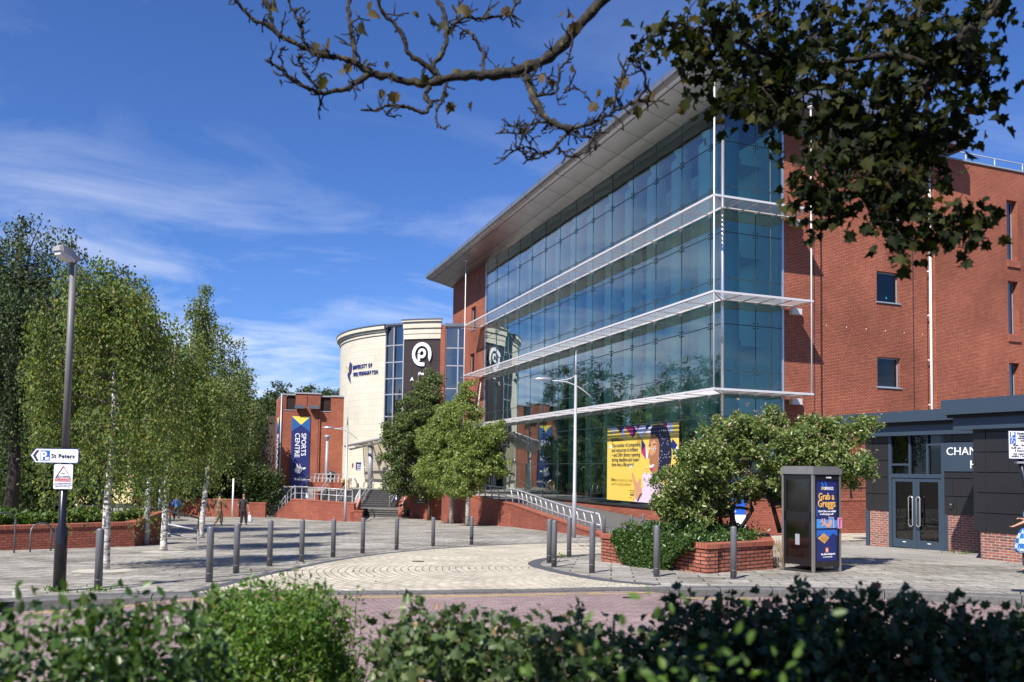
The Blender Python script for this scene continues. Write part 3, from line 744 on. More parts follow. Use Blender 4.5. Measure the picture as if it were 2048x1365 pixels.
# sunshades ---------------------------------------------------
XO,YO=21.88,32.33;XE=27.5;YE=71.1
for z in(12.85,8.36,3.86):
    f=MB();f.box(XO-.04,XO+.04,YO-.04,YE,z-.05,z+.05);f.box(XO+.04,XE,YO-.04,YO+.04,z-.05,z+.05)
    f.box(XG-.16,XG-.10,YG-.1,YE,z-.05,z+.03);f.box(XG-.10,XE,YG-.16,YG-.10,z-.05,z+.03)
    sh=f.build('sunshade',M_shade,lib)
    l=MB();n=8
    for k in range(n):
        t=(k+.5)/n;X=XO+.06+(XG-.18-XO-.06)*t;Y0=YO+.06+(YG-.18-YO-.06)*t;hw=.040
        l.slab([(X-hw,Y0,z-.025),(X+hw,Y0,z+.015),(X+hw,YE,z+.015),(X-hw,YE,z-.025)],(0,0,.012))
        l.slab([(X,Y0-.075,z-.03),(XE,Y0-.075,z-.03),(XE,Y0+.075,z+.02),(X,Y0+.075,z+.02)],(0,0,.012))
    l.build('louvres',M_shade,sh)
    b=MB()
    for Y in MUL+[70.8]:
        b.box(XO+.04,XG-.02,Y-.025,Y+.025,z-.07,z-.03);b.box(XO+.04,XG-.1,Y+1.31,Y+1.335,z-.05,z-.03)
        b.box(XG-.12,XG,Y-.06,Y+.06,z-.20,z-.07)
    for X in(23.4,24.35,25.3,26.3,27.3): b.box(X-.025,X+.025,YO+.04,YG-.02,z-.07,z-.03)
    b.slab([(XO,YO+.03,z-.07),(XO+.03,YO,z-.07),(XG,YG-.03,z-.07),(XG-.03,YG,z-.07)],(0,0,.05))
    b.box(27.3,27.9,YG-.25,YG,z-.4,z-.1);b.split('bracket',M_shade,sh)
for (x,y,zt,zb_) in((XO,YO,soff(21.88)+.05,3.82),(27.4,YO,18.0,3.82),(XO,YE-.1,soff(21.88)+.05,3.82)):
    r=MB();r.tube([(x,y,zb_),(x,y,zt)],.035,8);r.lathe((x,y,zt-.16),[(.04,0),(.16,.08),(.16,.1)],10);r.build('hanger_rod',M_white,lib)
# vane on roof
# ---------------------------------------------------------------- globe standing in the upper window
gl=MB();gl.sphere((33.75,YG+.42,9.1+.02+.27),.22,16,10);gl.lathe((33.75,YG+.42,9.12),[(.1,0),(.1,.02),(.02,.04),(.02,.08)],10)
o=gl.build('desk_globe',mat('globe_blue',(.05,.38,.48),.3,noise=.5,nscale=6),org=(33.75,YG+.42,9.12));tag(o,'turquoise globe standing on the sill of the square window in the brick wall','globe')
sb=MB();sb.box(32.9,34.45,YG+.2,YG+.75,9.04,9.115);sb.build('inner_sill',M_white,lib)
# ---------------------------------------------------------------- curved cream building
TC=(-5.2,93.3);TR=13.9
def tw(phi,r=TR,z=0):
    a=math.radians(phi);return W(TC[0]+r*math.sin(a),TC[1]-r*math.cos(a),z)
tower=thing('round_building',tw(-30,TR,DECK),'curved cream stone building with blue glazed strips and a white ring emblem','building')
def arc(mb,p0,p1,r,z0,z1,rin=None,step=2.0,smooth=False):
    "curved wall panel, closed solid"
    n=max(1,int(abs(p1-p0)/step));rin=rin or r-.3;b=len(mb.v)
    for i in range(n+1):
        ph=p0+(p1-p0)*i/n
        for rr,z in((r,z0),(r,z1),(rin,z1),(rin,z0)): mb.v.append(tuple(tw(ph,rr,z)))
    for i in range(n):
        for k in range(4):
            a=b+i*4+k;c=b+i*4+(k+1)%4;mb.face((a,a+4,c+4,c),smooth and k==0)
    mb.face((b,b+1,b+2,b+3));e=b+n*4;mb.face((e+3,e+2,e+1,e))
ZTW=14.0
def arcuv(ob):
    me=ob.data;uvl=me.uv_layers['UVMap'];o=ORG[ob.name]
    for p in me.polygons:
        if abs(p.normal.z)>.6: continue
        for li in p.loop_indices:
            co=me.vertices[me.loops[li].vertex_index].co+o;la,d=LD(co)
            uvl.data[li].uv=(TR*math.atan2(la-TC[0],TC[1]-d),co.z)
mb=MB();arc(mb,-130,-31.8,TR,2.3,ZTW-.9);arc(mb,-130,-26.8,TR,DECK,2.3);arcuv(mb.build('stone_wall',M_stone,tower))
mb=MB()   # cornice
arc(mb,-130,-31.6,TR+.10,ZTW-.9,ZTW-.62);arc(mb,-130,-31.5,TR+.22,ZTW-.6,ZTW-.38);arc(mb,-130,-31.4,TR+.42,ZTW-.36,ZTW-.02)
arc(mb,-22.6,-7.2,TR+.12,ZTW-1.5,ZTW-1.05);arc(mb,-22.6,-7.1,TR+.16,ZTW-1.0,ZTW-.5);arc(mb,-22.8,-6.9,TR+.28,ZTW-.46,ZTW+.12);arc(mb,-23,-6.7,TR+.45,ZTW+.14,ZTW+.3)
arcuv(mb.build('cornice',M_stone,tower))
mb=MB();arc(mb,-130,-31.2,TR+.48,ZTW,ZTW+.1);arc(mb,-31.3,-22.9,TR+.2,ZTW-.05,ZTW+.12);arc(mb,-23.2,-6.4,TR+.5,ZTW+.31,ZTW+.4);arc(mb,-5.5,4.5,TR+.2,ZTW-.35,ZTW-.05);mb.build('roof_edge',M_soff,tower)
mb=MB();mb.poly([tw(a,TR-.1,ZTW-.2) for a in range(-130,12,6)]+[tw(a,2,ZTW-.2) for a in(10,-60,-130)]);mb.build('flat_roof',M_asph,tower)
def strip(p0,p1,rows,mid,z0,nm):
    g=MB();arc(g,p0+.1,p1-.1,TR-.16,z0,rows[-1],TR-.2);go=g.build('glazed_strip',M_glass2,tower)
    f=MB()
    for ph in[p0,mid,p1]:
        f.obox(tw(ph,TR-.08)[:2],tw(ph,1)-tw(ph,0),.10,.055,z0,rows[-1])
    for z in rows: arc(f,p0+.2,p1-.2,TR-.04,z-.05,z+.05,TR-.14)
    f.build('mullions',M_steel,go)
    r=MB();arc(r,p0,p1,TR-1.6,z0,rows[-1],TR-1.7);r.build('dark_room',M_innerd,go)
    
strip(-31.8,-23.0,[2.6,5.05,7.2,8.75,10.35,12.0,ZTW-.1][0:7],-27.6,2.3,'a')
strip(-5.2,4.4,[0.5,2.4,4.3,6.0,7.7,9.9,11.6,ZTW-.4],-.3,0.3,'b')
mb=MB();arc(mb,-22.9,-7.3,TR-.02,2.0,ZTW-1.5,TR-.3)
mb.build('bronze_panel',M_dpanel,tower)
mb=MB()
for z in(4.6,7.6,10.4): arc(mb,-22.8,-7.4,TR-.005,z-.015,z+.015,TR-.03)
for ph in(-19,-15.1,-11.2): arc(mb,ph-.05,ph+.05,TR-.005,2.1,ZTW-1.55,TR-.03)
mb.build('panel_joints',M_gap,tower)
mb=MB();arc(mb,-7.2,-5.3,TR+.14,-1.9,ZTW-.2,TR-.3);mb.build('brick_pier',M_stone if False else M_coping,tower)
# emblem : open ring with a p inside, on the bronze panel
RS=.69;RX=.61
pc=tw(-14.7,TR+.06,11.0);pu=(tw(-12,TR)-tw(-19,TR));pu.z=0
pl=Plane(pc,pu,(0,0,1))
ring=[(1.62*math.cos(math.radians(a)),1.62*math.sin(math.radians(a))) for a in np.arange(-32,256,6)]+[(.02,-1.62),(.02,-1.14)]
# outer arc runs anticlockwise from lower right over the top, round to the bottom
out=[(1.62*math.cos(math.radians(a)),1.62*math.sin(math.radians(a))*1.03) for a in range(-38,271,7)]
inn=[(1.13*math.cos(math.radians(a)),1.13*math.sin(math.radians(a))*1.03) for a in range(268,-26,-7)]
E_=MB();E_.slab([pl.P(u*RX,v*RS) for u,v in out+[(.48,-1.66),(.48,-1.19)]+inn],pl.n*.12)
st=[(-.62,-.85),(-.28,-.85),(-.28,.05),(-.62,.05)]
E_.slab([pl.P(u*RX,v*RS) for u,v in[(-.66,-.95),(-.28,-.95),(-.28,.0),(-.66,.0)]],pl.n*.12)
o2=[(.02+.68*math.cos(math.radians(a)),.12+.68*math.sin(math.radians(a))) for a in range(-130,181,10)]
i2=[(.02+.32*math.cos(math.radians(a)),.12+.32*math.sin(math.radians(a))) for a in range(180,-131,-10)]
E_.slab([pl.P(u*RX,v*RS) for u,v in o2+i2],pl.n*.12)
E_.build('ring_emblem',M_signw,tower)
pl.text('lettering','the',.45,M_signw,tower,-.35,-2.0,ext=.03,bold=.01)
pl.text('lettering','A',.5,M_signw,tower,-1.15,-2.55,ext=.03,bold=.01)
# university lettering follows the curve
def curvetext(txt,s0,z,size,m,kern=.62):
    s=s0
    for ch in txt:
        w=.74*{'I':.32,' ':.4,'M':.86,'W':.95,'O':.78,'N':.72,'H':.7,'U':.7,'V':.66}.get(ch,.66)*size
        ph=math.degrees((s+w/2)/TR)
        if ch!=' ':
            c=tw(ph,TR+.05,z);t=(tw(ph+1,TR)-tw(ph-1,TR))
            textmesh('lettering',ch,size,m,tower,c,t,(0,0,1),align='CENTER',ext=.04,bold=.001,sx=.60)
        s+=w
M_ltr=mat('letter_blue',(.02,.03,.16),.4)
curvetext('UNIVERSITY OF',-53.2*math.pi/180*TR,10.0,.60,M_ltr);curvetext('WOLVERHAMPTON',-52.6*math.pi/180*TR,9.28,.60,M_ltr)
for (pts,m) in(([(-1.9,1.1),(-1.3,.5),(-.75,1.6),(-.2,1.3),(-.3,.2),(-.8,-.3),(-.45,-1.5),(-1.1,-.9),(-1.5,-.3),(-1.35,.2)],M_ltr),([(-1.55,1.2),(-1.15,.8),(-.95,.0),(-1.35,.4)],M_gold)):
    c=tw(-56.5,TR+.06,9.75);t=tw(-54,TR)-tw(-59,TR);q=Plane(c,t,(0,0,1));b=MB();b.slab([q.P(u*.75+.75,v*.7) for u,v in pts],q.n*(.05 if m is M_ltr else .08));b.build('wolf_emblem',m,tower)
# entrance under the canopy -------------------------------------
c=MB();arc(c,-26.6,-8,TR-1.2,DECK,2.2,TR-1.25);c.build('entrance_glass',M_glass2,tower)
f=MB()
for ph in(-26.4,-24.6,-22.5,-20,-17.5,-15,-12,-9): f.obox(tw(ph,TR-1.15)[:2],tw(ph,1)-tw(ph,0),.06,.05,DECK,2.2)
for z in(.35,2.15): arc(f,-26.4,-8,TR-1.12,z-.04,z+.04,TR-1.18)
f.build('entrance_frames',M_dkwin,tower)
r=MB();arc(r,-26.6,-8,TR-4,DECK,2.2,TR-4.1);arc(r,-26.9,-7,TR-.3,2.2,2.32,TR-4.2);r.build('lobby',M_innerd,tower)
p=MB()
for ph,z,m in((-21.2,.9,0),(-20.6,1.5,0),(-21,-.1,0)): arc(p,ph-1,ph+.6,TR-1.05,z,z+.5,TR-1.08)
p.build('window_sticker',M_gold,tower)
p=MB();arc(p,-20.8,-20.0,TR-1.03,1.2,1.7,TR-1.05);arc(p,-21.8,-21.3,TR-1.03,.3,.7,TR-1.05);p.build('window_sticker',M_mag,tower)
# canopy: sloping glass roof on tubular ribs
can=MB()
A=PD(690,893,80.3);B=PD(775,874.5,76.0);Cc=PD(905,862,72.5)
pts=[]
back=[tw(-44,TR,2.35),tw(-30,TR,3.0),tw(-12,TR,3.3)]
for a,b in zip((A,B,Cc),back): pts.append((a,b))
g=MB()
for i in range(2):
    (a,b),(a2,b2)=pts[i],pts[i+1];g.poly([a+Vector((0,0,.12)),a2+Vector((0,0,.12)),b2+Vector((0,0,.1)),b+Vector((0,0,.1))])
co=g.build('canopy',M_kiosk,tower)
f=MB();f.tube([A,B,Cc],.11,8);f.tube([A-Vector((0,0,.35))+(back[0]-A)*.3,B-Vector((0,0,.35))+(back[1]-B)*.3,Cc-Vector((0,0,.3))],.10,8)
for i in range(2):
    for t in np.arange(0,1,.2):
        a=pts[i][0].lerp(pts[i+1][0],t);b=pts[i][1].lerp(pts[i+1][1],t);f.tube([a,b],.05,6)
        m_=a.lerp(b,.3);f.tube([a,m_-Vector((0,0,.35)),b],.035,5)
f.build('canopy_ribs',M_steel,co)
for x in(741,868,905): 
    q=PD(x,920,79.6);k=MB();k.tube([(q.x,q.y,DECK),(q.x,q.y,2.15)],.24,16);k.build('column',M_steel,tower)
# closed umbrella-like dark drape and door lamp, wall signs
ls=MB();q=tw(-33.5,TR+.3,.95);ls.sphere(q,.28,12,8,(1,1,1.1));ls.tube([q,tw(-33.5,TR-.05,.75)],.05,6);ls.build('wall_lamp',M_silver,tower)
def wallplate(x,y0,x1,y1,m,nm,label,lines=None,dist=80.6):
    a=PD(x,y1,dist);w=PD(x1,y1,dist)-a;w.z=0;h=PD(x,y0,dist)-a
    P=Plane(a,w,(0,0,1));b=MB();b.slab([P.P(u,v,0) for u,v in((0,0),(w.length,0),(w.length,h.z),(0,h.z))],P.n*.05)
    return P,w.length,h.z,b
P,w_,h_,b=wallplate(711.5,925,722,941,M_navy,'s','x',dist=80.9)
s=thing('wall_sign',P.o,'small navy directions sign on the cream wall left of the entrance','sign');b.build('board',M_navy,s)
for k,t in enumerate(('Main','Reception','Students')): P.text('lettering',t,.20,M_signw,s,.12,h_-.32-.2*k,w=.055,bold=.004)
P,w_,h_,b=wallplate(703.7,927,707,936,M_red,'s','x',dist=81.6)
o=b.build('call_point',mat('dull_red',(.22,.06,.06),.5),org=P.o);tag(o,'tiny dull red box on the cream wall left of the navy directions sign','call point')
# ---------------------------------------------------------------- sports centre
def sp(x,d): p=onD(x,935,d);return Vector((p[0],p[1]))
SD=86
s0=sp(561,SD);s1=sp(700,87.2);sl=sp(549,94.5);sbk=sp(640,130)
spo=thing('sports_building',(s0.x,s0.y,-4.2),'flat roofed red brick sports hall with a tall navy banner and floodlights','building')
ZS=7.45
dirS=(s1-s0).normalized()
def sx(x): # position along facade for pixel column
    v=ray(x,900);p=Vector((v[0],v[1]));# intersect
    n=Vector((-dirS.y,dirS.x));k=n.dot(s0)/n.dot(p);return ((p*k)-s0).dot(dirS)
a1,a2,a3,a4=sx(566),sx(588.5),sx(638.5),sx(659)
L=(s1-s0).length+6
mb=MB();n=Vector((-dirS.y,dirS.x));
if n.dot(s0)<0: n=-n
def wl(a,b,z0,z1,off=0,t=.4): mb.wall(s0+dirS*a+n*off,s0+dirS*b+n*off,t,z0,z1,1 if Vector((-dirS.y,dirS.x)).dot(n)>0 else -1)
wl(0,a1,-4.3,ZS);wl(a1,a2,-4.3,ZS-1.55);wl(a2,a3,-4.3,ZS+.12,-.18,.58);wl(a3,a4,-4.3,ZS-1.6);wl(a4,L,-4.3,ZS-.1,-.05,.45)
mb.wall(sl,s0,.4,-4.3,ZS,-1 if False else 1) ;mb.wall(s0+n*8+dirS*-1,s0+n*8+dirS*L,.3,-4.3,ZS,1)
mb.build('brick_wall',M_brick,spo)
mb=MB();
for a,b,z in((a1,a2,ZS),(a3,a4,ZS-.05)):
    k=int((b-a)/.09)
    wl(a,b,ZS-1.55,z-.1,.28,.05)
    for i in range(k): wl(a+.09*i,a+.09*i+.045,ZS-1.55,z-.1,.18,.1)
mb.split('louvre_panel',M_timber,spo)
mb=MB();wl(-.05,a2,ZS-.02,ZS+.1,-.06,.5);wl(a2-.05,a3+.05,ZS+.12,ZS+.26,-.28,.8);wl(a3,a4,ZS-.12,ZS,-.06,.5);wl(a4-.02,L,ZS-.1,ZS+.06,-.15,.6);wl(a1,a2,ZS-1.62,ZS-1.55,-.06,.3);wl(a3,a4,ZS-1.67,ZS-1.6,-.06,.3);mb.wall(sl,s0,.5,ZS,ZS+.1,1);mb.build('coping',M_steel,spo)
mb=MB();p=s0+n*.3;mb.prism([tuple(p),tuple(s0+dirS*L+n*.3),tuple(s0+dirS*L+n*30),tuple(sl+n*20)],ZS-.4,ZS-.3);mb.build('flat_roof',M_asph,spo)
for x0_,x1_ in((588.5,608),(616.5,637)):
    u0,u1=sx(x0_),sx(x1_);mb=MB();wl(u0,u1,6.0,6.35,-.9,.55);wl((u0+u1)/2-.1,(u0+u1)/2+.1,6.15,6.28,-.4,.3);q=mb.build('floodlight',M_soff,spo)
mb=MB();wl(a3-.16,a3-.1,-4,6.2,-.185,.02);wl(sx(612)-.02,sx(612)+.02,6.3,7.4,-.22,.04);mb.build('conduit',M_gap,spo)
mb=MB();q=s0+dirS*-.08-n*.08;mb.tube([(q.x,q.y,-3),(q.x,q.y,ZS+.1)],.07,8);mb.build('downpipe',M_rail,spo)
# side wall in shade, that shade put in as dark brown colour
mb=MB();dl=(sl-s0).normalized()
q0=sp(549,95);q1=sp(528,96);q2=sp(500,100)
mb.prism([tuple(q0),tuple(q1),tuple(q2),tuple(sp(505,125)),tuple(sp(560,125))],-4.4,5.8);mb.build('shaded_rear_block',M_timber,spo)
# banner -------------------------------------------------------
def banner(o,ux,w,h,label,nm='banner',text=True):
    P=Plane(o,ux,(0,0,1));t=thing(nm,P.P(w/2,0),label,'banner')
    b=MB();P.poly(b,[(0,0),(w,0),(w,h),(0,h)],0,.05);b.build('cloth',M_navy,t)
    yb=h-.22*h
    b=MB();P.poly(b,[(0,h-.215*h),(w/2,h-.12*h),(0,h)],.054);P.poly(b,[(w,h-.215*h),(w,h),(w/2,h-.12*h)],.054);b.build('blue_corner',M_sky,t)
    b=MB();P.poly(b,[(0,h),(w/2,h-.118*h),(w,h)],.056);b.build('yellow_triangle',M_gold,t)
    # vertical lettering reading downwards
    for txt,uu,sz in(('SPORTS',.55,1.03),('CENTRE',.21,1.03)):
        textmesh('lettering',txt,w*.36,M_signw,t,P.P(w*uu,h*.765,.06),(0,0,-1),P.ux,ext=.01,bold=.006,sx=1.02,spacing=1.0)
    # wolf head
    wolf=[(.22,.245),(.30,.275),(.34,.345),(.42,.29),(.5,.335),(.55,.285),(.66,.275),(.82,.285),(.80,.262),(.62,.245),(.60,.222),(.52,.215),(.50,.195),(.43,.205),(.38,.19),(.33,.215),(.27,.21)]
    b=MB();P.poly(b,[(u*w,v*h) for u,v in wolf],.055,.01);b.build('wolf_head',M_signw,t)
    b=MB();P.poly(b,[(.16*w,.14*h),(.22*w,.12*h),(.24*w,.128*h),(.34*w,.13*h),(.34*w,.095*h),(.30*w,.105*h),(.24*w,.095*h),(.24*w,.115*h)],.055,.01);b.build('small_emblem',M_signw,t)
    P.text('lettering','UNIVERSITY OF',w*.062,M_signw,t,w*.38,h*.122,w=.06);P.text('lettering','WOLVERHAMPTON',w*.075,M_signw,t,w*.38,h*.102,w=.06,bold=.004)
    return t
bl=sx(582.5);br=sx(619.5);o=s0+dirS*bl-n*.22
zb=onD(577,975,86)[2];ztb=onD(583,833,86)[2]
banner((o.x,o.y,zb),(dirS.x,dirS.y,0),br-bl,ztb-zb,'tall navy SPORTS CENTRE banner with yellow top on the front of the sports hall')
d2=(s0-sl).normalized();o=s0-d2*4.6;nn=Vector((d2.y,-d2.x));o=o+nn*.12
banner((o.x,o.y,zb),(d2.x,d2.y,0),3.6,ztb-zb,'narrow looking navy banner on the receding side wall of the sports hall')
# ---------------------------------------------------------------- steps and walls before the entrance
stp=thing('entrance_steps',WG(-10.6,69.3),'two flights of concrete steps with dark nosings rising to the curved building','steps')
def flight(c0,dirv,w,z0,n,rise,run):
    tr=MB();no=MB();c0=Vector(c0);dv=Vector(dirv).normalized()
    ax=Vector((-dv.y,dv.x))
    for i in range(n):
        c=c0+dv*run*(i+.5)
        def cw(p): q=W(p.x,p.y);return (q.x,q.y)
        a=c0+dv*run*i;b=c0+dv*run*n+dv*.3
        tr.prism([cw(a-ax*w/2),cw(a+ax*w/2),cw(b+ax*w/2),cw(b-ax*w/2)],z0+rise*i-.5,z0+rise*(i+1))
        e=a+dv*.0;no.prism([cw(e-ax*w/2-dv*.012),cw(e+ax*w/2-dv*.012),cw(e+ax*w/2+dv*.05),cw(e-ax*w/2+dv*.05)],z0+rise*(i+1)-.10,z0+rise*(i+1)+.004)
        no.prism([cw(e-ax*w/2-dv*.010),cw(e+ax*w/2-dv*.010),cw(e+ax*w/2-dv*.002),cw(e-ax*w/2-dv*.002)],z0+rise*i+.002,z0+rise*(i+1)-.10)
    return tr,no
zg=G(-10.6,69.4)
tr,no=flight((-10.75,69.0),(.12,.99),3.7,zg,4,.168,.36);tr.build('lower_flight',M_conc,stp);no.split('nosing',M_blackm,stp)
LZ=zg+4*.168
mb=MB();mb.prism([tuple(W(a,b)[:2]) for a,b in[(-19,71.0),(-13,70.5),(-8.4,70.6),(-8.3,78.2),(-12,79.5),(-19,79.5)]],-4.6,LZ-.002);mb.build('landing',M_asph,stp)
tr,no=flight((-13.9,74.3),(.12,.99),7.2,LZ,8,(DECK-LZ)/8,.34);tr.build('upper_flight',M_conc,stp);no.split('nosing',M_blackm,stp)
def L2(p): q=W(p[0],p[1]);return (q.x,q.y)
def brickwall(name,pts,tops,t,label,cat='wall',z0=None,side=1,m=M_brickd,cope=.09,grp=None):
    "low brick wall along lat/dist points with tops per point"
    th=thing(name,W(pts[0][0],pts[0][1],G(*pts[0])),label,cat,grp)
    mb=MB();cp=MB()
    for i in range(len(pts)-1):
        a,b=L2(pts[i]),L2(pts[i+1]);g0=G(*pts[i])-.3;g1=G(*pts[i+1])-.3
        mb.wall(a,b,t,(g0,g1),(tops[i]-cope,tops[i+1]-cope),side)
        d=(Vector(b)-Vector(a)).normalized();nn=Vector((-d.y,d.x))*side;oa=Vector(a)-nn*.03-d*.03;ob=Vector(b)-nn*.03+d*.03
        cp.wall(oa,ob,t+.06,(tops[i]-cope,tops[i+1]-cope),(tops[i],tops[i+1]),side)
    mb.build('brickwork',m,th);cp.build('coping',M_coping,th);return th
# wall left of the steps
LWp=[(-18.9,67.0),(-17.7,65.6),(-16.9,64.9),(-14.5,63.2),(-12.0,61.9),(-11.55,61.8)]
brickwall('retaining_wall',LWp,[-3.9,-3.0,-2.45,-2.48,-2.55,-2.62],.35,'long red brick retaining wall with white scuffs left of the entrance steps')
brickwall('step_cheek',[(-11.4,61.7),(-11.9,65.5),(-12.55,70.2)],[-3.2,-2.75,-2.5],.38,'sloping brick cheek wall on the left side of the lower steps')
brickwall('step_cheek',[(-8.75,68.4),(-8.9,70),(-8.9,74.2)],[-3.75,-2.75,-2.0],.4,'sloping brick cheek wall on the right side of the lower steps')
mb=MB();q=gnd(716,1044);mb.obox(L2((q[0],q[1]+.3)),r0,.3,.32,-4.2,-3.18);mb.obox(L2((q[0],q[1]+.3)),r0,.34,.36,-3.18,-3.08)
tag(mb.build('end_pier',M_brickd,org=W(q[0],q[1]+.3,G(*q))),'squat brick pier at the foot of the wall left of the lower steps','pier')
brickwall('forecourt_wall',[(-8.3,68.6),(-5.4,66.5),(-4.9,63.0)],[-1.8,-1.8,-1.8],.35,'brown red brick wall with a black crest sign between the steps and the trees')
brickwall('planter_wall',[(-19.0,78.3),(-15.6,77.4)],[-1.35,-1.35],.5,'low brick planter wall below the raised handrail at the terrace')
brickwall('planter_wall',[(-17.4,73.6),(-16.9,73.6)],[-2.1,-2.1],.9,'square brick pier left of the upper steps')
th=brickwall('ramp_wall',[(p[0],p[1]) for p in RW[:5]],[rampz(36.3)+.14+0*p[0] if i==0 else [0,-2.34,-2.0,-1.72,-1.72][i] for i,p in enumerate(RW[:5])],.34,'long tapering brick wall alongside the entrance ramp and its white handrail',side=-1)
# background low walls
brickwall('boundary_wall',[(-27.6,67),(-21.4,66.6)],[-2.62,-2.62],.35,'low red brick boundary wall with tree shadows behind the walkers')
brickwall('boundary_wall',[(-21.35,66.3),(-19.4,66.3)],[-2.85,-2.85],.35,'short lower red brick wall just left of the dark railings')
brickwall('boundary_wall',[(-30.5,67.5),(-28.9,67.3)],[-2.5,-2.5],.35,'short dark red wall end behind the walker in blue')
mb=MB()
for k in range(9): p=W(-19.2+.16*k,66.6,0);mb.box(p.x-.02,p.x+.02,p.y-.02,p.y+.02,-4.15,-2.95)
for z in(-3.1,-3.9):
    a,b=W(-19.25,66.6,z),W(-17.85,66.6,z);mb.tube([a,b],.025,5)
tag(mb.build('iron_railings',M_black,org=W(-18.5,66.6,-4.1)),'black iron railings in the gap between two brick walls','railings')
# ---------------------------------------------------------------- handrails
def railing(name,pts,h,label,spacing=.9,mid=True,lean=0,r=.035,cat='handrail',group=None,post=None,m=M_rail,leanv=None,grp=None):
    "pts: (lat,d,z of base)"
    P=[W(a,b,z) for a,b,z in pts];t=thing(name,P[0],label,cat,group);mb=MB()
    lv=Vector(leanv)*1.0 if leanv else Vector((0,0,0))
    mb.tube([p+Vector((0,0,h))+lv for p in P],r,8);
    if mid: mb.tube([p+Vector((0,0,h*.48))+lv*.5 for p in P],r*.8,6)
    mb.build('rail',m,t)
    # posts
    L=[0]
    for a,b in zip(P,P[1:]): L.append(L[-1]+(b-a).length)
    n=max(1,round(L[-1]/spacing))
    for i in range(n+1):
        s=L[-1]*i/n;k=max(j for j in range(len(L)) if L[j]<=s+1e-6);k=min(k,len(P)-2)
        p=P[k].lerp(P[k+1],(s-L[k])/(L[k+1]-L[k]));dd=(P[k+1]-P[k]);dd.z=0;dd.normalize()
        b=MB();w=.045
        top=p+lv+Vector((0,0,h));mdl=p+lv*.35+Vector((0,0,h*.55));nn=Vector((-dd.y,dd.x,0))*.012
        b.slab([p-dd*w*1.2-nn,p+dd*w*1.2-nn,mdl+dd*w*.9-nn,top+dd*w*.45-nn,top-dd*w*.45-nn,mdl-dd*w*.9-nn],nn*2) if lean==0 else b.tube([p,mdl,top],[.05,.045,.03],6)
        b.build('post',m,t)
    return t
def offs(pts,o): return pts
rr=[(p[0]+.25+.12,p[1]) for p in RW[:5]]
rp=[(np.interp(d,[p[1] for p in rr],[p[0] for p in rr]),d,rampz(d)) for d in np.linspace(37.2,62.5,14)]
lv=(Vector(r0)*-.16)
railing('ramp_handrail',rp,.95,'long pale curved handrail with leaning posts running up beside the ramp',.98,lean=1,leanv=tuple(lv),r=.04)
railing('wall_handrail',[(-18.6,67.2,-3.85),(-17.75,66.0,-3.0)],.75,'short sloping pale handrail at the left end of the retaining wall',.7)
railing('wall_handrail',[(-17.6,66.0,-3.0),(-16.8,65.1,-2.45)],1.0,'steeper pale handrail climbing the left end of the retaining wall',.7)
railing('wall_handrail',[(-16.75,65.1,-2.46),(-14.4,63.45,-2.48),(-11.75,62.1,-2.58)],.93,'long level pale handrail on top of the brick retaining wall',.72,leanv=(.0,.0,0))
railing('cheek_handrail',[(-11.55,62.2,-3.15),(-11.95,65.7,-2.75),(-12.6,70,-2.5)],.85,'white handrail on the left brick cheek of the lower steps',1.4,mid=False,m=M_white)
railing('cheek_handrail',[(-8.95,69.2,-3.6),(-8.95,73.8,-2.1)],.7,'white handrail on the right brick cheek of the lower steps',1.4,mid=False,m=M_white)
railing('terrace_handrail',[(-19.2,78.5,-1.35),(-15.7,77.65,-1.35)],.72,'pale handrail with slanting posts on the terrace planter below the sports hall',.42,leanv=(.10,.03,0))
ZU=DECK
for k,(la,lab) in enumerate(((-17.2,'outermost left'),(-15.3,'second from left'),(-13.2,'third from left'),(-10.6,'rightmost'))):
    railing('stair_handrail',[(la-.1,73.9,LZ),(la,74.3,LZ),(la+.36,77.1,ZU),(la+.42,77.9,ZU)],.95,['outermost left sloping handrail on the upper entrance steps','second sloping handrail from the left on the upper entrance steps','third sloping handrail from the left on the upper entrance steps','rightmost sloping handrail on the upper entrance steps'][k],1.4,group='handrails on the upper steps')
# crest sign, blue sign on wall, litter bins
a=PD(830.5,1009,67.3);P=Plane(a,tuple(r0),(0,0,1));t=thing('crest_sign',P.P(.4,0),'black square sign with a blue and gold crest on the brown brick wall','sign')
w_=(PD(851.5,1009,67.3)-a).length;h_=PD(830.5,987.5,67.3).z-a.z
b=MB();P.poly(b,[(0,0),(w_,0),(w_,h_),(0,h_)],0,.04);b.build('board',M_black,t)
b=MB();P.poly(b,[(.28,.28),(.42,.28),(.42,.55),(.31,.62)],.045);P.poly(b,[(.56,.28),(.46,.28),(.46,.55),(.57,.62)],.045);b.build('crest',M_blue,t)
b=MB();P.poly(b,[(.36,.3),(.50,.3),(.48,.66),(.44,.72),(.40,.66)],.048);P.poly(b,[(.15,.14),(.72,.14),(.72,.17),(.15,.17)],.045);b.build('crest_centre',M_gold,t)
a=PD(789.5,1002,69);P=Plane(a,tuple(r0),(0,0,1));t=thing('small_notice',P.o,'small navy and white notice on the brick by the lower steps','sign')
b=MB();P.poly(b,[(0,0),(.28,0),(.28,.62),(0,.62)],0,.04);b.build('board',M_navy,t);b=MB();P.poly(b,[(.06,.1),(.18,.12),(.14,.5),(.08,.42)],.045);b.build('mark',M_signw,t)
a=PD(610,1000,76);P=Plane(a,tuple(r0),(0,0,1));t=thing('small_notice',P.o,'small navy and white notice by the terrace planter under the banner','sign')
b=MB();P.poly(b,[(0,0),(.3,0),(.3,.8),(0,.8)],0,.04);b.build('board',M_navy,t);b=MB();P.poly(b,[(.08,.12),(.24,.2),(.2,.5),(.08,.7)],.045);b.build('mark',M_signw,t)
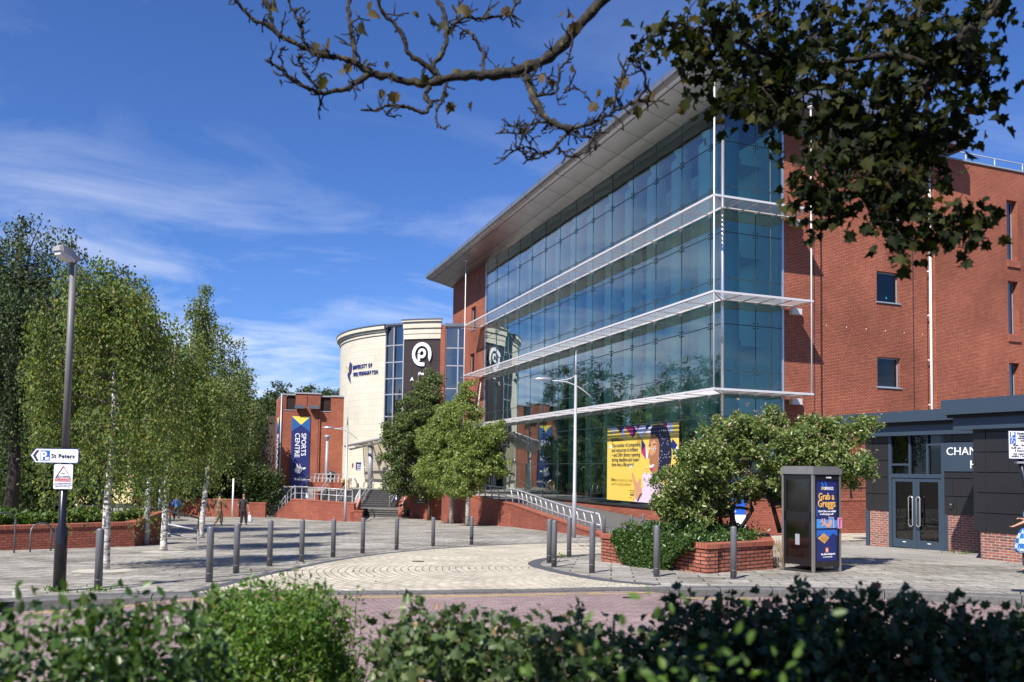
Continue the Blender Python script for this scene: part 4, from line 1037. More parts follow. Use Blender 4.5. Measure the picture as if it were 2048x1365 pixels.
b=MB();q=W(*gnd(882,1037),0);zq=G(*gnd(882,1037));b.obox((q.x,q.y),r0,.31,.32,zq+.08,zq+1.02);b.obox((q.x,q.y),r0,.34,.36,zq+1.02,zq+1.1);o=thing('wheelie_bin',(q.x,q.y,zq),'dark green wheeled bin in the shade by the brick wall','bin')
b.build('body',M_green,o);b=MB();b.tube([q+Vector((0,0,zq+.1))+Vector(r0)*-.34,q+Vector((0,0,zq+.1))+Vector(r0)*.34],.1,10);b.build('wheel',M_black,o)
# litter bin, post top lamp, yellow cone thing at terrace
q=PD(662,972,78.6);o=thing('litter_bin',(q.x,q.y,DECK),'grey domed litter bin on the terrace behind the handrail','bin')
b=MB();b.lathe((q.x,q.y,DECK),[(.36,0),(.36,.75),(.40,.8),(.40,1.0)],16);b.build('body',M_steel,o);b=MB();b.lathe((q.x,q.y,DECK),[(.41,1.0),(.42,1.35),(.36,1.5),(.2,1.6),(.02,1.62)],16);b.build('dome',mat('bin_bronze',(.07,.07,.065),.35,.4),o)
q=PD(690,975,78.2);o=thing('salt_bin',(q.x,q.y,DECK),'small yellow grit box on the terrace next to the slim lamp post','grit bin')
b=MB();b.obox((q.x,q.y),r0,.34,.28,DECK,DECK+.75);b.build('body',M_orng,o);b=MB();b.obox((q.x,q.y),r0,.37,.31,DECK+.75,DECK+.88);b.build('lid',M_orng,o)
q=PD(706,978,77.8);o=thing('hooped_stand',(q.x,q.y,DECK),'silver arched stand on the terrace right of the yellow box','cycle stand')
b=MB();b.tube([q+Vector(r0)*.38*math.cos(a)*1.0+Vector((0,0,DECK-q.z+.05+.95*math.sin(a))) for a in np.linspace(math.pi,0,12)],.06,8);b.build('hoop',M_silver,o)
# ---------------------------------------------------------------- Chancellor's Hall
HZ=-2.42
hall=thing('hall_building',W(13.2,27.5,HZ),'single storey charcoal panelled hall with slate blue roof edge and glazed double doors','building')
dv=Vector((.484,-.875)).normalized()          # along the wall, towards the camera (lat,dist)
nv=Vector((-dv.y*-1,dv.x*-1));                  # placeholder
nv=Vector((-.875,-.484))                       # outward (towards plaza)
H0=Vector((13.05,28.85))                        # wall point at pixel column ~1780
def HP(s,o,z): p=H0+dv*s+nv*o;return W(p.x,p.y,z)
def hbox(mb,s0,s1,o0,o1,z0,z1):
    P=[HP(s,o,0) for s,o in((s0,o0),(s1,o0),(s1,o1),(s0,o1))];mb.prism([(p.x,p.y) for p in P],z0,z1)
ZR=2.17
# recessed wall: brick base + panels left of the doors
mb=MB();hbox(mb,-.80,-.02,-.35,0,HZ-.3,-1.2);hbox(mb,2.02,4.9,-.35,0,HZ-.3,-1.2);hbox(mb,-.75,4.9,-7,-.36,HZ-.3,ZR-.3);mb.build('brick_base',M_hallbrick,hall)
def panels(s0,s1,rows,cols,off,name='cladding',g=.012,dep=.08):
    mb=MB();gp=MB();hbox(gp,s0+.005,s1-.005,off-dep,off+.01,rows[0]+.005,rows[-1]-.005)
    for r in range(len(rows)-1):
        cs=[s0]+sorted(cols[r%len(cols)])+[s1]
        for a,b in zip(cs,cs[1:]):
            if b-a>.03: hbox(mb,a+g,b-g,off+.012,off+.03,rows[r]+g,rows[r+1]-g)
    gp.build('panel_joints',M_gap,hall);return mb.build(name,M_panel,hall)
rows=[-1.2,-.62,-.04,.54,1.12,1.72]
panels(-.95,-.02,rows,[[-.62],[-.62]],.0);
panels(2.02,4.9,rows,[[2.45],[2.02+.3,3.6],[2.9]],.0)
# doors
f=MB()
zt=-.05
for a,b in((-.02,.09),(1.93,2.03)): hbox(f,a,b,-.1,.03,HZ-.02,1.75)
hbox(f,.09,1.93,-.1,.03,zt,zt+.13);hbox(f,.09,1.93,-.1,.03,1.62,1.75)
hbox(f,.75,.82,-.09,.02,zt+.13,1.62);hbox(f,1.40,1.47,-.09,.02,zt+.13,1.62);hbox(f,.09,.75,-.09,.02,.36,.43);hbox(f,1.47,1.93,-.09,.02,1.02,1.08)
f.build('door_frame',M_slate,hall)
for k,(a,b) in enumerate(((.10,.995),(1.005,1.92))):
    d=MB();hbox(d,a,a+.12,-.06,-.0,HZ+.02,zt-.01);hbox(d,b-.12,b,-.06,-.0,HZ+.02,zt-.01);hbox(d,a+.12,b-.12,-.06,0,HZ+.02,HZ+.3);hbox(d,a+.12,b-.12,-.06,0,zt-.13,zt-.01)
    do=d.build('door',M_slate,hall)
    g=MB();g.poly([HP(a+.12,-.03,HZ+.3),HP(b-.12,-.03,HZ+.3),HP(b-.12,-.03,zt-.13),HP(a+.12,-.03,zt-.13)]);g.build('pane',M_glassd,do)
    s_=.80 if k==0 else 1.12;h=MB();r_=.02
    pts=[(s_,.02),(s_,.10)]
    x1,x2=(s_-.02,s_+.13) if k==0 else (s_-.05,s_+.08)
    zb_,ztt=HZ+.75,HZ+1.75
    loop=[(x1,zb_+.05),(x1+.05,zb_),(x2-.05,zb_),(x2,zb_+.05),(x2,ztt-.05),(x2-.05,ztt),(x1+.05,ztt),(x1,ztt-.05),(x1,zb_+.05)]
    h.tube([HP(s,.09,z) for s,z in loop],.018,8);h.tube([HP((x1+x2)/2,.09,zb_),HP((x1+x2)/2,.0,zb_)],.014,6);h.tube([HP((x1+x2)/2,.09,ztt),HP((x1+x2)/2,.0,ztt)],.014,6);h.build('handle',M_silver,do)
    n=MB();hbox(n,(a+b)/2-.06,(a+b)/2+.06,.0,.01,HZ+.2,HZ+.225);n.build('kick_label',M_white,do)
g=MB();g.poly([HP(.09,-.05,zt+.13),HP(1.93,-.05,zt+.13),HP(1.93,-.05,1.62),HP(.09,-.05,1.62)]);g.build('transom_glass',M_glassd,hall)
# lobby
l=MB();hbox(l,.0,2.0,-4,-3.9,HZ,1.8);hbox(l,-.1,0,-4,-.36+.2,HZ,1.8);hbox(l,2.0,2.1,-4,-.36+.2,HZ,1.8);l.build('lobby',M_innerd,hall)
l=MB();hbox(l,.75,1.35,.06,.13,1.62,1.66);l.build('strip_lamp',M_white,hall)
# corner post at the far end of the wall and intercom
q=MB();hbox(q,-.96,-.82,-.2,.02,HZ-.2,-1.2);hbox(q,2.03,2.12,-.1,.02,HZ-.2,-1.05);q.build('rainwater_box',M_slate,hall)
q=MB();hbox(q,2.22,2.33,.04,.07,-1.02,-.84);q.build('intercom',M_gap,hall);q=MB();hbox(q,2.25,2.30,.07,.078,-.90,-.86);q.build('intercom_button',M_silver,hall)
# roof bands of the recessed part
def band(s0,s1,o,back,z0,z1,nm='roof_band'): 
    m=MB();hbox(m,s0,s1,-back,o,z0,z1);return m.build(nm,M_slate,hall)
band(-1.95,4.9,.5,7,ZR-.36,ZR);band(-1.7,4.9,.38,7,ZR-.46,ZR-.365,'roof_recess').data.materials[0]=M_gap
band(-1.45,4.9,.25,7,ZR-.80,ZR-.465)
# projecting block
o2=2.75
mb=MB();hbox(mb,4.9,16,-6,o2,HZ-.3,-1.28);mb.build('brick_base',M_hallbrick,hall)
mb=MB();hbox(mb,4.86,16,-6,o2-.02,-1.28,ZR-.5);mb.build('inner_block',M_gap,hall)
rows2=[-1.5,-.98,-.42,.14,.70,1.26,1.75]
panels(4.75,16,rows2,[[5.1,8.2],[5.1,6.1,9.2],[5.1,7.4],[5.1,5.75,8.6],[5.1,9]],o2)
q=MB();hbox(q,4.73,4.88,o2-.6,o2+.02,-1.5,1.75);q.build('corner_panel',M_panel,hall)
band(4.1,16,o2+.5,7,ZR-.42,ZR+.0);band(4.2,16,o2+.38,7,ZR-.5,ZR-.425,'roof_recess').data.materials[0]=M_gap
band(4.3,16,o2+.25,7,ZR-.84,ZR-.505)
# sign plate and letters on the recessed wall
P=Plane(HP(2.06,.035,.18),(HP(1,0,0)-HP(0,0,0)),(0,0,1))
sg=thing('hall_sign',P.o,"slate blue name plate with white capitals on the hall's charcoal wall right of the doors",'sign')
b=MB();P.poly(b,[(0,0),(2.75,0),(2.75,.92),(0,.92)],0,.03);b.build('plate',M_slate,sg)
P.text('lettering',"CHANCELLOR'S",.36,M_signw,sg,.08,.52,w=.035,ext=.012,bold=0,spacing=1.02)
P.text('lettering','HALL',.36,M_signw,sg,.86,.10,w=.035,ext=.012)
# ---------------------------------------------------------------- low wall + ramp rail beside the library's brick side
bw=[ (9.5,35.0),(13.2,35.2),(16.5,37.3)]
th=brickwall('side_wall',[(10.2,36.3),(13.6,36.8),(20.5,38.9)],[-1.05,-1.05,-.95],.34,'red brick wall carrying a black handrail between the hall and the library')
railing('side_handrail',[(10.2,36.3,-1.05),(13.6,36.8,-1.05),(20,38.7,-.95)],.95,'black metal handrail on the brick wall between the hall and the library',1.2,m=M_black,leanv=tuple(Vector(r0)*-.12))
ks=MB();a=PD(1690,1012,37.2);
# totem sign seen under the shrub
a=PD(1461,1054,27);P=Plane((a.x,a.y,G(*LD(a))),tuple(r0),(0,0,1));t=thing('totem_sign',P.P(.25,0),'tall white and blue wayfinding totem half hidden behind the shrub stems','sign')
b=MB();P.poly(b,[(0,0),(.46,0),(.46,1.15),(0,1.15)],0,-.1 if False else .1);b.build('lower_panel',M_signw,t);b=MB();P.poly(b,[(0,1.155),(.46,1.155),(.46,2.3),(0,2.3)],0,.1);b.build('upper_panel',M_blue,t)
for k in range(6): P.text('lettering',['P','i','Library','Campus','Arena','City'][k] if False else ['i','P','i','P','i','P'][k],.14,M_signw,t,.08,2.08-.18*k,w=.105)
# ---------------------------------------------------------------- poster on the glass front
pX=XG-.10
P=Plane((pX,45.62,-1.68),(0,-1,0),(0,0,1));PW=8.08;PH=4.32
po=thing('wall_poster',P.P(PW/2,0),'huge yellow poster of a smiling student on the lower glass front','poster')
b=MB();P.poly(b,[(0,0),(PW,0),(PW,PH),(0,PH)],0,.03);b.build('sheet',M_pyel,po)
L1=.036
def pp(pts,m,nm,w=L1,par=po):
    b=MB();P.poly(b,[(u*PW,v*PH) for u,v in pts],w);return b.build(nm,m,par)
tri=[([(.04,1),(.10,.905),(.15,1)],M_lil),([(.15,1),(.215,.92),(.275,1)],M_navy),([(.215,.92),(.275,1),(.275,.83)],M_lil),
 ([(.275,1),(.395,.84),(.40,1)],M_mag),([(.40,1),(.395,.84),(.455,.93)],M_navy),([(.455,.93),(.405,1),(.455,1)],M_lil),([(.455,1),(.455,.94),(.51,1)],M_mag),
 ([(.455,.93),(.51,1),(.58,1),(.58,.92),(.52,.83)],M_lil),([(.58,1),(.58,.92),(.65,1)],M_navy),([(.58,.92),(.65,.99),(.70,.98),(.62,.86)],M_signw),
 ([(.52,.83),(.52,.65),(.575,.74)],M_navy),([(.575,.74),(.52,.645),(.585,.55)],M_mag),([(.585,.73),(.585,.55),(.62,.6)],M_signw),
 ([(.455,.93),(.515,.84),(.515,.68),(.455,.77)],M_och),([(.80,1),(.86,1),(.86,.93)],M_mag),([(.86,1),(.93,1),(.93,.86),(.87,.92)],M_lil),
 ([(.93,.80),(.99,.72),(.94,.65),(.90,.72)],M_navy),([(.99,.72),(1,.60),(.97,.56),(.94,.65)],M_signw)]
for k,(p,m) in enumerate(tri): pp(p,m,'bunting_triangle',L1+.001*(k%3))
# student portrait : shoulder, hair, face, hand
pp([(.53,.35),(.57,.38),(.66,.38),(.74,.34),(.84,.22),(.86,0),(.42,0),(.44,.13),(.50,.20),(.55,.18)],M_pink,'pink_top',L1+.004)
pp([(.645,.94),(.68,.985),(.75,.99),(.83,.975),(.88,.90),(.91,.78),(.92,.60),(.90,.42),(.84,.30),(.76,.30),(.72,.42),(.69,.6),(.655,.8)],M_ink,'hair',L1+.005)
pp([(.66,.86),(.70,.87),(.745,.82),(.765,.74),(.76,.55),(.745,.40),(.70,.36),(.655,.40),(.638,.46),(.64,.50),(.628,.525),(.637,.55),(.612,.585),(.615,.61),(.632,.66),(.625,.73),(.632,.80)],M_skind,'face',L1+.007)
pp([(.655,.78),(.70,.80),(.73,.74),(.71,.64),(.66,.60),(.64,.62),(.645,.7)],M_skinl,'cheek_light',L1+.008)
pp([(.632,.475),(.665,.485),(.70,.49),(.69,.465),(.66,.445),(.64,.45)],M_signw,'smile',L1+.009);pp([(.632,.45),(.66,.442),(.695,.467),(.68,.42),(.655,.405),(.64,.42)],M_mag,'lower_lip',L1+.010)
pp([(.675,.685),(.70,.70),(.725,.69),(.70,.665)],M_signw,'eye',L1+.009);pp([(.695,.695),(.71,.695),(.71,.672),(.695,.672)],M_ink,'pupil',L1+.0105)
pp([(.665,.735),(.70,.755),(.735,.735),(.70,.74)],M_ink,'eyebrow',L1+.0105);pp([(.628,.70),(.645,.705),(.645,.685),(.630,.68)],M_signw,'eye',L1+.009)
pp([(.62,.735),(.645,.745),(.65,.735),(.625,.725)],M_ink,'eyebrow',L1+.0105)
for k in range(38):
    u=random.uniform(.75,.89);v=random.uniform(.45,.93);pp([(u,v),(u+.006,v+.003),(u+.005,v+.014),(u-.001,v+.010)],M_lil,'hair_bead',L1+.0088) if k<38 and u-.75<(.14) else None
pp([(.385,.375),(.405,.385),(.42,.33),(.455,.26),(.47,.25),(.50,.31),(.515,.30),(.51,.22),(.53,.17),(.53,.08),(.49,.03),(.45,.03),(.43,.10),(.425,.20),(.40,.30)],M_skinl,'hand',L1+.011)
pp([(.465,.01),(.50,.09),(.535,.125),(.535,.105),(.51,.075),(.485,.01)],M_ink,'wristband',L1+.013)
for i,t in enumerate(('The number of computers','and resources is brilliant','– and 24hr library opening','during deadline and exam','time was a life-saver!')):
    P.text('lettering',t,.33,M_txt,po,.075*PW,(.728-.0655*i)*PH,w=L1+.004,bold=.002,sx=.98)
P.text('lettering','“',.9,M_signw,po,.036*PW,(.62)*PH,w=L1+.004,bold=.01);P.text('lettering','”',.9,M_signw,po,.345*PW,(.345)*PH,w=L1+.004,bold=.01)
P.text('lettering','btw...',.30,M_txt,po,.072*PW,.262*PH,w=L1+.004,bold=.002,sx=.98)
for i,t in enumerate(('Your university has a silver','award for teaching excellence”')): P.text('lettering',t,.28,M_och,po,(.125 if i==0 else .072)*PW,(.262-.055*i)*PH,w=L1+.004,sx=.72)
P.text('lettering','UNIVERSITY OF',.10,M_txt,po,.11*PW,.838*PH,w=L1+.004);P.text('lettering','WOLVERHAMPTON',.13,M_txt,po,.11*PW,.812*PH,w=L1+.004,bold=.002)
pp([(.06,.86),(.07,.82),(.08,.85),(.095,.86),(.1,.80),(.085,.81),(.08,.79),(.075,.815),(.065,.83)],M_txt,'emblem',L1+.002)
P.text('lettering','STUDENT',.15,M_och,po,.36*PW,.115*PH,w=L1+.004);P.text('lettering','VOICE',.17,M_txt,po,.36*PW,.075*PH,w=L1+.004,bold=.003)
b=MB();q=[(.35,.15),(.44,.15),(.44,.05),(.42,.05),(.41,.02),(.40,.05),(.35,.055),(.35,.15)];b.tube([P.P(u*PW,v*PH,L1+.004) for u,v in q],.012,4);b.build('speech_outline',M_och,po)
# ---------------------------------------------------------------- phone kiosk
kc=Vector((6.65,18.42));du=Vector((.87,.49)).normalized();dl=Vector((-.49,.87)).normalized();S=.90
KZ=G(6.4,18.9);KH=2.34
ki=thing('phone_box',W(*(kc+du*.45+dl*.45),KZ),'steel framed glass phone box with a dark blue bakery advert on its right face','phone box')
def KP(a,b,z): p=kc+du*a+dl*b;return W(p.x,p.y,KZ+z)
def kbox(mb,a0,a1,b0,b1,z0,z1): mb.prism([tuple(KP(a,b,0)[:2]) for a,b in((a0,b0),(a1,b0),(a1,b1),(a0,b1))],KZ+z0,KZ+z1)
M_kst=mat('kiosk_steel',(.36,.34,.32),.38,.7,noise=.2,nscale=5)
mb=MB()
for a in(0,S-.055):
    for b_ in(0,S-.055): kbox(mb,a,a+.055,b_,b_+.055,0,KH-.1)
mb.build('corner_posts',M_kst,ki)
mb=MB();kbox(mb,-.02,S+.02,-.02,S+.02,KH-.16,KH-.03);kbox(mb,.02,S-.02,.02,S-.02,KH-.03,KH+.02);mb.build('roof',M_kst,ki)
mb=MB();kbox(mb,.02,S-.02,.02,S-.02,.0,.05);mb.build('floor',M_blackm,ki)
# left face (b axis, at a=0): frame, mid rail, glass
fr=MB();kbox(fr,.01,.045,.055,S-.055,.16,.32);kbox(fr,.01,.045,.055,S-.055,1.12,1.34);kbox(fr,.01,.045,.055,S-.055,2.06,2.18);kbox(fr,.01,.045,.055,.13,.32,2.06);kbox(fr,.01,.045,S-.13,S-.055,.32,2.06)
kbox(fr,.055,S-.055,S-.045,S-.01,.16,.30);kbox(fr,.055,S-.055,S-.045,S-.01,2.06,2.18);kbox(fr,S-.045,S-.01,.055,S-.055,.16,.3);kbox(fr,S-.045,S-.01,.055,S-.055,2.06,2.18);kbox(fr,S-.045,S-.01,.055,S-.055,1.12,1.3)
fr.build('frame',M_black,ki)
g=MB();
for b0,b1,z0,z1 in((.13,S-.13,.32,1.12),(.13,S-.13,1.34,2.06)): g.poly([KP(.028,b1,z0),KP(.028,b0,z0),KP(.028,b0,z1),KP(.028,b1,z1)])
g.poly([KP(S-.03,.055,.3),KP(S-.03,S-.055,.3),KP(S-.03,S-.055,2.06),KP(S-.03,.055,2.06)])
g.build('glass',M_kiosk,ki)
rp=MB();kbox(rp,.06,S-.06,S-.04,S-.02,.3,2.06);rp.build('rear_panel',mat('faded_panel',(.34,.30,.24),.6,noise=.3,nscale=4),ki)
# payphone unit, shelf and notices
mb=MB();kbox(mb,.60,.86,.28,.66,1.10,1.62);kbox(mb,.56,.86,.20,.74,.95,1.08);tel=mb.build('telephone',M_black,ki)
mb=MB();kbox(mb,.585,.60,.34,.60,1.3,1.42);kbox(mb,.585,.60,.46,.58,1.48,1.56);mb.tube([KP(.57,.36,1.2),KP(.53,.33,1.35),KP(.57,.30,1.52)],.025,8);mb.build('keypad_and_handset',M_silver,tel)
mb=MB();kbox(mb,.80,.82,.22,.62,1.66,2.0);mb.build('notice_frame',M_black,ki);mb=MB();kbox(mb,.79,.80,.26,.58,1.7,1.96);mb.build('notice',M_steel,ki)
mb=MB();kbox(mb,.012,.02,.40,.52,.60,.84);mb.build('sticker',M_steel,ki)
mb=MB();kbox(mb,.55,.86,.2,.75,.06,.9);mb.build('cable_box',M_kst,ki)
# advert face (a axis at b=0)
fr=MB();kbox(fr,.055,S-.055,.005,.05,.14,.26);kbox(fr,.055,S-.055,.005,.05,2.06,2.18);kbox(fr,.055,.10,.005,.05,.26,2.06);kbox(fr,S-.10,S-.055,.005,.05,.26,2.06);fr.build('advert_frame',M_black,ki)
P=Plane(KP(.10,.0,.26),(KP(1,0,0)-KP(0,0,0)),(0,0,1));aw=S-.20;ah=1.80
ad=MB();P.poly(ad,[(0,0),(aw,0),(aw,ah),(0,ah)],-.03);ad=ad.build('advert',M_navy,ki)
N=NT('advert_glow');uvn=N.n('TexCoord');
def ap(pts,m,nm,w=-.026):
    b=MB();P.poly(b,[(u*aw,v*ah) for u,v in pts],w);return b.build(nm,m,ad)
M_adb=mat('advert_blue',(.02,.13,.50),.4);M_adl=mat('advert_light_blue',(.06,.30,.72),.4);M_gtxt=mat('advert_gold',(.85,.48,.10),.4);M_past=mat('pastry',(.62,.33,.10),.6,noise=.35,nscale=30);M_flesh=mat('advert_skin',(.62,.36,.27),.5)
ap([(0,.52),(1,.50),(1,.405),(0,.405)],M_adl,'counter');ap([(0,.393),(1,.393),(1,.30),(.8,.34),(.5,.26),(.2,.33),(0,.27)],M_adb,'lower_glow');ap([(0,.72),(.06,.70),(.10,.56),(0,.53)],M_adb,'side_glow')
ap([(.28,.98),(.40,.94),(.36,.90),(.26,.955)],M_adb,'leaf_reflection');ap([(.45,.99),(.55,.93),(.50,.90),(.42,.96)],M_adb,'leaf_reflection')
b=MB();b.tube([P.P(0,.393*ah,-.022),P.P(aw,.393*ah,-.022)],.006,4);b.build('split_rail',M_black,ad)
P.text('lettering','GREGGS',.095,M_signw,ad,.36*aw,.875*ah,w=-.022,bold=.0015,sx=.9)
sq=[(.27,.88),(.30,.88),(.30,.90),(.27,.90)]
for du_,dv_ in((0,0),(.035,0),(0,.022),(.035,.022)): ap([(u+du_,v+dv_-.005) for u,v in sq],M_gtxt,'tile')
P.text('lettering','Grab a',.215,M_gtxt,ad,.13*aw,.755*ah,w=-.022,bold=.003,sx=.86);P.text('lettering','Greggs',.235,M_gtxt,ad,.10*aw,.665*ah,w=-.022,bold=.003,sx=.86)
P.text('lettering','Click+Collect now available',.062,M_signw,ad,.12*aw,.60*ah,w=-.022,sx=.82);P.text('lettering','at order.greggs.co.uk',.062,M_signw,ad,.20*aw,.567*ah,w=-.022,sx=.82)
ap([(.60,.545),(.84,.535),(.86,.405),(.62,.405)],M_gtxt,'phone_case',-.024);ap([(.62,.54),(.82,.53),(.82,.41),(.62,.41)],M_adl,'phone_screen',-.0225)
ap([(.25,.50),(.28,.53),(.32,.52),(.33,.48),(.38,.49),(.37,.525),(.42,.53),(.45,.49),(.48,.46),(.56,.46),(.62,.50),(.74,.51),(.76,.47),(.70,.43),(.66,.41),(.52,.41),(.40,.44),(.30,.43),(.26,.42),(.24,.43),(.30,.455),(.34,.455),(.27,.48),(.20,.47),(.20,.49)],M_flesh,'hand',-.0205)
ap([(.08,.285),(.36,.345),(.62,.285),(.40,.215)],M_past,'pastry',-.022)
for k in range(4): ap([(.22+.08*k,.30),(.24+.08*k,.305),(.36+.06*k,.25),(.34+.06*k,.245)],mat('pastry_crease',(.36,.16,.04),.6),'crease',-.020)
ap([(.44,.165),(.58,.165),(.58,.105),(.44,.105)],mat('delivery_orange',(.80,.22,.08),.4),'logo_square',-.022);ap([(.50,.15),(.54,.14),(.54,.12),(.485,.12),(.48,.14)],M_signw,'logo_mark',-.020)
P.text('lettering','Also delivered by Just Eat',.055,M_signw,ad,.24*aw,.075*ah,w=-.022,bold=.0012,sx=.8);P.text('lettering','Terms and conditions apply',.032,M_signw,ad,.32*aw,.045*ah,w=-.022,sx=.85)
P.text('lettering','PHONE',.05,M_signw,ki,.45*aw,1.83,w=.004)
hd=MB();z0=.93
for a,b,c,d in((.92*aw,1.10*aw,.98,1.01),(.92*aw,1.10*aw,1.19,1.22),(.92*aw,.97*aw,1.0,1.2),(1.06*aw,1.10*aw,1.0,1.2)): P.poly(hd,[(a,c-.26+.0),(b,c-.26),(b,d-.26),(a,d-.26)],.03,.02)
hd.build('pull_handle',mat('handle_pink',(.70,.25,.45),.4),ki)
# ---------------------------------------------------------------- bollards
def bollard_proto():
    t=thing('bollard',(0,0,0),'x','bollard','grey steel bollards round the cobbled crossing',local=True)
    b=MB();b.lathe((0,0,0),[(.063,-.05),(.063,.985),(.058,1.0),(.045,1.012),(.02,1.02)],20);b.build('post',M_boll,t)
    b=MB();b.lathe((0,0,0),[(.0655,.16),(.0655,.175)],20);b.build('base_collar',M_boll,t)
    return t
B=[(196,1180,1.0,'bollard nearest the black parking sign post'),(418,1165,1.0,'leftmost bollard of the long curved row edging the cobbles'),(472,1147,1.0,'second bollard from the left in the long curved row'),(539,1133,1.03,'third bollard from the left in the long curved row'),(603,1124,1.02,'fourth bollard of the long curved row, in front of the brick wall corner'),(666,1115,1.0,'fifth bollard of the long row, left of the middle lamp post'),(725,1107,1.0,'sixth bollard of the long row, in front of the lower steps'),(793,1100,.98,'seventh bollard of the long row, at the right end of the steps'),(866,1093,.96,'eighth bollard of the long row, below the dark green tree'),(943,1090,.97,'last bollard of the long row, with a black sticker near its base'),
 (1098,1126,1.07,'left one of the two close bollards on the cobble point'),(1108,1134,1.07,'right one of the two close bollards on the cobble point'),(1138,1115,1.08,'bollard just left of the tall lamp post'),(1184,1146,1.05,'bollard in front of the left end of the planter'),(1313,1154,1.03,'bollard in front of the trailing greenery on the planter'),(1467,1158,1.03,'bollard nearest the phone box by the kerb'),
 (1208,1075,.9,'small far bollard at the foot of the ramp'),(1263,1072,.92,'far bollard behind the left of the planter'),(1286,1071,.95,'far bollard seen just over the planter greenery'),(1517,1064,.95,'far bollard behind the shrub stems')]
bp_=bollard_proto()
for i,(x,y,h,l) in enumerate(B):
    a=gnd(x,y);loc=WG(*a)
    lab='grey steel '+l
    if i==0: bp_.location=loc;bp_['label']=lab;bp_.scale=(1,1,h);o=bp_
    else: o=copytree(bp_,loc,rz=i*.7,label=lab,scale=(1,1,h))
    if i==9:
        s=MB();s.lathe((0,0,0),[(.0645,.22),(.0645,.34)],20);so=s.build('sticker',M_blackm,None);so.parent=o
# ---------------------------------------------------------------- lamps
def modern_lamp(lat,d,label,adir,h=8.1,big=True):
    z=G(lat,d);b0=W(lat,d,z);t=thing('street_lamp',b0,label,'street lamp','tall pale plaza lamps with curved arms')
    A=Vector(adir).normalized()
    m=MB();m.tube([b0-Vector((0,0,.1)),b0+Vector((0,0,1.9)),b0+Vector((0,0,1.92)),b0+Vector((0,0,h-1.1))],[.095,.09,.075,.06],14);m.build('mast',M_steel,t)
    m=MB();m.tube([b0+Vector((0,0,h-1.1)),b0+Vector((0,0,h-.6)),b0+Vector((0,0,h))],[.058,.045,.008],10);m.build('spike',M_steel,t)
    zz_=h-1.55
    m=MB();m.tube([b0+A*s+Vector((0,0,zz_+dz)) for s,dz in[(-.78,-.62),(-.55,-.38),(-.25,-.15),(0,0),(.4,.14),(.75,.17),(1.1,.19)]],[.012,.025,.032,.035,.034,.03,.03],8)
    m.tube([b0+A*s+Vector((0,0,zz_+dz)) for s,dz in[(0,.42),(.22,.30),(.5,.22),(.8,.19)]],[.03,.028,.022,.02],8);m.build('arm',M_steel,t)
    m=MB();S=Vector((-A.y,A.x,0))
    n=10;ring=[]
    c=b0+A*1.42+Vector((0,0,zz_+.23))
    import itertools
    b=len(m.v);L=[-.42,-.36,-.2,0,.2,.38,.46];Rw=[.02,.09,.15,.17,.15,.09,.02];Hh=[.01,.06,.11,.12,.10,.05,.01]
    for l,w_,h_ in zip(L,Rw,Hh):
        for k in range(12):
            a=2*math.pi*k/12;m.v.append(tuple(c+A*l+S*w_*math.cos(a)+Vector((0,0,(h_ if math.sin(a)>0 else .035*h_/.12)*math.sin(a)))))
    for i in range(len(L)-1):
        for k in range(12):
            k2=(k+1)%12;m.face((b+i*12+k,b+(i+1)*12+k,b+(i+1)*12+k2,b+i*12+k2),True)
    m.face([b+k for k in range(12)]);m.face([b+(len(L)-1)*12+k for k in range(11,-1,-1)])
    m.build('lamp_head',M_silver,t);return t
modern_lamp(*gnd(1148,1076),'tall pale lamp post with curved arm in front of the glass front',(-r0[0]*.9,-r0[1]*.9,0))
modern_lamp(*gnd(690,1044),'tall pale lamp post with curved arm in front of the cream curved building',(-r0[0]*.95,-r0[1]*.95,0))
modern_lamp(*gnd(292,1091),'thick grey lamp post rising into the birches at the end of the left planter',(f0[0],f0[1],0),h=7.6)
modern_lamp(*gnd(318,1068),'lamp post hidden among the birches with only its pale head showing',(r0[0]*.95,r0[1]*.95,0),h=8.0)
# post-top lamp on terrace
q=PD(652,975,80);t=thing('post_lamp',(q.x,q.y,DECK),'slim grey post lamp with a cup shaped top in front of the sports hall','street lamp')
z_=onD(653,872,80)[2];m=MB();m.tube([(q.x,q.y,DECK),(q.x,q.y,DECK+1.6),(q.x,q.y,z_-.5)],[.17,.15,.13],10);m.build('mast',M_steel,t)
m=MB();m.lathe((q.x,q.y,z_-.5),[(.12,0),(.17,.12),(.24,.3),(.28,.35),(.28,.52),(.24,.56)],14);m.build('lamp_head',M_steel,t)
# far white mast near the walkers
a=gnd(476,1037);b0=WG(a[0],66);m=MB();m.tube([b0,b0+Vector((0,0,3.2))],.065,8);o=m.build('white_post',M_white,org=b0);tag(o,'plain white post behind the walker in black','post')
# ---------------------------------------------------------------- old street lamp with parking signs (left)
la,ld_=gnd(118,1183);b0=WG(la,ld_)
t=thing('street_lamp',b0,'old grey street lamp with black base carrying the St Peters parking sign','street lamp')
m=MB();m.tube([b0-Vector((0,0,.1)),b0+Vector((0,0,1.02)),b0+Vector((0,0,1.08)),b0+Vector((0,0,2.25))],[.098,.094,.06,.052],16)
m.build('black_base',M_black,t)
M_lampgrey=mat('lamp_post_grey',(.145,.14,.135),.55,.1,noise=.15,nscale=8)
m=MB();m.tube([b0+Vector((0,0,2.25)),b0+Vector((0,0,5.5))],[.058,.052],14);m.build('mast',M_lampgrey,t)
m=MB();
m.obox(b0[:2],r0,.03,.012,b0.z+.35,b0.z+.8);
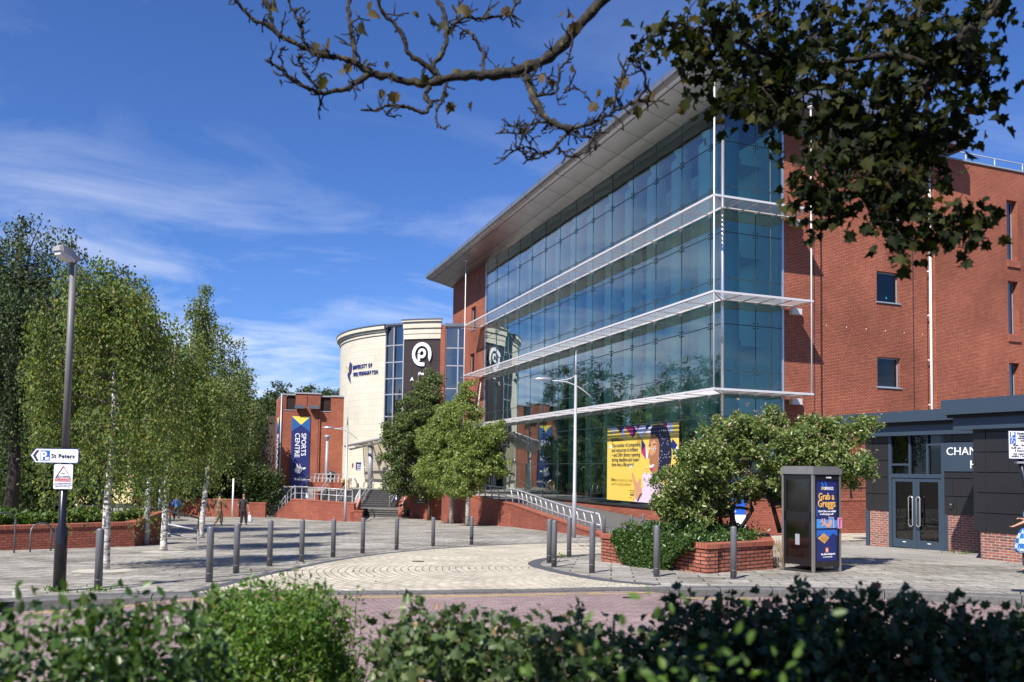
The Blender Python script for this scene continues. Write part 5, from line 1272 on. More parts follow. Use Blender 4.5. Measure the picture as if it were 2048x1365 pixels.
# lantern: box cowl with sloping bowl pointing up-left towards viewer
R=Vector(r0);Fv=Vector(f0);c=b0+Vector((0,0,5.45));LS=.66
A=(R*-.38-Fv*.92).normalized();S=Vector((-A.y,A.x,0))
def sec(l,w,z0,z1,tw=.7): l*=LS;w*=LS;z0*=LS;z1*=LS;p=c+A*l;return [p-S*w+Vector((0,0,z0)),p+S*w+Vector((0,0,z0)),p+S*w*tw+Vector((0,0,z1)),p-S*w*tw+Vector((0,0,z1))]
def loft(mb,secs):
    b=len(mb.v);n=len(secs[0])
    for s_ in secs: mb.v+=[tuple(p) for p in s_]
    for i in range(len(secs)-1):
        for k in range(n): mb.face((b+i*n+k,b+i*n+(k+1)%n,b+(i+1)*n+(k+1)%n,b+(i+1)*n+k))
    mb.face([b+k for k in range(n)][::-1]);mb.face([b+(len(secs)-1)*n+k for k in range(n)])
m=MB();loft(m,[sec(-.15,.08,.02,.10),sec(.0,.12,.0,.16),sec(.16,.15,.06,.27),sec(.40,.155,.12,.30),sec(.50,.13,.14,.24)])
m.build('lamp_cowl',mat('lamp_cowl_grey',(.34,.33,.32),.55,noise=.2,nscale=12),t)
m=MB();loft(m,[sec(.02,.09,-.06,.0,1.1),sec(.16,.12,-.05,.06,1.15),sec(.38,.12,.0,.12,1.15),sec(.46,.10,.05,.14,1.15)]);m.build('lamp_bowl',M_lampw,t)
# parking direction sign
d=ld_-.075
pA=onD(61,926,d);
P=Plane(W(LD(pA)[0],LD(pA)[1],pA[2]),tuple(r0*.995+f0*.05),(0,0,1))
sw=(onD(156,926,d)-onD(61,926,d)).dot(r0);sh_=onD(61,896.5,d)[2]-onD(61,926,d)[2]
sgn=thing('parking_sign',P.P(sw*.6,0),'white arrow shaped St Peters car park sign with blue P','sign')
def arrow(i): k=i;return [(0+k*1.1,sh_/2),(.145*sw/.8*.62+k*.5,sh_-k),(sw-.02-k,sh_-k),(sw-k,sh_-.02-k),(sw-k,.02+k),(sw-.02-k,k),(.145*sw/.8*.62+k*.5,k)]
b=MB();P.poly(b,arrow(0),0,.02);b.build('backing',M_ltr,sgn);b=MB();P.poly(b,arrow(.012),.023);b.build('face',M_signw,sgn)
b=MB();u=.115;P.poly(b,[(.045,sh_/2),(.105,sh_-.03),(.145,sh_-.03),(.09,sh_/2),(.145,.03),(.105,.03)],.026);b.build('chevron',M_txt,sgn)
b=MB();P.poly(b,[(.165,.04),(.315,.04),(.315,sh_-.035),(.165,sh_-.035)],.026);b.build('blue_square',M_blue,sgn)
P.text('lettering','P',.19,M_signw,sgn,.172,.052,w=.029,bold=.006);P.text('lettering','80',.065,M_signw,sgn,.243,.052,w=.029,bold=.002)
P.text('lettering','St Peters',.092,M_txt,sgn,.338,.088,w=.028,bold=.002,spacing=1.12,sx=.98)
# cctv notice
a=onD(107,978,d);P=Plane(W(LD(a)[0],LD(a)[1],a[2]),tuple(r0),(0,0,1));w2=(onD(144.5,978,d)-onD(107,978,d)).dot(r0);h2=onD(107,929,d)[2]-a[2]
cc=thing('camera_notice',P.P(w2/2,0),'small white camera warning notice with red triangle under the parking sign','sign')
b=MB();P.poly(b,[(.015,0),(w2-.015,0),(w2,.015),(w2,h2-.015),(w2-.015,h2),(.015,h2),(0,h2-.015),(0,.015)],0,.01);b.build('board',M_signw,cc)
b=MB();q=[P.P(u*w2,v*h2,.014) for u,v in((.5,.93),(.90,.46),(.10,.46),(.5,.93))];b.tube(q,.0085,4);P.poly(b,[(.07*w2,.30*h2),(.93*w2,.30*h2),(.93*w2,.41*h2),(.07*w2,.41*h2)],.012);b.build('red_marks',M_red,cc)
b=MB();P.poly(b,[(.33*w2,.68*h2),(.42*w2,.63*h2),(.64*w2,.67*h2),(.62*w2,.64*h2),(.50*w2,.605*h2),(.40*w2,.61*h2)],.012);b.build('camera_symbol',M_txt,cc)
P.text('lettering','CCTV in Operation',.024,M_txt,cc,.5*w2,.50*h2,w=.013,align='CENTER')
P.text('lettering','Images are being recorded',.024,M_signw,cc,.5*w2,.34*h2,w=.013,align='CENTER')
for k in range(3): P.text('lettering',['for the purpose of public safety','Contact Wolverhampton Council','telephone the control room'][k],.021,M_txt,cc,.5*w2,(.22-.07*k)*h2,w=.013,align='CENTER')
# disabled parking sign, right edge
d=13.0
a=onD(2016.5,918,d);P=Plane(W(LD(a)[0],LD(a)[1],a[2]),tuple(r0*.99-f0*.03),(0,0,1));h3=onD(2016,862,d)[2]-a[2];w3=.43
ds=thing('disabled_bay_sign',P.P(w3/2,0),'white disabled badge holders parking sign on a black post at the right edge','sign')
b=MB();P.poly(b,[(0,0),(w3,0),(w3,h3),(0,h3)],0,.012);b.build('backing',M_ltr,ds);b=MB();P.poly(b,[(.006,.006),(w3-.006,.006),(w3-.006,h3-.006),(.006,h3-.006)],.014);b.build('face',M_signw,ds)
b=MB();P.poly(b,[(.02,h3-.105),(.112,h3-.105),(.112,h3-.018),(.02,h3-.018)],.0165);P.poly(b,[(.02,h3-.205),(.112,h3-.205),(.112,h3-.115),(.02,h3-.115)],.0165);b.build('blue_square',M_blue,ds)
P.text('lettering','P',.105,M_signw,ds,.035,h3-.098,w=.018,bold=.003)
b=MB();c=(.062,h3-.175);b.tube([P.P(c[0]+.024*math.cos(a_),c[1]+.024*math.sin(a_),.02) for a_ in np.linspace(2.2,6.6,12)],.004,4);b.tube([P.P(*q,.02) for q in((.057,h3-.13),(.057,h3-.158),(.083,h3-.16),(.098,h3-.19))],.005,4);b.sphere(P.P(.056,h3-.124,.02),.007,8,6);b.build('wheelchair_symbol',M_signw,ds)
for k,(t_,u) in enumerate((('Disabled',.13),('badge',.165),('holders',.14),('only',.18))): P.text('lettering',t_,.042,M_txt,ds,u,h3-.052-.037*k,w=.018,bold=.001,spacing=1.08)
for k,t_ in enumerate(('Mon - Sun','8.30 am - 6 pm','3 hours','No return','within 1 hour')): P.text('lettering',t_,.042,M_txt,ds,.04+[.03,.0,.05,.03,.0][k],h3-.235-[0,.043,.086,.135,.172][k],w=.018,bold=.001,spacing=1.08)
ba=PD(2038,912,d+.05);bb=W(8.6,d+.35,G(8.6,d));o=thing('sign_post',bb,'leaning black post holding the disabled parking sign','post')
m=MB();m.tube([bb,ba+ (ba-bb)*.06],.038,12);m.build('post',M_black,o);m=MB();m.obox(ba[:2],r0,.05,.05,ba.z-.12,ba.z-.09);m.build('clamp',M_steel,o)
# ---------------------------------------------------------------- left planter, cycle hoops
LP=[(-19,20.4),(-14.83,24.3),(-12.05,26.95),(-11.95,28.8),(-14.5,31)]
tz=-2.62+.78
brickwall('planter_wall',LP[:4],[tz,tz,tz,tz+.25],.34,'long low dark red brick planter wall with evergreen hedge, far left',m=M_brickd,cope=.11)
def hoop(x,y,w,h,ang,label):
    a=gnd(x,y);b0=WG(*a);A=Vector(r0)*math.cos(ang)+Vector(f0)*math.sin(ang);pts=[b0-A*w/2-Vector((0,0,.05))]
    for k in range(13): 
        th=math.pi-math.pi*k/12;pts.append(b0+A*(w/2-.0)*math.cos(th)*1+Vector((0,0,h-w/2*.6+ .6*w/2*math.sin(th))))
    pts.append(b0+A*w/2-Vector((0,0,.05)))
    m=MB();m.tube(pts,.024,10);o=m.build('cycle_stand',M_boll,org=b0);tag(o,label,'cycle stand','steel cycle hoops by the left planter wall')
hoop(4,1108,.75,1.12,1.25,'tall steel cycle hoop at the extreme left edge')
hoop(81,1103,.72,.80,1.28,'lower steel cycle hoop against the left planter wall')
# dim metal railings and hand rails behind the left hedge
railing('step_railing',[(-16.2,31.8,-2.55),(-13.5,31.5,-2.55),(-11.6,31.2,-2.9)],.95,'dark metal step railing behind the left hedge',1.2,m=M_blackm)
railing('step_railing',[(-12.6,29.6,-2.6),(-10.9,29.3,-2.85)],.6,'short pale step railing right of the thick lamp post',1.2,m=M_steel)
# cream building seen through the trees and far brick sheds
fb=thing('cream_building',W(-52,95,-4.2),'low cream building glimpsed through the birch trunks','building')
m=MB();m.obox(W(-50,98)[:2],r0,9,5,-4.4,2.2);m.build('wall',mat('cream_render',(.62,.50,.28),.8,noise=.1),fb)
m=MB();m.obox(W(-50,98)[:2],r0,9.3,5.3,2.2,2.5);m.build('roof',M_asph,fb)
for k in range(6):
    m=MB();c=W(-57+2.6*k,92.96);m.obox(c[:2],r0,.7,.03,-1.6,.6);m.build('window',M_glassd,fb)
# ---------------------------------------------------------------- people
def skinmesh(name,joints,edges,m,parent,sub=2,M=None):
    "joints: list of (x,y,z,rx,ry)"
    me=bpy.data.meshes.new('sk');me.from_pydata([j[:3] for j in joints],edges,[])
    ob=bpy.data.objects.new('sk',me);COL.objects.link(ob);md=ob.modifiers.new('s','SKIN');md.use_smooth_shade=True;md.branch_smoothing=.3
    ob.modifiers.new('u','SUBSURF').levels=sub
    sk=me.skin_vertices[0].data
    for i,j in enumerate(joints): sk[i].radius=(j[3],j[4] if len(j)>4 else j[3]);sk[i].use_root=(i==0)
    dg=bpy.context.evaluated_depsgraph_get();r=bpy.data.meshes.new_from_object(ob.evaluated_get(dg));bpy.data.objects.remove(ob)
    r.materials.clear();r.materials.append(m);r.name=name
    o=bpy.data.objects.new(name,r);COL.objects.link(o);o.parent=parent;return o
def chain(J,E,pts,start=None):
    prev=start
    for p in pts:
        J.append(p);i=len(J)-1
        if prev is not None: E.append((prev,i))
        prev=i
    return prev
def person(loc,face,label,P,shirt,trous,shoe,hairm,sleeve='long',H=1.0,skin=None,hood=False,cap=None,name='person',stripe=None):
    """P: pose dict of joints in body space (x right, y forward, z up) : hipR kneeR ankR ..., shR elR wrR"""
    f=Vector(face).normalized();rz=math.atan2(-f.x,f.y)
    t=thing(name,loc,label,'person',local=True,rz=rz);t.scale=(H,H,H)
    sk=skin or M_skin
    px,py,pz=P.get('pel',(0,0,.95));lean=P.get('lean',0)
    J=[(px,py,pz,.125,.10)];E=[]
    chest=chain(J,E,[(px,py+lean*.3,pz+.18,.115,.085),(px,py+lean*.8,pz+.38,.135,.095),(px,py+lean,pz+.50,.075,.06)],0)
    cz=pz+.50;hy=py+lean
    nk=chain(J,E,[(px,hy+.01,cz+.075,.048,.048)],chest)
    hd=chain(J,E,[(px,hy+.03,cz+.16,.062,.075),(px,hy+.025,cz+.225,.074,.092),(px,hy+.015,cz+.29,.055,.07)],nk)
    nb=nk+2; chain(J,E,[(px,hy+.125,cz+.195,.012,.012)],nb)   # nose
    chain(J,E,[(px+.075,hy+.02,cz+.20,.014,.02)],nb);chain(J,E,[(px-.075,hy+.02,cz+.20,.014,.02)],nb)  # ears
    for s in'LR':
        q=-1 if s=='L' else 1
        sh=(px+q*.175,hy,cz-.06);el=P['el'+s];wr=P['wr'+s]
        e=chain(J,E,[(*sh,.058,.058),(*el,.042,.042),(*wr,.027,.024)],chest)
        w=Vector(wr);dr=(w-Vector(el)).normalized();hp=w+dr*.07
        e=chain(J,E,[(*hp,.034,.02)],e)
        # five fingers
        side=Vector((0,1,0)) if abs(dr.y)<.7 else Vector((1,0,0));side=(side-dr*side.dot(dr)).normalized();pal=dr.cross(side)
        for k,ln in enumerate((.062,.072,.066,.05)):
            b=hp+dr*.035+side*(.026-.0175*k);c=b+dr*ln*.5+pal*.006*-q;g=c+(dr*.6+pal*-q*.7).normalized()*ln*.5
            chain(J,E,[(*b,.0095,.0095),(*c,.0085,.0085),(*g,.007,.007)],e)
        b=w+dr*.03+side*.035;c=b+dr*.03+side*.02;chain(J,E,[(*b,.011,.011),(*c,.0095,.0095),(*(c+dr*.03),.008,.008)],e)
        hp_=(px+q*.085,py,pz-.05);kn=P['kn'+s];an=P['an'+s];tt=P.get('to'+s,(an[0],an[1]+.13,an[2]-.05))
        chain(J,E,[(*hp_,.085,.085),(*kn,.056,.056),(*an,.036,.036),(*tt,.03,.025)],0)
    skinmesh('body',J,E,sk,t,sub=1)
    # trousers
    J=[(px,py,pz+.10,.15,.13),(px,py,pz-.03,.165,.145)];E=[(0,1)]
    for s in'LR':
        q=-1 if s=='L' else 1;kn=P['kn'+s];an=P['an'+s];a2=Vector(kn).lerp(Vector(an),.92)
        chain(J,E,[(px+q*.09,py,pz-.13,.118,.115),(*kn,.092,.092),(*a2,.078,.075)],1)
    skinmesh('trousers',J,E,trous,t)
    J=[(px,py,pz-.10,.175,.155)];E=[]
    c=chain(J,E,[(px,py+lean*.3,pz+.18,.165,.14),(px,py+lean*.8,pz+.37,.185,.15),(px,hy,cz-.01,.12,.10),(px,hy,cz+.035,.062,.062)],0)
    for s in'LR':
        q=-1 if s=='L' else 1;el=Vector(P['el'+s]);wr=Vector(P['wr'+s]);sh=Vector((px+q*.175,hy,cz-.055))
        if sleeve=='long': chain(J,E,[(*sh,.088,.086),(*el,.074,.074),(*el.lerp(wr,.9),.054,.054)],3)
        else: chain(J,E,[(*sh,.088,.086),(*sh.lerp(el,.75),.078,.078)],3)
    so=skinmesh('hoodie' if hood else 'shirt',J,E,shirt,t)
    if hood:
        J=[(px-.075,hy-.03,cz+.03,.04,.04),(px,hy-.09,cz+.0,.055,.05),(px+.075,hy-.03,cz+.03,.04,.04)];skinmesh('hood',J,[(0,1),(1,2)],shirt,so)
    for s in'LR':
        an=Vector(P['an'+s]);tt=Vector(P.get('to'+s,(an[0],an[1]+.13,an[2]-.05)));hl=an+(an-tt).normalized()*.03+Vector((0,0,-.05))
        J=[(*hl,.042,.04),(*(an*.6+tt*.4+Vector((0,0,-.01))),.046,.042),(*tt,.042,.028)];skinmesh('shoe',J,[(0,1),(1,2)],shoe,t,sub=1)
    # hair
    hz=cz+.215
    J=[(px,hy-.035,hz-.03,.068,.06),(px,hy-.01,hz+.05,.083,.088),(px,hy+.035,hz+.075,.062,.05)];skinmesh('cap' if cap else 'hair',J,[(0,1),(1,2)],cap or hairm,t)
    if cap:
        m=MB();m.obox((px,hy+.12),(1,0),.06,.05,hz+.045,hz+.055);o=m.build('cap_peak',cap,None);o.parent=t
    for q in(-1,1):
        m=MB();m.sphere((px+q*.03,hy+.105,cz+.215),.011,8,6);o=m.build('eye',M_black,None);o.parent=t
    return t
M_hood=mat('royal_blue_cloth',(.02,.09,.45),.8);M_dkt=mat('charcoal_trousers',(.05,.055,.07),.85);M_brn=mat('tan_brown_cloth',(.22,.125,.07),.85,noise=.15,nscale=9);M_tan=mat('tan_trousers',(.26,.17,.09),.85,noise=.15,nscale=9)
M_blk=mat('black_cloth',(.02,.02,.024),.85);M_shoe=mat('dark_shoe',(.02,.02,.025),.6);M_hair=mat('black_hair',(.012,.01,.01),.6);M_hair2=mat('fair_hair',(.28,.15,.08),.7);M_bag=mat('carrier_bag',(.65,.68,.75),.4)
d2v=lambda a:(r0[0]*math.sin(a)+f0[0]*math.cos(a),r0[1]*math.sin(a)+f0[1]*math.cos(a),0)
a=gnd(350,1042)
person(WG(-23.9,60),d2v(math.radians(-35)),'person in a royal blue hooded jacket and grey trousers, leftmost of the walkers',
 dict(knL=(-.10,.16,.50),anL=(-.10,.20,.09),knR=(.10,-.02,.50),anR=(.10,-.24,.10),toR=(.1,-.13,.03),elL=(-.26,.02,1.12),wrL=(-.24,.18,.92),elR=(.27,-.02,1.12),wrR=(.27,.10,.90),lean=.05),
 M_hood,M_dkt,M_shoe,M_hair,hood=True,H=1.04)
person(WG(-16.8,48.3),d2v(math.radians(8)),'person in tan brown jacket, tan trousers and dark cap walking away',
 dict(knL=(-.02,.04,.50),anL=(-.13,-.22,.14),toL=(-.14,-.14,.04),knR=(.08,.16,.52),anR=(.06,.20,.09),elL=(-.33,-.02,1.15),wrL=(-.36,.06,.90),elR=(.32,.02,1.16),wrR=(.36,.18,.98),lean=.03),
 M_brn,M_tan,M_shoe,M_hair,cap=mat('dark_cap',(.03,.035,.04),.8),H=1.06)
tb_=person(WG(-15.75,49.4),d2v(math.radians(2)),'person in black short sleeved hooded top and black trousers walking away, carrying a bag',
 dict(knL=(-.09,.05,.50),anL=(-.11,-.02,.09),knR=(.10,.12,.50),anR=(.13,.16,.09),elL=(-.29,-.03,1.14),wrL=(-.36,.06,.90),elR=(.27,.0,1.12),wrR=(.33,.04,.86),lean=.02),
 M_blk,M_blk,M_shoe,M_hair2,sleeve='short',hood=True,H=1.05)
p=W(-15.75+.36,49.44,G(-15.4,49.4));m=MB()
m.tube([p+Vector((0,0,.86)),p+Vector((-.03,0,.72)),p+Vector((0,0,.62))],[.012,.02,.05],8);m.tube([p+Vector((0,0,.64)),p+Vector((.03,0,.5)),p+Vector((.07,0,.28)),p+Vector((.08,0,.2))],[.05,.10,.13,.09],10)
o=m.build('carrier_bag',M_bag,org=p+Vector((0,0,.2)));tag(o,'pale plastic carrier bag held by the walker in black','bag')
# person mostly outside the right edge
PR=W(11.72,18.75,G(11.7,18.7))
person(PR,d2v(math.radians(-92)),'person at the right edge in dark trousers, arm reaching left past a checked bag',
 dict(knL=(-.09,.25,.55),anL=(-.09,.28,.12),toL=(-.09,.41,.05),knR=(.09,-.02,.5),anR=(.09,-.12,.12),elL=(-.24,.12,1.14),wrL=(-.20,.36,1.20),elR=(.25,.05,1.13),wrR=(.24,.26,1.05),lean=.03),
 mat('light_blue_shirt',(.12,.30,.55),.8),M_dkt,M_shoe,M_hair2,sleeve='short')
N=NT('blue_check');uvn=N.n('UVMap');ck=N.n('TexChecker',Scale=9.0);N.l(uvn.outputs[0],ck.inputs['Vector']);ck.inputs['Color1'].default_value=(.03,.16,.42,1);ck.inputs['Color2'].default_value=(.60,.68,.75,1)
ck2=N.n('TexChecker',Scale=24.0);N.l(uvn.outputs[0],ck2.inputs['Vector']);ck2.inputs['Color1'].default_value=(.6,.75,.9,1);ck2.inputs['Color2'].default_value=(1,1,1,1)
N.l(N.mix(1.0,ck.outputs['Color'],ck2.outputs['Color'],'MULTIPLY'),N.b.inputs['Base Color'])
m=MB();c=PR-Vector(r0)*.27-Vector(f0)*.16
def bs(z,w,tk): return [c+Vector(r0)*a*w+Vector(f0)*b*tk+Vector((0,0,z)) for a,b in((-1,-1),(1,-1),(1,1),(-1,1))]
loft(m,[bs(.47,.22,.05),bs(.52,.25,.08),bs(.75,.21,.08),bs(.95,.14,.05),bs(1.0,.11,.03)])
o=thing('checked_bag',c+Vector((0,0,.47)),'blue and white checked shoulder bag hanging from the arm at the right edge','bag')
m.build('bag_body',N.m,o);m=MB();m.tube([c-Vector(r0)*.08+Vector((0,0,.98)),c+Vector((0,0,1.16)),c+Vector(r0)*.08+Vector((0,0,.98))],.012,6);m.build('strap',M_navy,o)
# seated pair in the shade behind the left hedge
for k,(la,dd,lab,cp) in enumerate(((-16.95,31.5,'person sitting in the shade behind the left hedge, bare headed',None),(-16.2,31.2,'person in a pale cap sitting in the shade behind the left hedge',mat('pale_cap',(.5,.5,.52),.7)))):
    person(WG(la,dd),d2v(math.radians(60-20*k)),lab,dict(pel=(0,0,.50),knL=(-.12,.42,.50),anL=(-.12,.45,.09),knR=(.12,.42,.50),anR=(.12,.45,.09),elL=(-.26,.10,.68),wrL=(-.16,.32,.60),elR=(.26,.10,.68),wrR=(.16,.32,.60),lean=.06),
     [mat('grey_top',(.25,.26,.28),.8),M_blk][k],M_dkt,M_shoe,M_hair,cap=cp)
bn=thing('park_bench',WG(-16.6,31.2),'dark timber bench in the shade behind the left hedge','bench')
m=MB();
for k in range(4): q=WG(-16.6,31.0+.12*k,.44);m.obox(q[:2],r0,.95,.05,q.z-.04,q.z)
m.build('seat',M_timber,bn)
for s in(-.8,.8):
    m=MB();q=WG(-16.6+s,31.2,0);m.obox(q[:2],r0,.04,.2,q.z,q.z+.40);m.build('leg',M_blackm,bn)
# ---------------------------------------------------------------- vegetation
def rs(n): v=rng.normal(size=(n,3));return v/np.linalg.norm(v,axis=1)[:,None]
def tow(P): # (lat,d,z)->world for arrays
    P=np.asarray(P,float);return P[:,0:1]*r0+P[:,1:2]*f0+P[:,2:3]*zz
def trunkmesh(mb,pts,r,n=10,jit=.02):
    P=[]
    for i,p in enumerate(pts): P.append(Vector(p)+Vector((random.uniform(-jit,jit),random.uniform(-jit,jit),0)))
    mb.tube(P,r,n)
def blobs(nclu,lobes,surf=.55,squash=1):
    "cluster centres inside ellipsoid lobes (lat,d,z,rl,rd,rz,weight), biased outward"
    w=np.array([l[6] if len(l)>6 else l[3]*l[4]*l[5] for l in lobes]);w=w/w.sum();ix=rng.choice(len(lobes),nclu,p=w);L=np.array([l[:6] for l in lobes])[ix]
    rad=(surf+(1-surf)*rng.random(nclu))**.8*np.where(rng.random(nclu)<.2,rng.random(nclu),1)
    return L[:,:3]+rs(nclu)*L[:,3:6]*rad[:,None]
def branchnet(mb,base,tips,r0_=.03,seg=4,curve=.25,rt=.006):
    for t in tips:
        a=Vector(base[min(range(len(base)),key=lambda k:(Vector(base[k])-Vector(t)).length+ .25*abs(base[k][2]-t[2]) + (3 if base[k][2]>t[2]+.2 else 0))]);b=Vector(t);L=(b-a).length;pts=[]
        for k in range(seg+1):
            u=k/seg;p=a.lerp(b,u)+Vector((0,0,curve*L*math.sin(math.pi*u)*.35))+Vector([random.uniform(-1,1)*.04*L*math.sin(math.pi*u) for _ in range(3)]);pts.append(p)
        mb.tube(pts,[r0_*(1-u/seg)*min(1.5,L/2)+rt for u in range(seg+1)],5,cap=False)
def tree(name,lat,d,label,cat,trunk,lobes,nclu,per,clr,lsize,leafk,lm,bark,cradius=.03,group=None,tip=(0,0,-1),tipw=.3,surf=.55,tips=40,r0_=.035,zb=None,up=.4,seed=None,drop=0,extra=None,nbase=6):
    z=G(lat,d) if zb is None else zb
    t=thing(name,W(lat,d,z),label,cat,group)
    mb=MB();tp=[tuple(W(*p)) for p in trunk['pts']];mb.tube(tp,trunk['r'],12)
    base=[tuple(Vector(tp[i]).lerp(Vector(tp[i+1]),u)) for i in range(len(tp)-1) for u in(0,.33,.66)][trunk.get('skip',2):]
    for st in trunk.get('stems',[]): 
        sp_=[tuple(W(*p)) for p in st[0]];mb.tube(sp_,st[1],8);base+=sp_[1:]
    cl=blobs(nclu,lobes,surf);cw=tow(cl)
    mb.build('trunk',bark,t);mb=MB()
    branchnet(mb,base,[tuple(c) for c in cw[:tips]],r0_)
    mb.build('branches',M_bark if bark is M_birch else bark,t)
    L=np.repeat(cw,per,axis=0);off=rs(len(L))*(rng.random(len(L))**.5)[:,None]*clr
    off[:,2]*=.75;L=L+off
    if drop: L[:,2]-=rng.random(len(L))**1.6*drop
    leaves('crown',L,lsize,leafk,lm,t,tip=tip,tipw=tipw,up=up)
    if extra: extra(t,cw)
    return t
def strands(cw,n,length,step,lat_jit=.25,wind=(0,0,0)):
    ix=rng.integers(0,len(cw),n);out=[]
    st=cw[ix]+rs(n)*lat_jit
    ln=length*(.35+.65*rng.random(n))
    K=int(length/step)
    s=np.arange(K)*step
    P=st[:,None,:]+np.zeros((1,K,3));curve=rs(n)*.18
    P[:,:,2]-=s[None,:]
    P+=curve[:,None,:]*np.array([1,1,0])*(s[None,:,None])
    mask=s[None,:]<ln[:,None]
    Q=P[mask];return Q+rng.normal(size=Q.shape)*.045,st,ln,curve
def weeping(name,lat,d,label,trunk,lobes,nclu,nst,ln,step,lsize,lm,bark,group,leafk='rhomb',tips=60,per=10,clr=.28,twigs=120,surf=.5,tipw=1.2):
    def ex(t,cw):
        L,st,lnn,cv=strands(cw,nst,ln,step);leaves('hanging_foliage',L,lsize,leafk,lm,t,tip=(0,0,-1),tipw=tipw,up=.1)
        mb=MB()
        for k in range(min(twigs,nst)):
            a=Vector(st[k]);mb.tube([a,a+Vector((cv[k][0]*lnn[k]*.5,cv[k][1]*lnn[k]*.5,-lnn[k]*.5)),a+Vector((cv[k][0]*lnn[k],cv[k][1]*lnn[k],-lnn[k]))],[.006,.004,.002],3,cap=False)
        mb.build('twigs',M_bark,t)
    return tree(name,lat,d,label,'tree',trunk,lobes,nclu,per,clr,lsize,leafk,lm,bark,group=group,extra=ex,tips=tips,surf=surf,tipw=tipw)
gb='silver birches on the plaza'
# birch 1 (nearest, left)
la,dd=gnd(207,1140);z=G(la,dd)
weeping('birch_tree',la,dd,'nearest birch with black scarred white trunk, just right of the tall grey lamp post',
 dict(pts=[(la,dd,z-.1),(la+.03,dd,z+.15),(la+.02,dd,z+1.5),(la+.10,dd,z+3),(la+.05,dd,z+4.6),(la-.1,dd,z+6.1)],r=[.135,.095,.078,.06,.035,.012],skip=6),
 [(la-.35,dd,3.2,1.3,1.3,1.2),(la+.45,dd+.1,3.1,1.05,1.1,1.05),(la-.95,dd,1.8,.95,1.0,1.0),(la+.95,dd,1.7,.65,1,.9),(la-.3,dd,.7,1.35,1.2,.8),(la+.7,dd,.6,.9,1.1,.7),(la+.1,dd,3.9,.75,.7,.5)],130,900,1.8,.055,.074,LM['birch'],M_birch,gb,leafk='oval',per=56,clr=.30,surf=.35)
la,dd=gnd(328,1103);z=G(la,dd)
weeping('birch_tree',la,dd,'middle white trunked birch of the three, standing before the hidden lamp',
 dict(pts=[(la,dd,z-.1),(la-.02,dd,z+.2),(la,dd,z+2),(la+.1,dd,z+4),(la+.1,dd,z+6.2)],r=[.135,.095,.08,.05,.012],skip=5),
 [(la-.1,dd,3.2,1.3,1.3,1.2),(la-.9,dd,2.3,1.2,1.2,1.2),(la+.7,dd,2.2,1.1,1.2,1.2),(la+.2,dd,1.0,1.6,1.3,.8)],130,850,2.1,.06,.08,LM['birch'],M_birch,gb,per=40,clr=.30,surf=.4)
la,dd=gnd(404,1078);z=G(la,dd)
weeping('birch_tree',la,dd,'tallest airy birch of the three with wispy top, behind the two leftmost row bollards',
 dict(pts=[(la,dd,z-.1),(la-.05,dd,z+.3),(la+.12,dd,z+2.5),(la+.25,dd,z+5),(la+.1,dd,z+7.6),(la-.3,dd,z+9.2)],r=[.16,.11,.09,.06,.025,.006],skip=5,
 stems=[([(la+.2,dd,z+4.2),(la+.9,dd,z+6.2),(la+1.1,dd,z+7.4)],[.06,.03,.008]),([(la+.2,dd,z+4.6),(la-.7,dd,z+7),(la-.8,dd,z+8.2)],[.05,.03,.008])]),
 [(la+.4,dd,2.6,1.9,1.7,1.6),(la+1.1,dd,2.2,1.0,1.4,1.3),(la-.6,dd,3.6,1.2,1.2,1.5),(la-.4,dd,5.6,.7,.7,1.2,1.6),(la+.4,dd,4.8,.9,.8,1.1,2),(la+.3,dd,1.1,1.6,1.6,1.0),(la-.45,dd,6.9,.35,.3,.6,.5),(la-.3,dd,6.0,.5,.5,.6,.8)],170,950,1.9,.07,.086,LM['birch2'],M_birch,gb,per=44,clr=.30,surf=.4)
# big dark weeping trees far left
for k,(la,dd,zt,rr_,lab) in enumerate(((-20.3,34,10.4,3.3,'large dark weeping tree at the far left edge'),(-18.2,37,9.2,2.6,'dark weeping tree behind the nearest birch'),(-24.8,40,11.2,3.4,'dark tall tree beyond the far left weeping tree'))):
    z=G(la,dd)
    weeping('weeping_tree',la,dd,lab,dict(pts=[(la,dd,z-.2),(la+.1,dd,z+2.5),(la,dd,z+6),(la-.1,dd,zt-1)],r=[.3,.24,.16,.04],skip=4),
     [(la,dd,zt-1.8,rr_*.8,rr_*.8,1.7),(la-1.0,dd,zt-4.2,rr_,rr_,2.6),(la+1.0,dd-.3,zt-4.6,rr_*.9,rr_*.9,2.4),(la,dd,zt-7.2,rr_,rr_,1.8)],620,1100,2.6,.09,.125,LM['weep'],M_barkd,'dark weeping trees at the left',per=20,clr=.42,surf=.6,twigs=60)
# broadleaf behind birch 3
la,dd=-23.4,72;z=G(la,dd)
tree('round_tree',la,dd,'mid green bushy tree to the right of the tall airy birch','tree',dict(pts=[(la,dd,z-.2),(la,dd,z+5),(la+.1,dd,z+10.5)],r=[.3,.2,.05],skip=3),
 [(la-.3,dd,4.0,1.7,2.6,3.6),(la-.3,dd,1.0,1.9,2.9,3.0),(la-1.8,dd,4.6,2.0,2.6,3.3),(la-.6,dd,7.2,1.6,1.8,2.0)],460,62,.62,.16,'rhomb',LM['birch2'],M_barkd,tips=50)
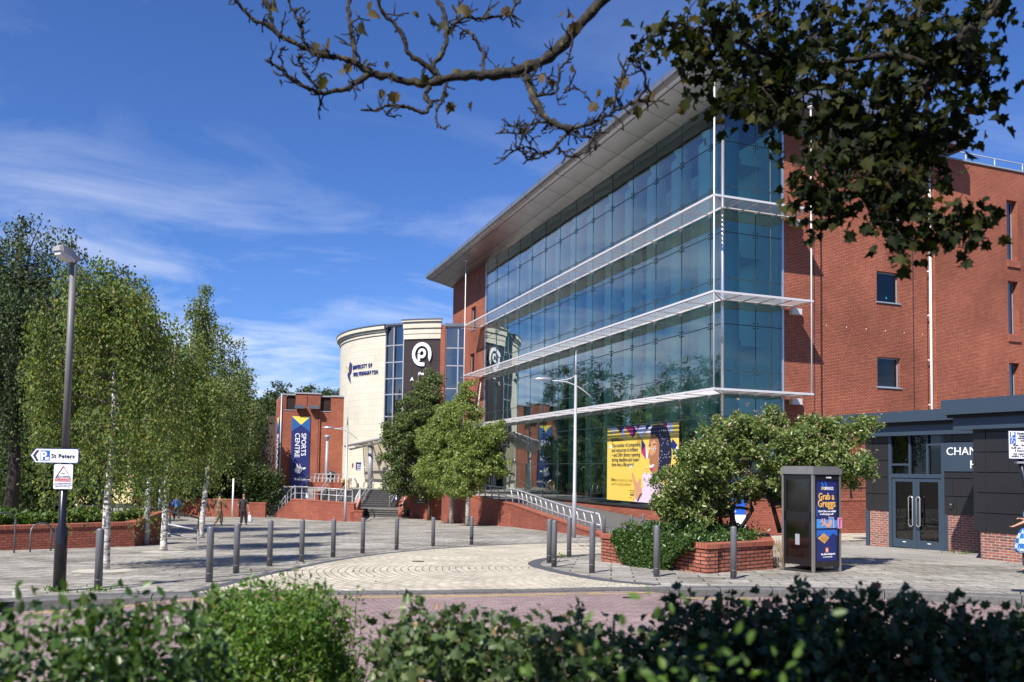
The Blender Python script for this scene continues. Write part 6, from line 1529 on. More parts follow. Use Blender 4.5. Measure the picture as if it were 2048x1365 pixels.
# centre trees
gc='small round leaved trees before the curved building'
def ctree(x,y,lab,lobes_px,lm,nclu,per,size,clr,zoff=0,stemw=.13):
    la,dd=gnd(x,y);z=G(la,dd);s=dd/FL;lob=[]
    for (cx_,cy_,rx,ry) in lobes_px:
        p=onD(cx_,cy_,dd);l2,_=LD(p);lob.append((l2,dd,p[2],rx*s,rx*s*.95,ry*s))
    zt=max(l[2]+l[5]*.7 for l in lob);lt=sum(l[0] for l in lob)/len(lob)
    return tree('rowan_tree',la,dd,lab,'tree',dict(pts=[(la,dd,z-.1),(la,dd,z+1.6),(la*.7+lt*.3,dd,z+4),(lt,dd,zt)],r=[stemw*1.25,stemw,stemw*.75,.03],skip=4),lob,nclu,per,clr,size,'oval',lm,M_bark if lm is LM['rowand'] else M_birch,group=gc,tips=70,surf=.45,tipw=.2,r0_=.05)
ctree(858,1041,'taller dark green tree in front of the bronze panel, left of the two pale ones',[(858,775,30,38),(850,825,50,50),(815,870,52,45),(868,900,60,50),(795,925,42,42),(845,960,55,38),(800,965,35,25)],LM['rowand'],520,75,.19,.48)
ctree(902,1048,'pale yellow green tree with white stem, middle one of the group before the brick corner',[(893,835,32,34),(880,880,45,48),(915,905,55,48),(870,935,45,42),(905,965,58,32)],LM['rowan'],420,72,.15,.36)
ctree(935,1053,'pale yellow green tree with white stem closest to the ramp handrail',[(935,790,20,36),(925,830,40,38),(955,880,48,40),(985,862,32,22),(945,930,52,42),(990,925,40,24),(925,965,50,30),(1010,945,24,16),(965,900,40,36)],LM['rowan'],470,72,.14,.33)
# far trees beyond the roofs and along the left
k=0
for (x,ytop,d,rx,lab) in[(590,762,125,55,'distant tree top above the sports hall roof'),(672,776,130,32,'small distant tree top beside the cream building'),(545,790,112,35,'distant tree above the left end of the sports hall')]:
    p=onD(x,ytop,d);la,_=LD(p);R=rx*d/FL
    tree('far_tree',la,d,lab,'tree',dict(pts=[(la,d,-4.3),(la,d,3),(la,d,p[2]-R*.6)],r=[.35,.25,.06]),[(la-R*.5,d,p[2]-R*.8,R*.6,R*.6,R*.75),(la+R*.45,d,p[2]-R*.75,R*.6,R*.6,R*.65),(la,d,p[2]-R*1.6,R,R,R)],300,50,.75,.30,'rhomb',LM['far'],M_barkd,tips=20,zb=-4.3,group='distant trees')
for (la,d,zt,R,lab) in[(-30,55,5.5,3.8,'dark broad tree behind the seated pair'),(-26.5,68,5.0,3.0,'dark tree behind the middle birch trunk'),(-37,62,8,4.5,'dark tree far left in the background'),(-27.5,74,7.0,3.8,'dark tree behind the low boundary wall left of the sports hall'),(-27.4,82,7.5,2.7,'dark tree beside the dark side wall of the sports hall'),
    (-46,78,16.0,6.0,'tall background tree behind the far left weeping trees'),(-36,90,14.5,5.8,'tall background tree beyond the birches'),(-56,92,18,7,'tallest background tree at the left'),(-48,108,17.5,7,'far background tree behind the cream building'),(-31,104,8.5,4.5,'far background tree left of the sports hall')]:
    z=G(la,d)
    tree('background_tree',la,d,lab,'tree',dict(pts=[(la,d,z-.2),(la+.2,d,z+4),(la,d,zt-R*.7)],r=[.35,.25,.06],skip=2),[(la,d,zt-R*.8,R*.75,R*.75,R*.8),(la-R*.4,d,zt-R*1.5,R*.8,R*.8,R*.8),(la+R*.45,d,zt-R*1.4,R*.8,R*.8,R*.8),(la,d,max(zt-R*2.4,-1.2),R*.95,R*.95,R*.7)],420,46,.85,.26,'rhomb',LM['far'],M_barkd,tips=30,group='background trees behind the plaza')
# understorey shrubs behind the low brick wall
for (la,d,lab) in((-23.5,69.2,'dark shrubs behind the left part of the boundary wall'),(-21.0,69.5,'dark shrubs behind the right part of the boundary wall'),(-29.5,70,'dark shrubs beyond the gap in the boundary wall'),(-33.5,60,'dark shrubs under the background trees, left of the walkers')):
    t=thing('dark_shrub',W(la,d,G(la,d)),lab,'shrub','shrubs behind the boundary wall');c=tow(blobs(180,[(la,d,-2.0,2.2,1.2,2.2)],.5));L=np.repeat(c,40,axis=0)+rng.normal(size=(7200,3))*.28;leaves('foliage',L,.2,'rhomb',LM['far'],t)
# ---------------------------------------------------------------- left hedge in the planter
def hedge_region(name,label,pts_fn,n,size,kind,lm,base,cat='hedge',stems=None,tip=(0,0,1),tipw=.5,up=.5,kindstuff=False):
    t=thing(name,base,label,cat);L=pts_fn(n);leaves('foliage',L,size,kind,lm,t,tip=tip,tipw=tipw,up=up)
    if stems:
        mb=MB()
        for s in stems: mb.tube(s[0],s[1],5,cap=False)
        mb.build('stems',M_bark,t)
    return t
def hp(n):
    u=rng.random(n);lat=-18.5+u*(6.2);d=np.interp(lat,[-19,-14.83,-12.05],[21.0,24.9,27.5])+rng.random(n)*1.5
    base=tz-.12;h=.32+.10*np.sin(lat*4)+.08*np.sin(lat*11+1)+.06*rng.random(n)
    z=base+h*rng.random(n)**.4;return tow(np.stack([lat,d,z],1))
hedge_region('laurel_hedge','evergreen leafy hedge growing along the top of the left brick planter',hp,17000,.115,'oval',LM['laurel'],W(-15,25,tz-.1))
# ---------------------------------------------------------------- right planter with greenery and shrub tree
pz=G(3,20)+.65
PA=(2.34,21.6);PB=(4.23,18.05);PC=(6.1,19.5);PDp=(7.0,22.6)
pw=brickwall('planter_wall',[PA,PB,PC,(6.9,22.5),(4.2,24.2),PA],[pz-.02,pz+.06,pz+.04,pz,pz,pz-.02],.30,'raised red brick planter with dark bed joints under the flowering shrub tree',m=M_planter,cope=.10)
sb=MB();sb.prism([tuple(W(*p)[:2]) for p in((2.55,21.6),(4.25,18.4),(5.95,19.6),(6.7,22.3),(4.2,23.9))],pz-.3,pz-.08);tag(sb.build('planter_soil',M_soil,org=W(4.5,21,pz-.3)),'dark soil bed filling the raised brick planter','soil',kind=None)
def cover(n):
    q=rng.random((n,2));P=[]
    poly=[(2.4,21.5),(4.15,18.2),(5.9,19.5),(6.7,22.2),(4.2,23.8)]
    a=rng.dirichlet((1,1,1,1,1),n);XY=a@np.array(poly)
    XY+=rng.normal(size=XY.shape)*.12
    h=.20+.16*np.sin(XY[:,0]*3.1+1)*np.sin(XY[:,1]*2.3)+.08*np.sin(XY[:,0]*9)
    z=pz-.05+h*rng.random(n)**.45+.12*rng.random(n)*(rng.random(n)<.3)
    return tow(np.column_stack([XY,z]))
def trail(n):
    # curtain spilling over the front edge between 2.75 and 4.1 lat
    u=rng.random(n);A=np.array([2.72,20.9]);Bq=np.array([4.05,18.35]);prof=np.array([.25,.8,1.0,.95,1.0,.9,.45,.15]);dep=np.interp(u,np.linspace(0,1,8),prof)*.68
    XY=A+(Bq-A)*u[:,None];nn=np.array([-.89,-.46]);t=rng.random(n);z=pz+.12-dep*t*1.15
    off=.02+.26*np.sqrt(np.clip(t,0,1))*(.5+.5*rng.random(n));XY=XY+nn*off[:,None]*(1 if True else 0)
    return tow(np.column_stack([XY,z]))+rng.normal(size=(n,3))*.03
def cov2(n):
    a=cover(int(n*.55));b=trail(int(n*.45));return np.concatenate([a,b])
hedge_region('trailing_cover','glossy evergreen ground cover filling the right planter and spilling over its front wall',cov2,30000,.075,'oval',LM['ivy'],W(4,20,pz-.1),cat='ground cover plant')
# shrub tree
def PS(x,y,d=20.4): p=onD(x,y,d);return (LD(p)[0],d,p[2])
s_=20.4/FL
lob=[]
for (x,y,rx,ry,w,dz) in[(1520,850,55,38,1.2,0),(1460,875,60,42,1.2,.3),(1400,925,55,45,1.2,-.2),(1345,965,45,38,1,-.3),(1340,1010,35,30,.7,-.2),(1420,985,60,38,1,.3),(1480,940,75,50,1.5,.2),(1560,900,70,45,1.5,-.3),(1630,880,65,45,1.3,0),(1690,865,50,32,.8,.1),(1735,850,22,14,.18,0),(1650,925,70,32,1.1,-.5),(1700,950,36,26,.5,-.4),(1570,960,60,28,.6,-.6),(1718,925,24,14,.2,0),(1380,1030,45,25,.6,-.2),(1520,985,40,22,.5,.5),(1590,990,42,22,.5,.6),(1650,975,36,20,.4,.3),(1450,1020,30,20,.4,.8)]:
    a=PS(x,y);lob.append((a[0],a[1]+dz,a[2],rx*s_,rx*s_*.95,ry*s_,w))
b0=PS(1470,1052);b1=PS(1555,1050)
def sx_(*pts): return [PS(x,y,d) for x,y,d in pts]
tr_=dict(pts=sx_((1468,1075,20.6),(1463,1015,20.6),(1480,985,20.5),(1500,930,20.4),(1510,870,20.4)),r=[.075,.065,.055,.04,.02],skip=3,
 stems=[(sx_((1466,1020,20.6),(1458,1000,20.5),(1440,975,20.4),(1400,940,20.3),(1370,930,20.3)),[.055,.05,.04,.03,.012]),
  (sx_((1480,1060,20.7),(1505,1020,20.6),(1495,985,20.5),(1550,920,20.4)),[.05,.045,.04,.015]),
  (sx_((1560,1065,20.8),(1545,1010,20.7),(1530,980,20.7),(1560,930,20.5)),[.06,.05,.04,.015]),
  (sx_((1545,1012,20.7),(1585,985,20.6),(1620,940,20.4),(1680,900,20.3)),[.05,.045,.03,.012]),
  (sx_((1565,1060,20.9),(1585,1020,20.8),(1610,1000,20.8),(1650,950,20.7)),[.045,.04,.035,.012])])
def exs(t,cw):
    hi=cw[rng.choice(len(cw),900)];hi=hi+np.array([0,0,.12])+rng.normal(size=hi.shape)*.12
    hi=hi[rng.random(len(hi))<.8];L=np.repeat(hi,9,axis=0)+rng.normal(size=(len(hi)*9,3))*.032
    leaves('flower_heads',L,.042,'rhomb',LM['flower'],t)
tree('shrub_tree',b0[0],b0[1],'spreading multi stemmed shrub tree with fading buff flower heads over the brick planter','shrub',tr_,lob,900,52,.19,.088,'oval',LM['shrub'],M_barkd,zb=pz-.2,tips=110,surf=.6,tip=(0,0,1),tipw=.2,up=.8,extra=exs)
# dry grass tuft by the kiosk
t=thing('dry_grass_tuft',W(6.25,19.2,G(6.2,19.2)),'dry straw coloured tuft hanging between the planter and the phone box','plant')
mb=MB()
for k in range(34):
    a=random.uniform(-.18,.15);b=W(6.15+a*.5,19.25+a*.3,pz+random.uniform(-.1,.15));c=b+Vector((random.uniform(-.2,.12),random.uniform(-.2,.1),-random.uniform(.3,.62)));mb.tube([b,b.lerp(c,.5)+Vector((random.uniform(-.1,.05),-.06,.05)),c],[.006,.005,.002],3,cap=False)
mb.build('blades',mat('dry_straw',(.30,.22,.13),.9,noise=.3,nscale=10),t)
# weeds at kerbs
def weeds(name,pts,label):
    t=thing(name,WG(*pts[0]),label,'weeds');P=[]
    for la,d in pts:
        for _ in range(22): P.append(tuple(W(la+random.gauss(0,.09),d+random.gauss(0,.05),G(la,d)+abs(random.gauss(0,.035)))))
    leaves('foliage',P,.05,'rhomb',LM['bright'],t,tip=(0,0,1),tipw=1.2)
weeds('weeds',[gnd(112,1184),gnd(125,1188),gnd(106,1182),gnd(190,1182),gnd(200,1184)],'small weeds growing at the base of the black lamp post')
weeds('weeds',[gnd(1128,1115),gnd(1133,1113),gnd(1122,1115)],'tuft of weeds by the bollard left of the tall lamp post')
weeds('weeds',[gnd(1905,1108),gnd(1925,1110),gnd(1940,1107)],'tuft of weeds at the corner of the hall wall')
# ---------------------------------------------------------------- fallen leaves
t=[]
for k in range(160):
    la=random.uniform(-9,9);d=KD(la)+random.uniform(-1.8,7) if random.random()<.6 else KD(la)-random.uniform(.02,.2)
    if d<KD(la): z=G(la,d)-drop(la)+.015
    else: z=G(la,d)+.015
    t.append(tuple(W(la,d,z)))
e=thing('fallen_leaves',t[0],'scattered small dry leaves on the paving and in the gutter','leaves');leaves('litter',t,.05,'rhomb',LM['planeb'],e,up=4);e['kind']='stuff'
# ---------------------------------------------------------------- foreground planting
def dome(lat,d,zt,rl,rd,n,bump=.08,freq=9,shell=.75,sh=.5):
    def f(n_):
        v=rs(n_);v[:,2]=np.abs(v[:,2]);vz=v[:,2]**sh;v=v*np.array([1,1,0])/np.hypot(v[:,0],v[:,1])[:,None]*(np.hypot(v[:,0],v[:,1])**.8)[:,None];v[:,2]=vz;r=(shell+(1-shell)*rng.random(n_))*np.where(rng.random(n_)<.25,rng.random(n_),1)
        r=r*(1+bump*np.sin(v[:,0]*freq+1)*np.cos(v[:,1]*freq)+bump*.8*np.sin(v[:,2]*freq*1.7))
        zb=G(lat,d);P=np.stack([lat+v[:,0]*rl*r,d+v[:,1]*rd*r,zb+(zt-zb)*v[:,2]*r],1);return tow(P)
    return f
def sprigs(tops,lm,parent,size,kind='oval',per=26,lenf=.3,r=.003,lean=.3):
    "upright leafy shoots: tops list of (lat,d,z)"
    mb=MB();L=[]
    for la,d,z in tops:
        b=Vector(W(la+random.uniform(-.05,.05),d+random.uniform(-.05,.05),z-lenf*random.uniform(.9,1.4)));t_=Vector(W(la,d,z));mid=b.lerp(t_,.5)+Vector((random.uniform(-.03,.03),random.uniform(-.03,.03),0))
        mb.tube([b,mid,t_],[r*1.3,r,r*.5],4,cap=False)
        for k in range(per):
            u=random.random()**.8;p=b.lerp(t_,u)+Vector((random.gauss(0,.02+.02*(1-u)),random.gauss(0,.02),random.gauss(0,.01)));L.append(tuple(p))
    mb.split('shoot',M_bark,parent);leaves('shoot_leaves',L,size,kind,lm,parent,tip=(0,0,1),tipw=.6,up=.4)
def lat_at(x,d,y=1250): p=onD(x,y,d);return LD(p)[0]
def z_at(x,y,d): return onD(x,y,d)[2]
# bright green bush
d=4.1;la=lat_at(540,d)
t=hedge_region('bright_shrub','bright fresh green small leaved shrub in the foreground, left of centre',dome(la,d,z_at(560,1186,d),.47,.5,0,.06),34000,.027,'oval',LM['bright'],W(la,d,G(la,d)),cat='shrub',up=.8)
sprigs([(lat_at(x,dd_,y),dd_,z_at(x,y,dd_)) for x,y,dd_ in[(598,1128,4.1),(550,1158,4.0),(630,1165,4.1),(500,1172,4.0),(460,1180,4.0),(430,1182,4.0),(580,1150,4.2),(660,1178,4.0),(690,1190,4.1),(400,1192,3.9),(520,1168,4.3),(700,1215,4.0),(720,1232,4.0),(610,1160,4.0),(380,1205,4.0),(715,1180,4.1)]],LM['bright'],t,.026,per=34,lenf=.2)
# darker leafy bush far left, closest to the lens
d=2.75;la=lat_at(130,d)
t=hedge_region('dark_glossy_shrub','blurred dark glossy leaved shrub in the near left corner of the foreground',lambda n:np.concatenate([dome(lat_at(80,d),d,z_at(80,1228,d),.48,.4,0)(n//2),dome(lat_at(300,2.9),2.9,z_at(300,1232,2.9),.36,.4,0)(n//2)]),9000,.042,'oval',LM['ivy'],W(la,d,G(la,d)),cat='shrub',up=.7)
sprigs([(lat_at(x,dd_,y),dd_,z_at(x,y,dd_)) for x,y,dd_ in[(165,1205,3.2),(10,1215,3.0),(350,1195,3.2),(240,1215,3.0),(60,1222,2.7),(120,1215,3.0),(300,1218,2.9)]],LM['mixed'],t,.045,per=16,lenf=.2)
# centre mixed
d=3.6
t=hedge_region('mixed_shrub','mixed lobed leaf shrub with pale green leaves in the centre foreground',lambda n:np.concatenate([dome(lat_at(860,d),d,z_at(860,1255,d),.32,.4,0,.1)(n//3),dome(lat_at(1010,d),d,z_at(1010,1268,d),.32,.4,0,.1)(n//3),dome(lat_at(1160,d),d,z_at(1160,1278,d),.30,.4,0,.1)(n//3)]),8200,.040,'maple',LM['mixed'],W(lat_at(1000,d),d,G(0,d)),cat='shrub',up=.9)
sprigs([(lat_at(x,dd_,y),dd_,z_at(x,y,dd_)) for x,y,dd_ in[(838,1198,3.6),(825,1205,3.7),(905,1215,3.6),(880,1225,3.5),(955,1230,3.6),(1000,1232,3.6),(1040,1240,3.5),(1080,1250,3.4),(1120,1265,3.4),(1160,1212,3.5),(1150,1225,3.6),(1180,1250,3.5),(1250,1262,3.5),(1280,1262,3.5),(740,1270,3.6),(770,1262,3.5),(800,1240,3.6)]],LM['mixed'],t,.034,'maple',per=22,lenf=.24)
# right dark hedge in shade
d=3.6
def rightd(n):
    xs=[1330,1450,1570,1690,1810,1930,2050,2160];ys=[1290,1258,1243,1240,1244,1258,1272,1276];out=[]
    for x,y in zip(xs,ys): out.append(dome(lat_at(x,d),d+random.uniform(-.2,.3),z_at(x,y,d),.27,.45,0,.12)(n//8))
    return np.concatenate(out)
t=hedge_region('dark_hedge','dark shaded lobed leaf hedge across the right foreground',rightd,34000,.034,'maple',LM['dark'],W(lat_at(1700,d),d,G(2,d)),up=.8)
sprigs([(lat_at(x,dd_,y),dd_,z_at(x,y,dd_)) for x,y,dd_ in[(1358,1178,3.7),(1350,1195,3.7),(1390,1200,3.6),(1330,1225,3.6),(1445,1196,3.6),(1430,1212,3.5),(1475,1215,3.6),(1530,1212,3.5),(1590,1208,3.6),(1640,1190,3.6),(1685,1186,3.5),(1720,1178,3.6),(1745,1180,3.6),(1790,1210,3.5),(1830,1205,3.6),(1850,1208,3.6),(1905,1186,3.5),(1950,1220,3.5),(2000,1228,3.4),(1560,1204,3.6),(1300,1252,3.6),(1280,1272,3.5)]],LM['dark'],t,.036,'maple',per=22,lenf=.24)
# very near yellow green leaves along the bottom
d=1.75
t=hedge_region('near_leaves','soft blurred yellow green leaves along the bottom edge, nearest to the lens',lambda n:np.concatenate([dome(lat_at(x,d),d,z_at(x,y,d),.16,.22,0,.15)(n//4) for x,y in((1080,1385),(1230,1362),(1400,1364),(1560,1390))]),3200,.027,'oval',LM['bright'],W(lat_at(1300,d),d,G(0,d)),cat='shrub',up=.5)
# ---------------------------------------------------------------- overhanging tree (trunk stands behind the camera to the right)
ot=thing('overhanging_tree',WG(3.4,-1.2),'dark branches with lobed leaves hanging into the top of the view','tree')
mb=MB();OL=[];OB=[]
def pxline(pts,d0,d1,r0_,r1,n=3,spur=1.0,tag_=None):
    P=[]
    m=len(pts)
    for i,(x,y) in enumerate(pts): P.append(PD(x,y,d0+(d1-d0)*i/(m-1)))
    n=n+2
    # refine with catmull-rom and jitter
    Q=[]
    for i in range(m-1):
        a=P[max(i-1,0)];b=P[i];c=P[i+1];e=P[min(i+2,m-1)]
        for k in range(n):
            t=k/n;q=.5*((2*b)+(c-a)*t+(2*a-5*b+4*c-e)*t*t+(3*b-a-3*c+e)*t*t*t);Q.append(q+Vector([random.uniform(-1,1)*.006 for _ in range(3)]))
    Q.append(P[-1]);N_=len(Q);R=[(r0_+(r1-r0_)*(i/(N_-1))**.85)*random.uniform(.80,1.28) for i in range(N_)]
    mb.tube(Q,R,7)
    # knobbly spurs and twigs
    for i in range(1,N_-1):
        if random.random()<.62*spur:
            q=Q[i];dr=(Q[i+1]-Q[i-1]).normalized()
            v=Vector([random.gauss(0,1) for _ in range(3)]);v=(v-dr*v.dot(dr)).normalized()
            v=(v+dr*random.uniform(.2,1)+Vector((0,0,.3))).normalized()
            L=random.choice([.015,.02,.03,.04,.06,.10,.15]);p=q;pts_=[q]
            for k in range(5): v=(v+Vector([random.gauss(0,.42) for _ in range(3)])).normalized();p=p+v*L/5;pts_.append(p)
            mb.tube(pts_,[.0065,.005,.0055,.004,.004,.005],5)
            if L>.07:
                for _ in range(2):
                    v2=(v+Vector([random.gauss(0,.8) for _ in range(3)])).normalized();mb.tube([pts_[2],pts_[2]+v2*.03,pts_[2]+v2*.06+Vector((0,0,.01))],[.0045,.0035,.003],4)
    return Q
D=5.0
R1=[]
# trunk and the limbs that leave the frame
T0=WG(3.4,-1.2,-.1)
mb.tube([T0,W(3.35,-1.15,-1.2),W(3.2,-.9,.6),W(3.0,-.4,2.0)],[.30,.25,.22,.19],14)
a=PD(1215,-12,4.9)
mb.tube([W(3.0,-.4,2.0),W(2.6,1.0,3.3),W(1.6,3.2,3.5),a.lerp(W(1.6,3.2,3.5),.3),a],[.16,.11,.075,.055,.045],10)
a2=PD(2010,-15,4.8);mb.tube([W(3.0,-.4,2.0),W(3.4,1.2,3.2),W(3.2,3.2,3.4),a2],[.14,.10,.07,.05],10)
a3=PD(1480,-15,5.2);mb.tube([W(2.6,1.0,3.3),W(2.2,3.0,3.7),a3],[.07,.05,.03],8)
main=pxline([(1215,-12),(1155,55),(1110,105),(1045,140),(985,150),(930,152),(880,163),(845,168),(795,158),(745,147),(712,128),(690,118),(650,112),(605,95),(565,75),(538,55),(505,38),(480,12),(470,0)],4.9,4.6,.036,.007)
pxline([(742,147),(715,165),(690,178),(650,186),(625,180),(600,168),(575,150),(550,132),(532,122)],4.75,4.5,.016,.007)
pxline([(640,180),(615,152),(600,125),(598,108)],4.6,4.5,.008,.005);pxline([(600,165),(575,150),(560,110),(570,92)],4.5,4.4,.007,.004)
pxline([(712,128),(708,95),(702,60),(697,25),(700,-8)],4.8,5.0,.014,.012)
pxline([(668,118),(640,100),(610,90),(605,60),(600,45),(585,20),(575,-5)],4.7,4.6,.010,.006,spur=1.4)
pxline([(560,75),(545,50),(538,20),(530,-5)],4.6,4.6,.012,.010)
pxline([(882,160),(867,132),(885,105),(893,70),(890,30),(870,-8)],4.8,5.0,.015,.012)
pxline([(880,155),(850,130),(815,105),(808,75),(790,50),(765,25),(755,-5)],4.8,4.7,.016,.010)
pxline([(862,168),(850,195),(862,208),(848,226),(825,218),(800,213),(775,212),(750,222),(722,220)],4.8,4.6,.016,.006)
pxline([(785,215),(772,230),(790,235)],4.7,4.7,.006,.004);pxline([(893,165),(885,200),(872,230),(878,250),(892,260)],4.8,4.7,.009,.004)
pxline([(968,150),(965,105),(945,72),(930,60)],4.9,5.0,.013,.006,spur=2);pxline([(897,60),(930,35),(965,38),(1000,32),(1020,28),(1040,55)],5,5,.011,.005,spur=1.5)
pxline([(1022,28),(1030,10),(1025,-10)],5,5,.008,.008);pxline([(893,70),(915,40),(905,10)],5,5,.008,.006)
pxline([(1048,140),(1056,165),(1068,195),(1088,232),(1118,252),(1146,259)],4.9,4.6,.026,.016)
pxline([(1146,259),(1185,245),(1215,232),(1240,218),(1270,205),(1300,200)],4.6,4.4,.013,.006,spur=1.6)
pxline([(1110,250),(1085,245),(1060,252),(1040,265),(1000,268)],4.7,4.5,.010,.004,spur=1.6)
pxline([(1140,262),(1120,285),(1095,305),(1062,320),(1040,302),(1010,300)],4.65,4.5,.011,.004,spur=2.2)
pxline([(1082,310),(1060,290),(1050,270),(1062,258)],4.6,4.5,.006,.003,spur=2.2);pxline([(1110,290),(1140,315),(1175,300),(1200,290)],4.6,4.5,.008,.004,spur=2)
pxline([(1150,258),(1165,275),(1195,268),(1205,240)],4.6,4.5,.008,.005,spur=2);pxline([(1072,190),(1110,185),(1120,140),(1140,110),(1145,60)],4.8,4.7,.010,.005,spur=1.6)
pxline([(1125,185),(1160,180),(1190,215)],4.7,4.6,.005,.004,spur=2);pxline([(1228,225),(1232,190),(1245,160),(1260,128)],4.5,4.4,.008,.004,spur=1.4)
pxline([(1270,205),(1290,180),(1288,145),(1270,130),(1290,112)],4.4,4.3,.008,.004,spur=1.2);pxline([(1050,135),(1060,160),(1090,150),(1100,170)],4.8,4.7,.006,.004,spur=2)
# right hand limbs
q1=pxline([(2010,-15),(1960,45),(1905,90),(1870,140),(1840,190),(1815,240),(1800,290),(1795,340),(1788,385)],4.8,4.6,.045,.012)
q2=pxline([(1870,140),(1800,112),(1720,118),(1650,128),(1580,120),(1520,105),(1450,60),(1410,50),(1395,80),(1360,110)],4.7,4.7,.02,.005)
q3=pxline([(1803,245),(1740,232),(1680,222),(1620,190),(1560,170),(1500,175),(1440,160)],4.7,4.6,.014,.004)
q4=pxline([(1788,385),(1800,415),(1850,435),(1895,438),(1930,445),(1960,440)],4.6,4.5,.011,.004)
q5=pxline([(1800,300),(1750,290),(1700,300),(1650,320),(1610,330)],4.7,4.5,.010,.004)
q6=pxline([(1792,360),(1740,380),(1690,385),(1640,395),(1600,400)],4.6,4.5,.009,.004)
q7=pxline([(1790,385),(1780,430),(1800,470),(1830,480)],4.6,4.5,.008,.004)
q8=pxline([(1480,-15),(1440,60),(1400,60),(1360,55),(1310,75),(1280,80)],5.2,4.8,.014,.004)
q9=pxline([(1905,90),(1940,120),(1960,170),(1975,180)],4.7,4.6,.010,.004);q10=pxline([(1815,240),(1860,270),(1900,250),(1920,230)],4.6,4.5,.008,.004)
q11=pxline([(1660,-15),(1650,50),(1600,100),(1560,160),(1530,200)],5.1,4.8,.014,.004)
q12=pxline([(1740,-15),(1730,60),(1690,160),(1670,240),(1640,300)],5.2,4.7,.014,.004)
q13=pxline([(1850,-15),(1830,60),(1800,130)],5.2,4.8,.014,.006);q14=pxline([(1560,-15),(1540,40),(1490,100),(1450,150)],5.2,4.8,.012,.004)
for q,n_ in((q1,26),(q2,22),(q3,18),(q4,10),(q5,12),(q6,12),(q11,16),(q12,18),(q13,14),(q14,14),(q9,8),(q10,8)):
    for _ in range(n_):
        p=q[random.randrange(len(q))];v=Vector([random.gauss(0,1) for _ in range(3)]).normalized();L=random.uniform(.12,.34);P_=[p]
        for k in range(5): v=(v+Vector([random.gauss(0,.35) for _ in range(3)])+Vector((0,0,-.06))).normalized();P_.append(P_[-1]+v*L/5)
        mb.tube(P_,[.006,.005,.0045,.004,.003,.002],4,cap=False)
        for k in range(random.randint(3,6)): OL.append(tuple(P_[random.randint(2,5)]+Vector([random.gauss(0,.035) for _ in range(3)])))
mb.build('limbs',M_twig,ot)
# leaves along the right limbs
C=list(OL)
def along(q,n,sg,d=.16):
    for _ in range(n):
        k=random.randrange(len(q));p=q[k]+Vector([random.gauss(0,sg) for _ in range(3)])+Vector((0,0,-.04));C.append(tuple(p))
for q,n,sg in((q1,250,.13),(q2,240,.11),(q3,200,.10),(q4,130,.065),(q5,100,.08),(q6,120,.075),(q7,60,.06),(q8,70,.07),(q9,80,.09),(q10,80,.08),(q11,190,.13),(q12,180,.12),(q13,190,.16),(q14,170,.14)): along(q,n,sg)
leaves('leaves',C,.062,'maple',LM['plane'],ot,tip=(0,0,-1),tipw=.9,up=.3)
C2=[PD(x,y,4.75+random.uniform(-.3,.3)) for x,y in[(745,5),(722,45),(700,130),(655,160),(690,140),(735,120),(770,125),(760,180),(790,185),(945,205),(895,185),(900,205),(880,45),(905,65),(835,25),(1010,15),(980,20),(1125,25),(1150,45),(1085,150),(1110,165),(1145,130),(1195,180),(1240,155),(1220,195),(1295,200),(1280,215),(660,80),(545,5),(565,165),(920,140),(860,30),(1140,25),(1190,205),(745,20),(625,85),(930,10),(850,150),(1305,185)]]
leaves('withered_leaves',[tuple(c) for c in C2],.068,'maple',LM['planeb'],ot,tip=(0,0,-1),tipw=1.6,up=.0)
# unseen crown lobes added above and behind the camera to shade the right hand hedge
lob=[(-.9,.1,3.7,.9,.7,.5,1.2),(.0,.3,3.7,1.0,.8,.5,1.2),(1.0,.8,3.9,1.2,.9,.6,1.2),(2.6,2.2,4.9,1.5,1.3,.7,1.2),(3.4,-1,5.0,2.4,2.0,1.2,1.6),(2.2,.6,4.6,1.6,1.2,.7,1.3),(3.6,3.4,5.4,1.4,1.2,.7,1)]
cl=tow(blobs(230,lob,.2));L=np.repeat(cl,30,axis=0)+rng.normal(size=(230*30,3))*.20
mb=MB();branchnet(mb,[tuple(W(2.6,1.0,3.3)),tuple(W(3.0,-.4,2.0)),tuple(W(2.2,2.4,3.5)),tuple(W(3.3,2.2,3.3))],[tuple(c) for c in cl[:40]],.03);mb.build('shading_branches',M_twig,ot)
leaves('shading_crown',L,.115,'maple',LM['plane'],ot,tip=(0,0,-1),tipw=.8)
CLR=-28;CLO=(1.3,4.2,0);CL0=.225;CL1=.40;SKYT=(.60,.77,1.10,1);CLC=(8.4,8.8,9.6,1);SKYS=.095;SUNE=4.9;EXPO=.62
CBD=(-.50,.80,.34)
HZ0=.10;HZ1=.40;HZT=.12
CNS=1.5;CMS=(.75,1.4,1)
CLR=-20;CLO=(2.9,19.9,0);CMS=(.9,1.3,1);CLC=(7.0,7.3,8.0,1);HZT=.2
SKYT=(.52,.70,1.04,1);SKYS=.095
SKYT=(.47,.66,1.02,1)
SUNE=5.0;EXPO=.68
SKYT=(.44,.63,1.0,1);HZ1=.38
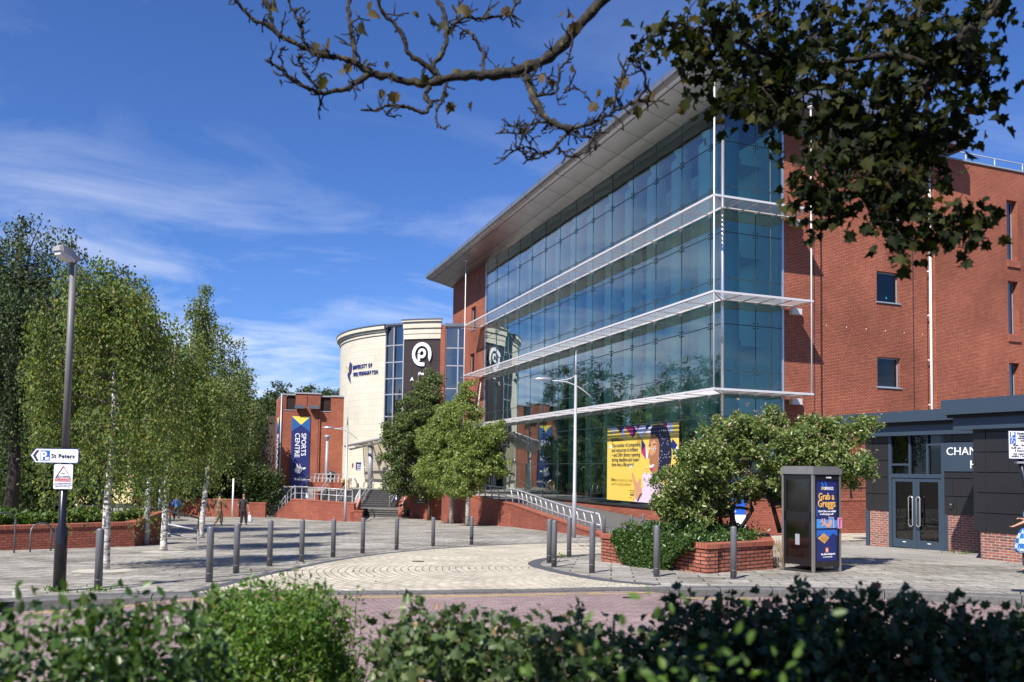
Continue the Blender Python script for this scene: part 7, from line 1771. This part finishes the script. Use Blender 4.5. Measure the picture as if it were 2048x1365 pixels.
# ---------------------------------------------------------------- sun, sky, camera
AZ,EL=math.radians(51.5),math.radians(47.5)
w=bpy.data.worlds.new('World');scene.world=w;w.use_nodes=True;nt=w.node_tree;bg=nt.nodes['Background']
sk=nt.nodes.new('ShaderNodeTexSky');sk.sky_type='NISHITA';sk.sun_disc=False;sk.sun_elevation=EL;sk.sun_rotation=AZ+math.pi
sk.altitude=100;sk.air_density=1.0;sk.dust_density=.35;sk.ozone_density=4.0
def wn(t,**k):
    o=nt.nodes.new('ShaderNode'+t)
    for a,b in k.items(): o.inputs[a.replace('_',' ')].default_value=b
    return o
def ln(a,b): nt.links.new(a,b)
tc=wn('TexCoord');sp_=wn('SeparateXYZ');ln(tc.outputs['Generated'],sp_.inputs[0])
# project the view direction on a cloud deck
mz=wn('Math');mz.operation='ADD';mz.inputs[1].default_value=.12;ln(sp_.outputs[2],mz.inputs[0])
dx=wn('Math');dx.operation='DIVIDE';ln(sp_.outputs[0],dx.inputs[0]);ln(mz.outputs[0],dx.inputs[1])
dy=wn('Math');dy.operation='DIVIDE';ln(sp_.outputs[1],dy.inputs[0]);ln(mz.outputs[0],dy.inputs[1])
cb=wn('CombineXYZ');ln(dx.outputs[0],cb.inputs[0]);ln(dy.outputs[0],cb.inputs[1])
mp=wn('Mapping');mp.inputs['Rotation'].default_value=(0,0,math.radians(CLR));mp.inputs['Scale'].default_value=CMS;mp.inputs['Location'].default_value=CLO;ln(cb.outputs[0],mp.inputs['Vector'])
n1=wn('TexNoise',Scale=CNS,Detail=10.0,Roughness=.6,Distortion=.5);ln(mp.outputs[0],n1.inputs['Vector'])
n2=wn('TexNoise',Scale=.45,Detail=3.0,Roughness=.5);ln(mp.outputs[0],n2.inputs['Vector'])
m1=wn('Math');m1.operation='MULTIPLY';ln(n1.outputs['Fac'],m1.inputs[0])
# a bigger bank of cloud stands to the left (north west) of the square, wisps elsewhere
dt=wn('VectorMath');dt.operation='DOT_PRODUCT';ln(tc.outputs['Generated'],dt.inputs[0]);dt.inputs[1].default_value=CBD
mr=nt.nodes.new('ShaderNodeMapRange');mr.inputs['From Min'].default_value=.72;mr.inputs['From Max'].default_value=1.0;mr.inputs['To Min'].default_value=0;mr.inputs['To Max'].default_value=.13;ln(dt.outputs['Value'],mr.inputs['Value'])
ad_=wn('Math');ad_.operation='ADD';ln(n2.outputs['Fac'],ad_.inputs[0]);ln(mr.outputs[0],ad_.inputs[1]);ln(ad_.outputs[0],m1.inputs[1])
rp=nt.nodes.new('ShaderNodeValToRGB');rp.color_ramp.elements[0].position=CL0;rp.color_ramp.elements[1].position=CL1;ln(m1.outputs[0],rp.inputs[0])
# fewer clouds overhead
hz=nt.nodes.new('ShaderNodeMapRange');hz.inputs['From Min'].default_value=HZ0;hz.inputs['From Max'].default_value=HZ1;hz.inputs['To Min'].default_value=1;hz.inputs['To Max'].default_value=HZT;ln(sp_.outputs[2],hz.inputs['Value'])
mm=wn('Math');mm.operation='MULTIPLY';ln(rp.outputs[0],mm.inputs[0]);ln(hz.outputs[0],mm.inputs[1])
ml=wn('Math');ml.operation='MULTIPLY';ml.inputs[1].default_value=.72;ln(mm.outputs[0],ml.inputs[0])
tint=nt.nodes.new('ShaderNodeMix');tint.data_type='RGBA';tint.blend_type='MULTIPLY';tint.inputs['Factor'].default_value=1;tint.inputs['B'].default_value=SKYT;ln(sk.outputs[0],tint.inputs['A'])
mx=nt.nodes.new('ShaderNodeMix');mx.data_type='RGBA';ln(ml.outputs[0],mx.inputs['Factor']);ln(tint.outputs['Result'],mx.inputs['A']);mx.inputs['B'].default_value=CLC
ln(mx.outputs['Result'],bg.inputs['Color']);bg.inputs['Strength'].default_value=SKYS
sl=bpy.data.lights.new('Sun','SUN');sl.energy=SUNE;sl.angle=math.radians(.53);sl.color=(1,.95,.87);so=bpy.data.objects.new('Sun',sl);COL.objects.link(so)
dr=Vector((math.sin(AZ)*math.cos(EL),math.cos(AZ)*math.cos(EL),-math.sin(EL)));so.rotation_euler=dr.to_track_quat('-Z','Y').to_euler();so.location=(-20,-20,30)
cam=bpy.data.cameras.new('Camera');co=bpy.data.objects.new('Camera',cam);COL.objects.link(co);scene.camera=co
cam.sensor_width=36;cam.sensor_fit='HORIZONTAL';cam.lens=FL/2048*36;cam.shift_y=(CY-682.5)/2048;cam.clip_end=6000;cam.clip_start=.05
Mx=Matrix(((cr[0],cu[0],-cf[0],0),(cr[1],cu[1],-cf[1],0),(cr[2],cu[2],-cf[2],0),(0,0,0,1)));co.matrix_world=Mx
cam.dof.use_dof=True;cam.dof.focus_distance=23;cam.dof.aperture_fstop=2.5
scene.view_settings.view_transform='Standard';scene.view_settings.look='None';scene.view_settings.exposure=EXPO;scene.view_settings.gamma=1
scene.cycles.use_denoising=True;scene.cycles.max_bounces=7;scene.cycles.diffuse_bounces=3;scene.cycles.glossy_bounces=4;scene.cycles.transparent_max_bounces=12;scene.cycles.transmission_bounces=4
scene.cycles.sample_clamp_indirect=6;scene.cycles.caustics_reflective=False;scene.cycles.caustics_refractive=False
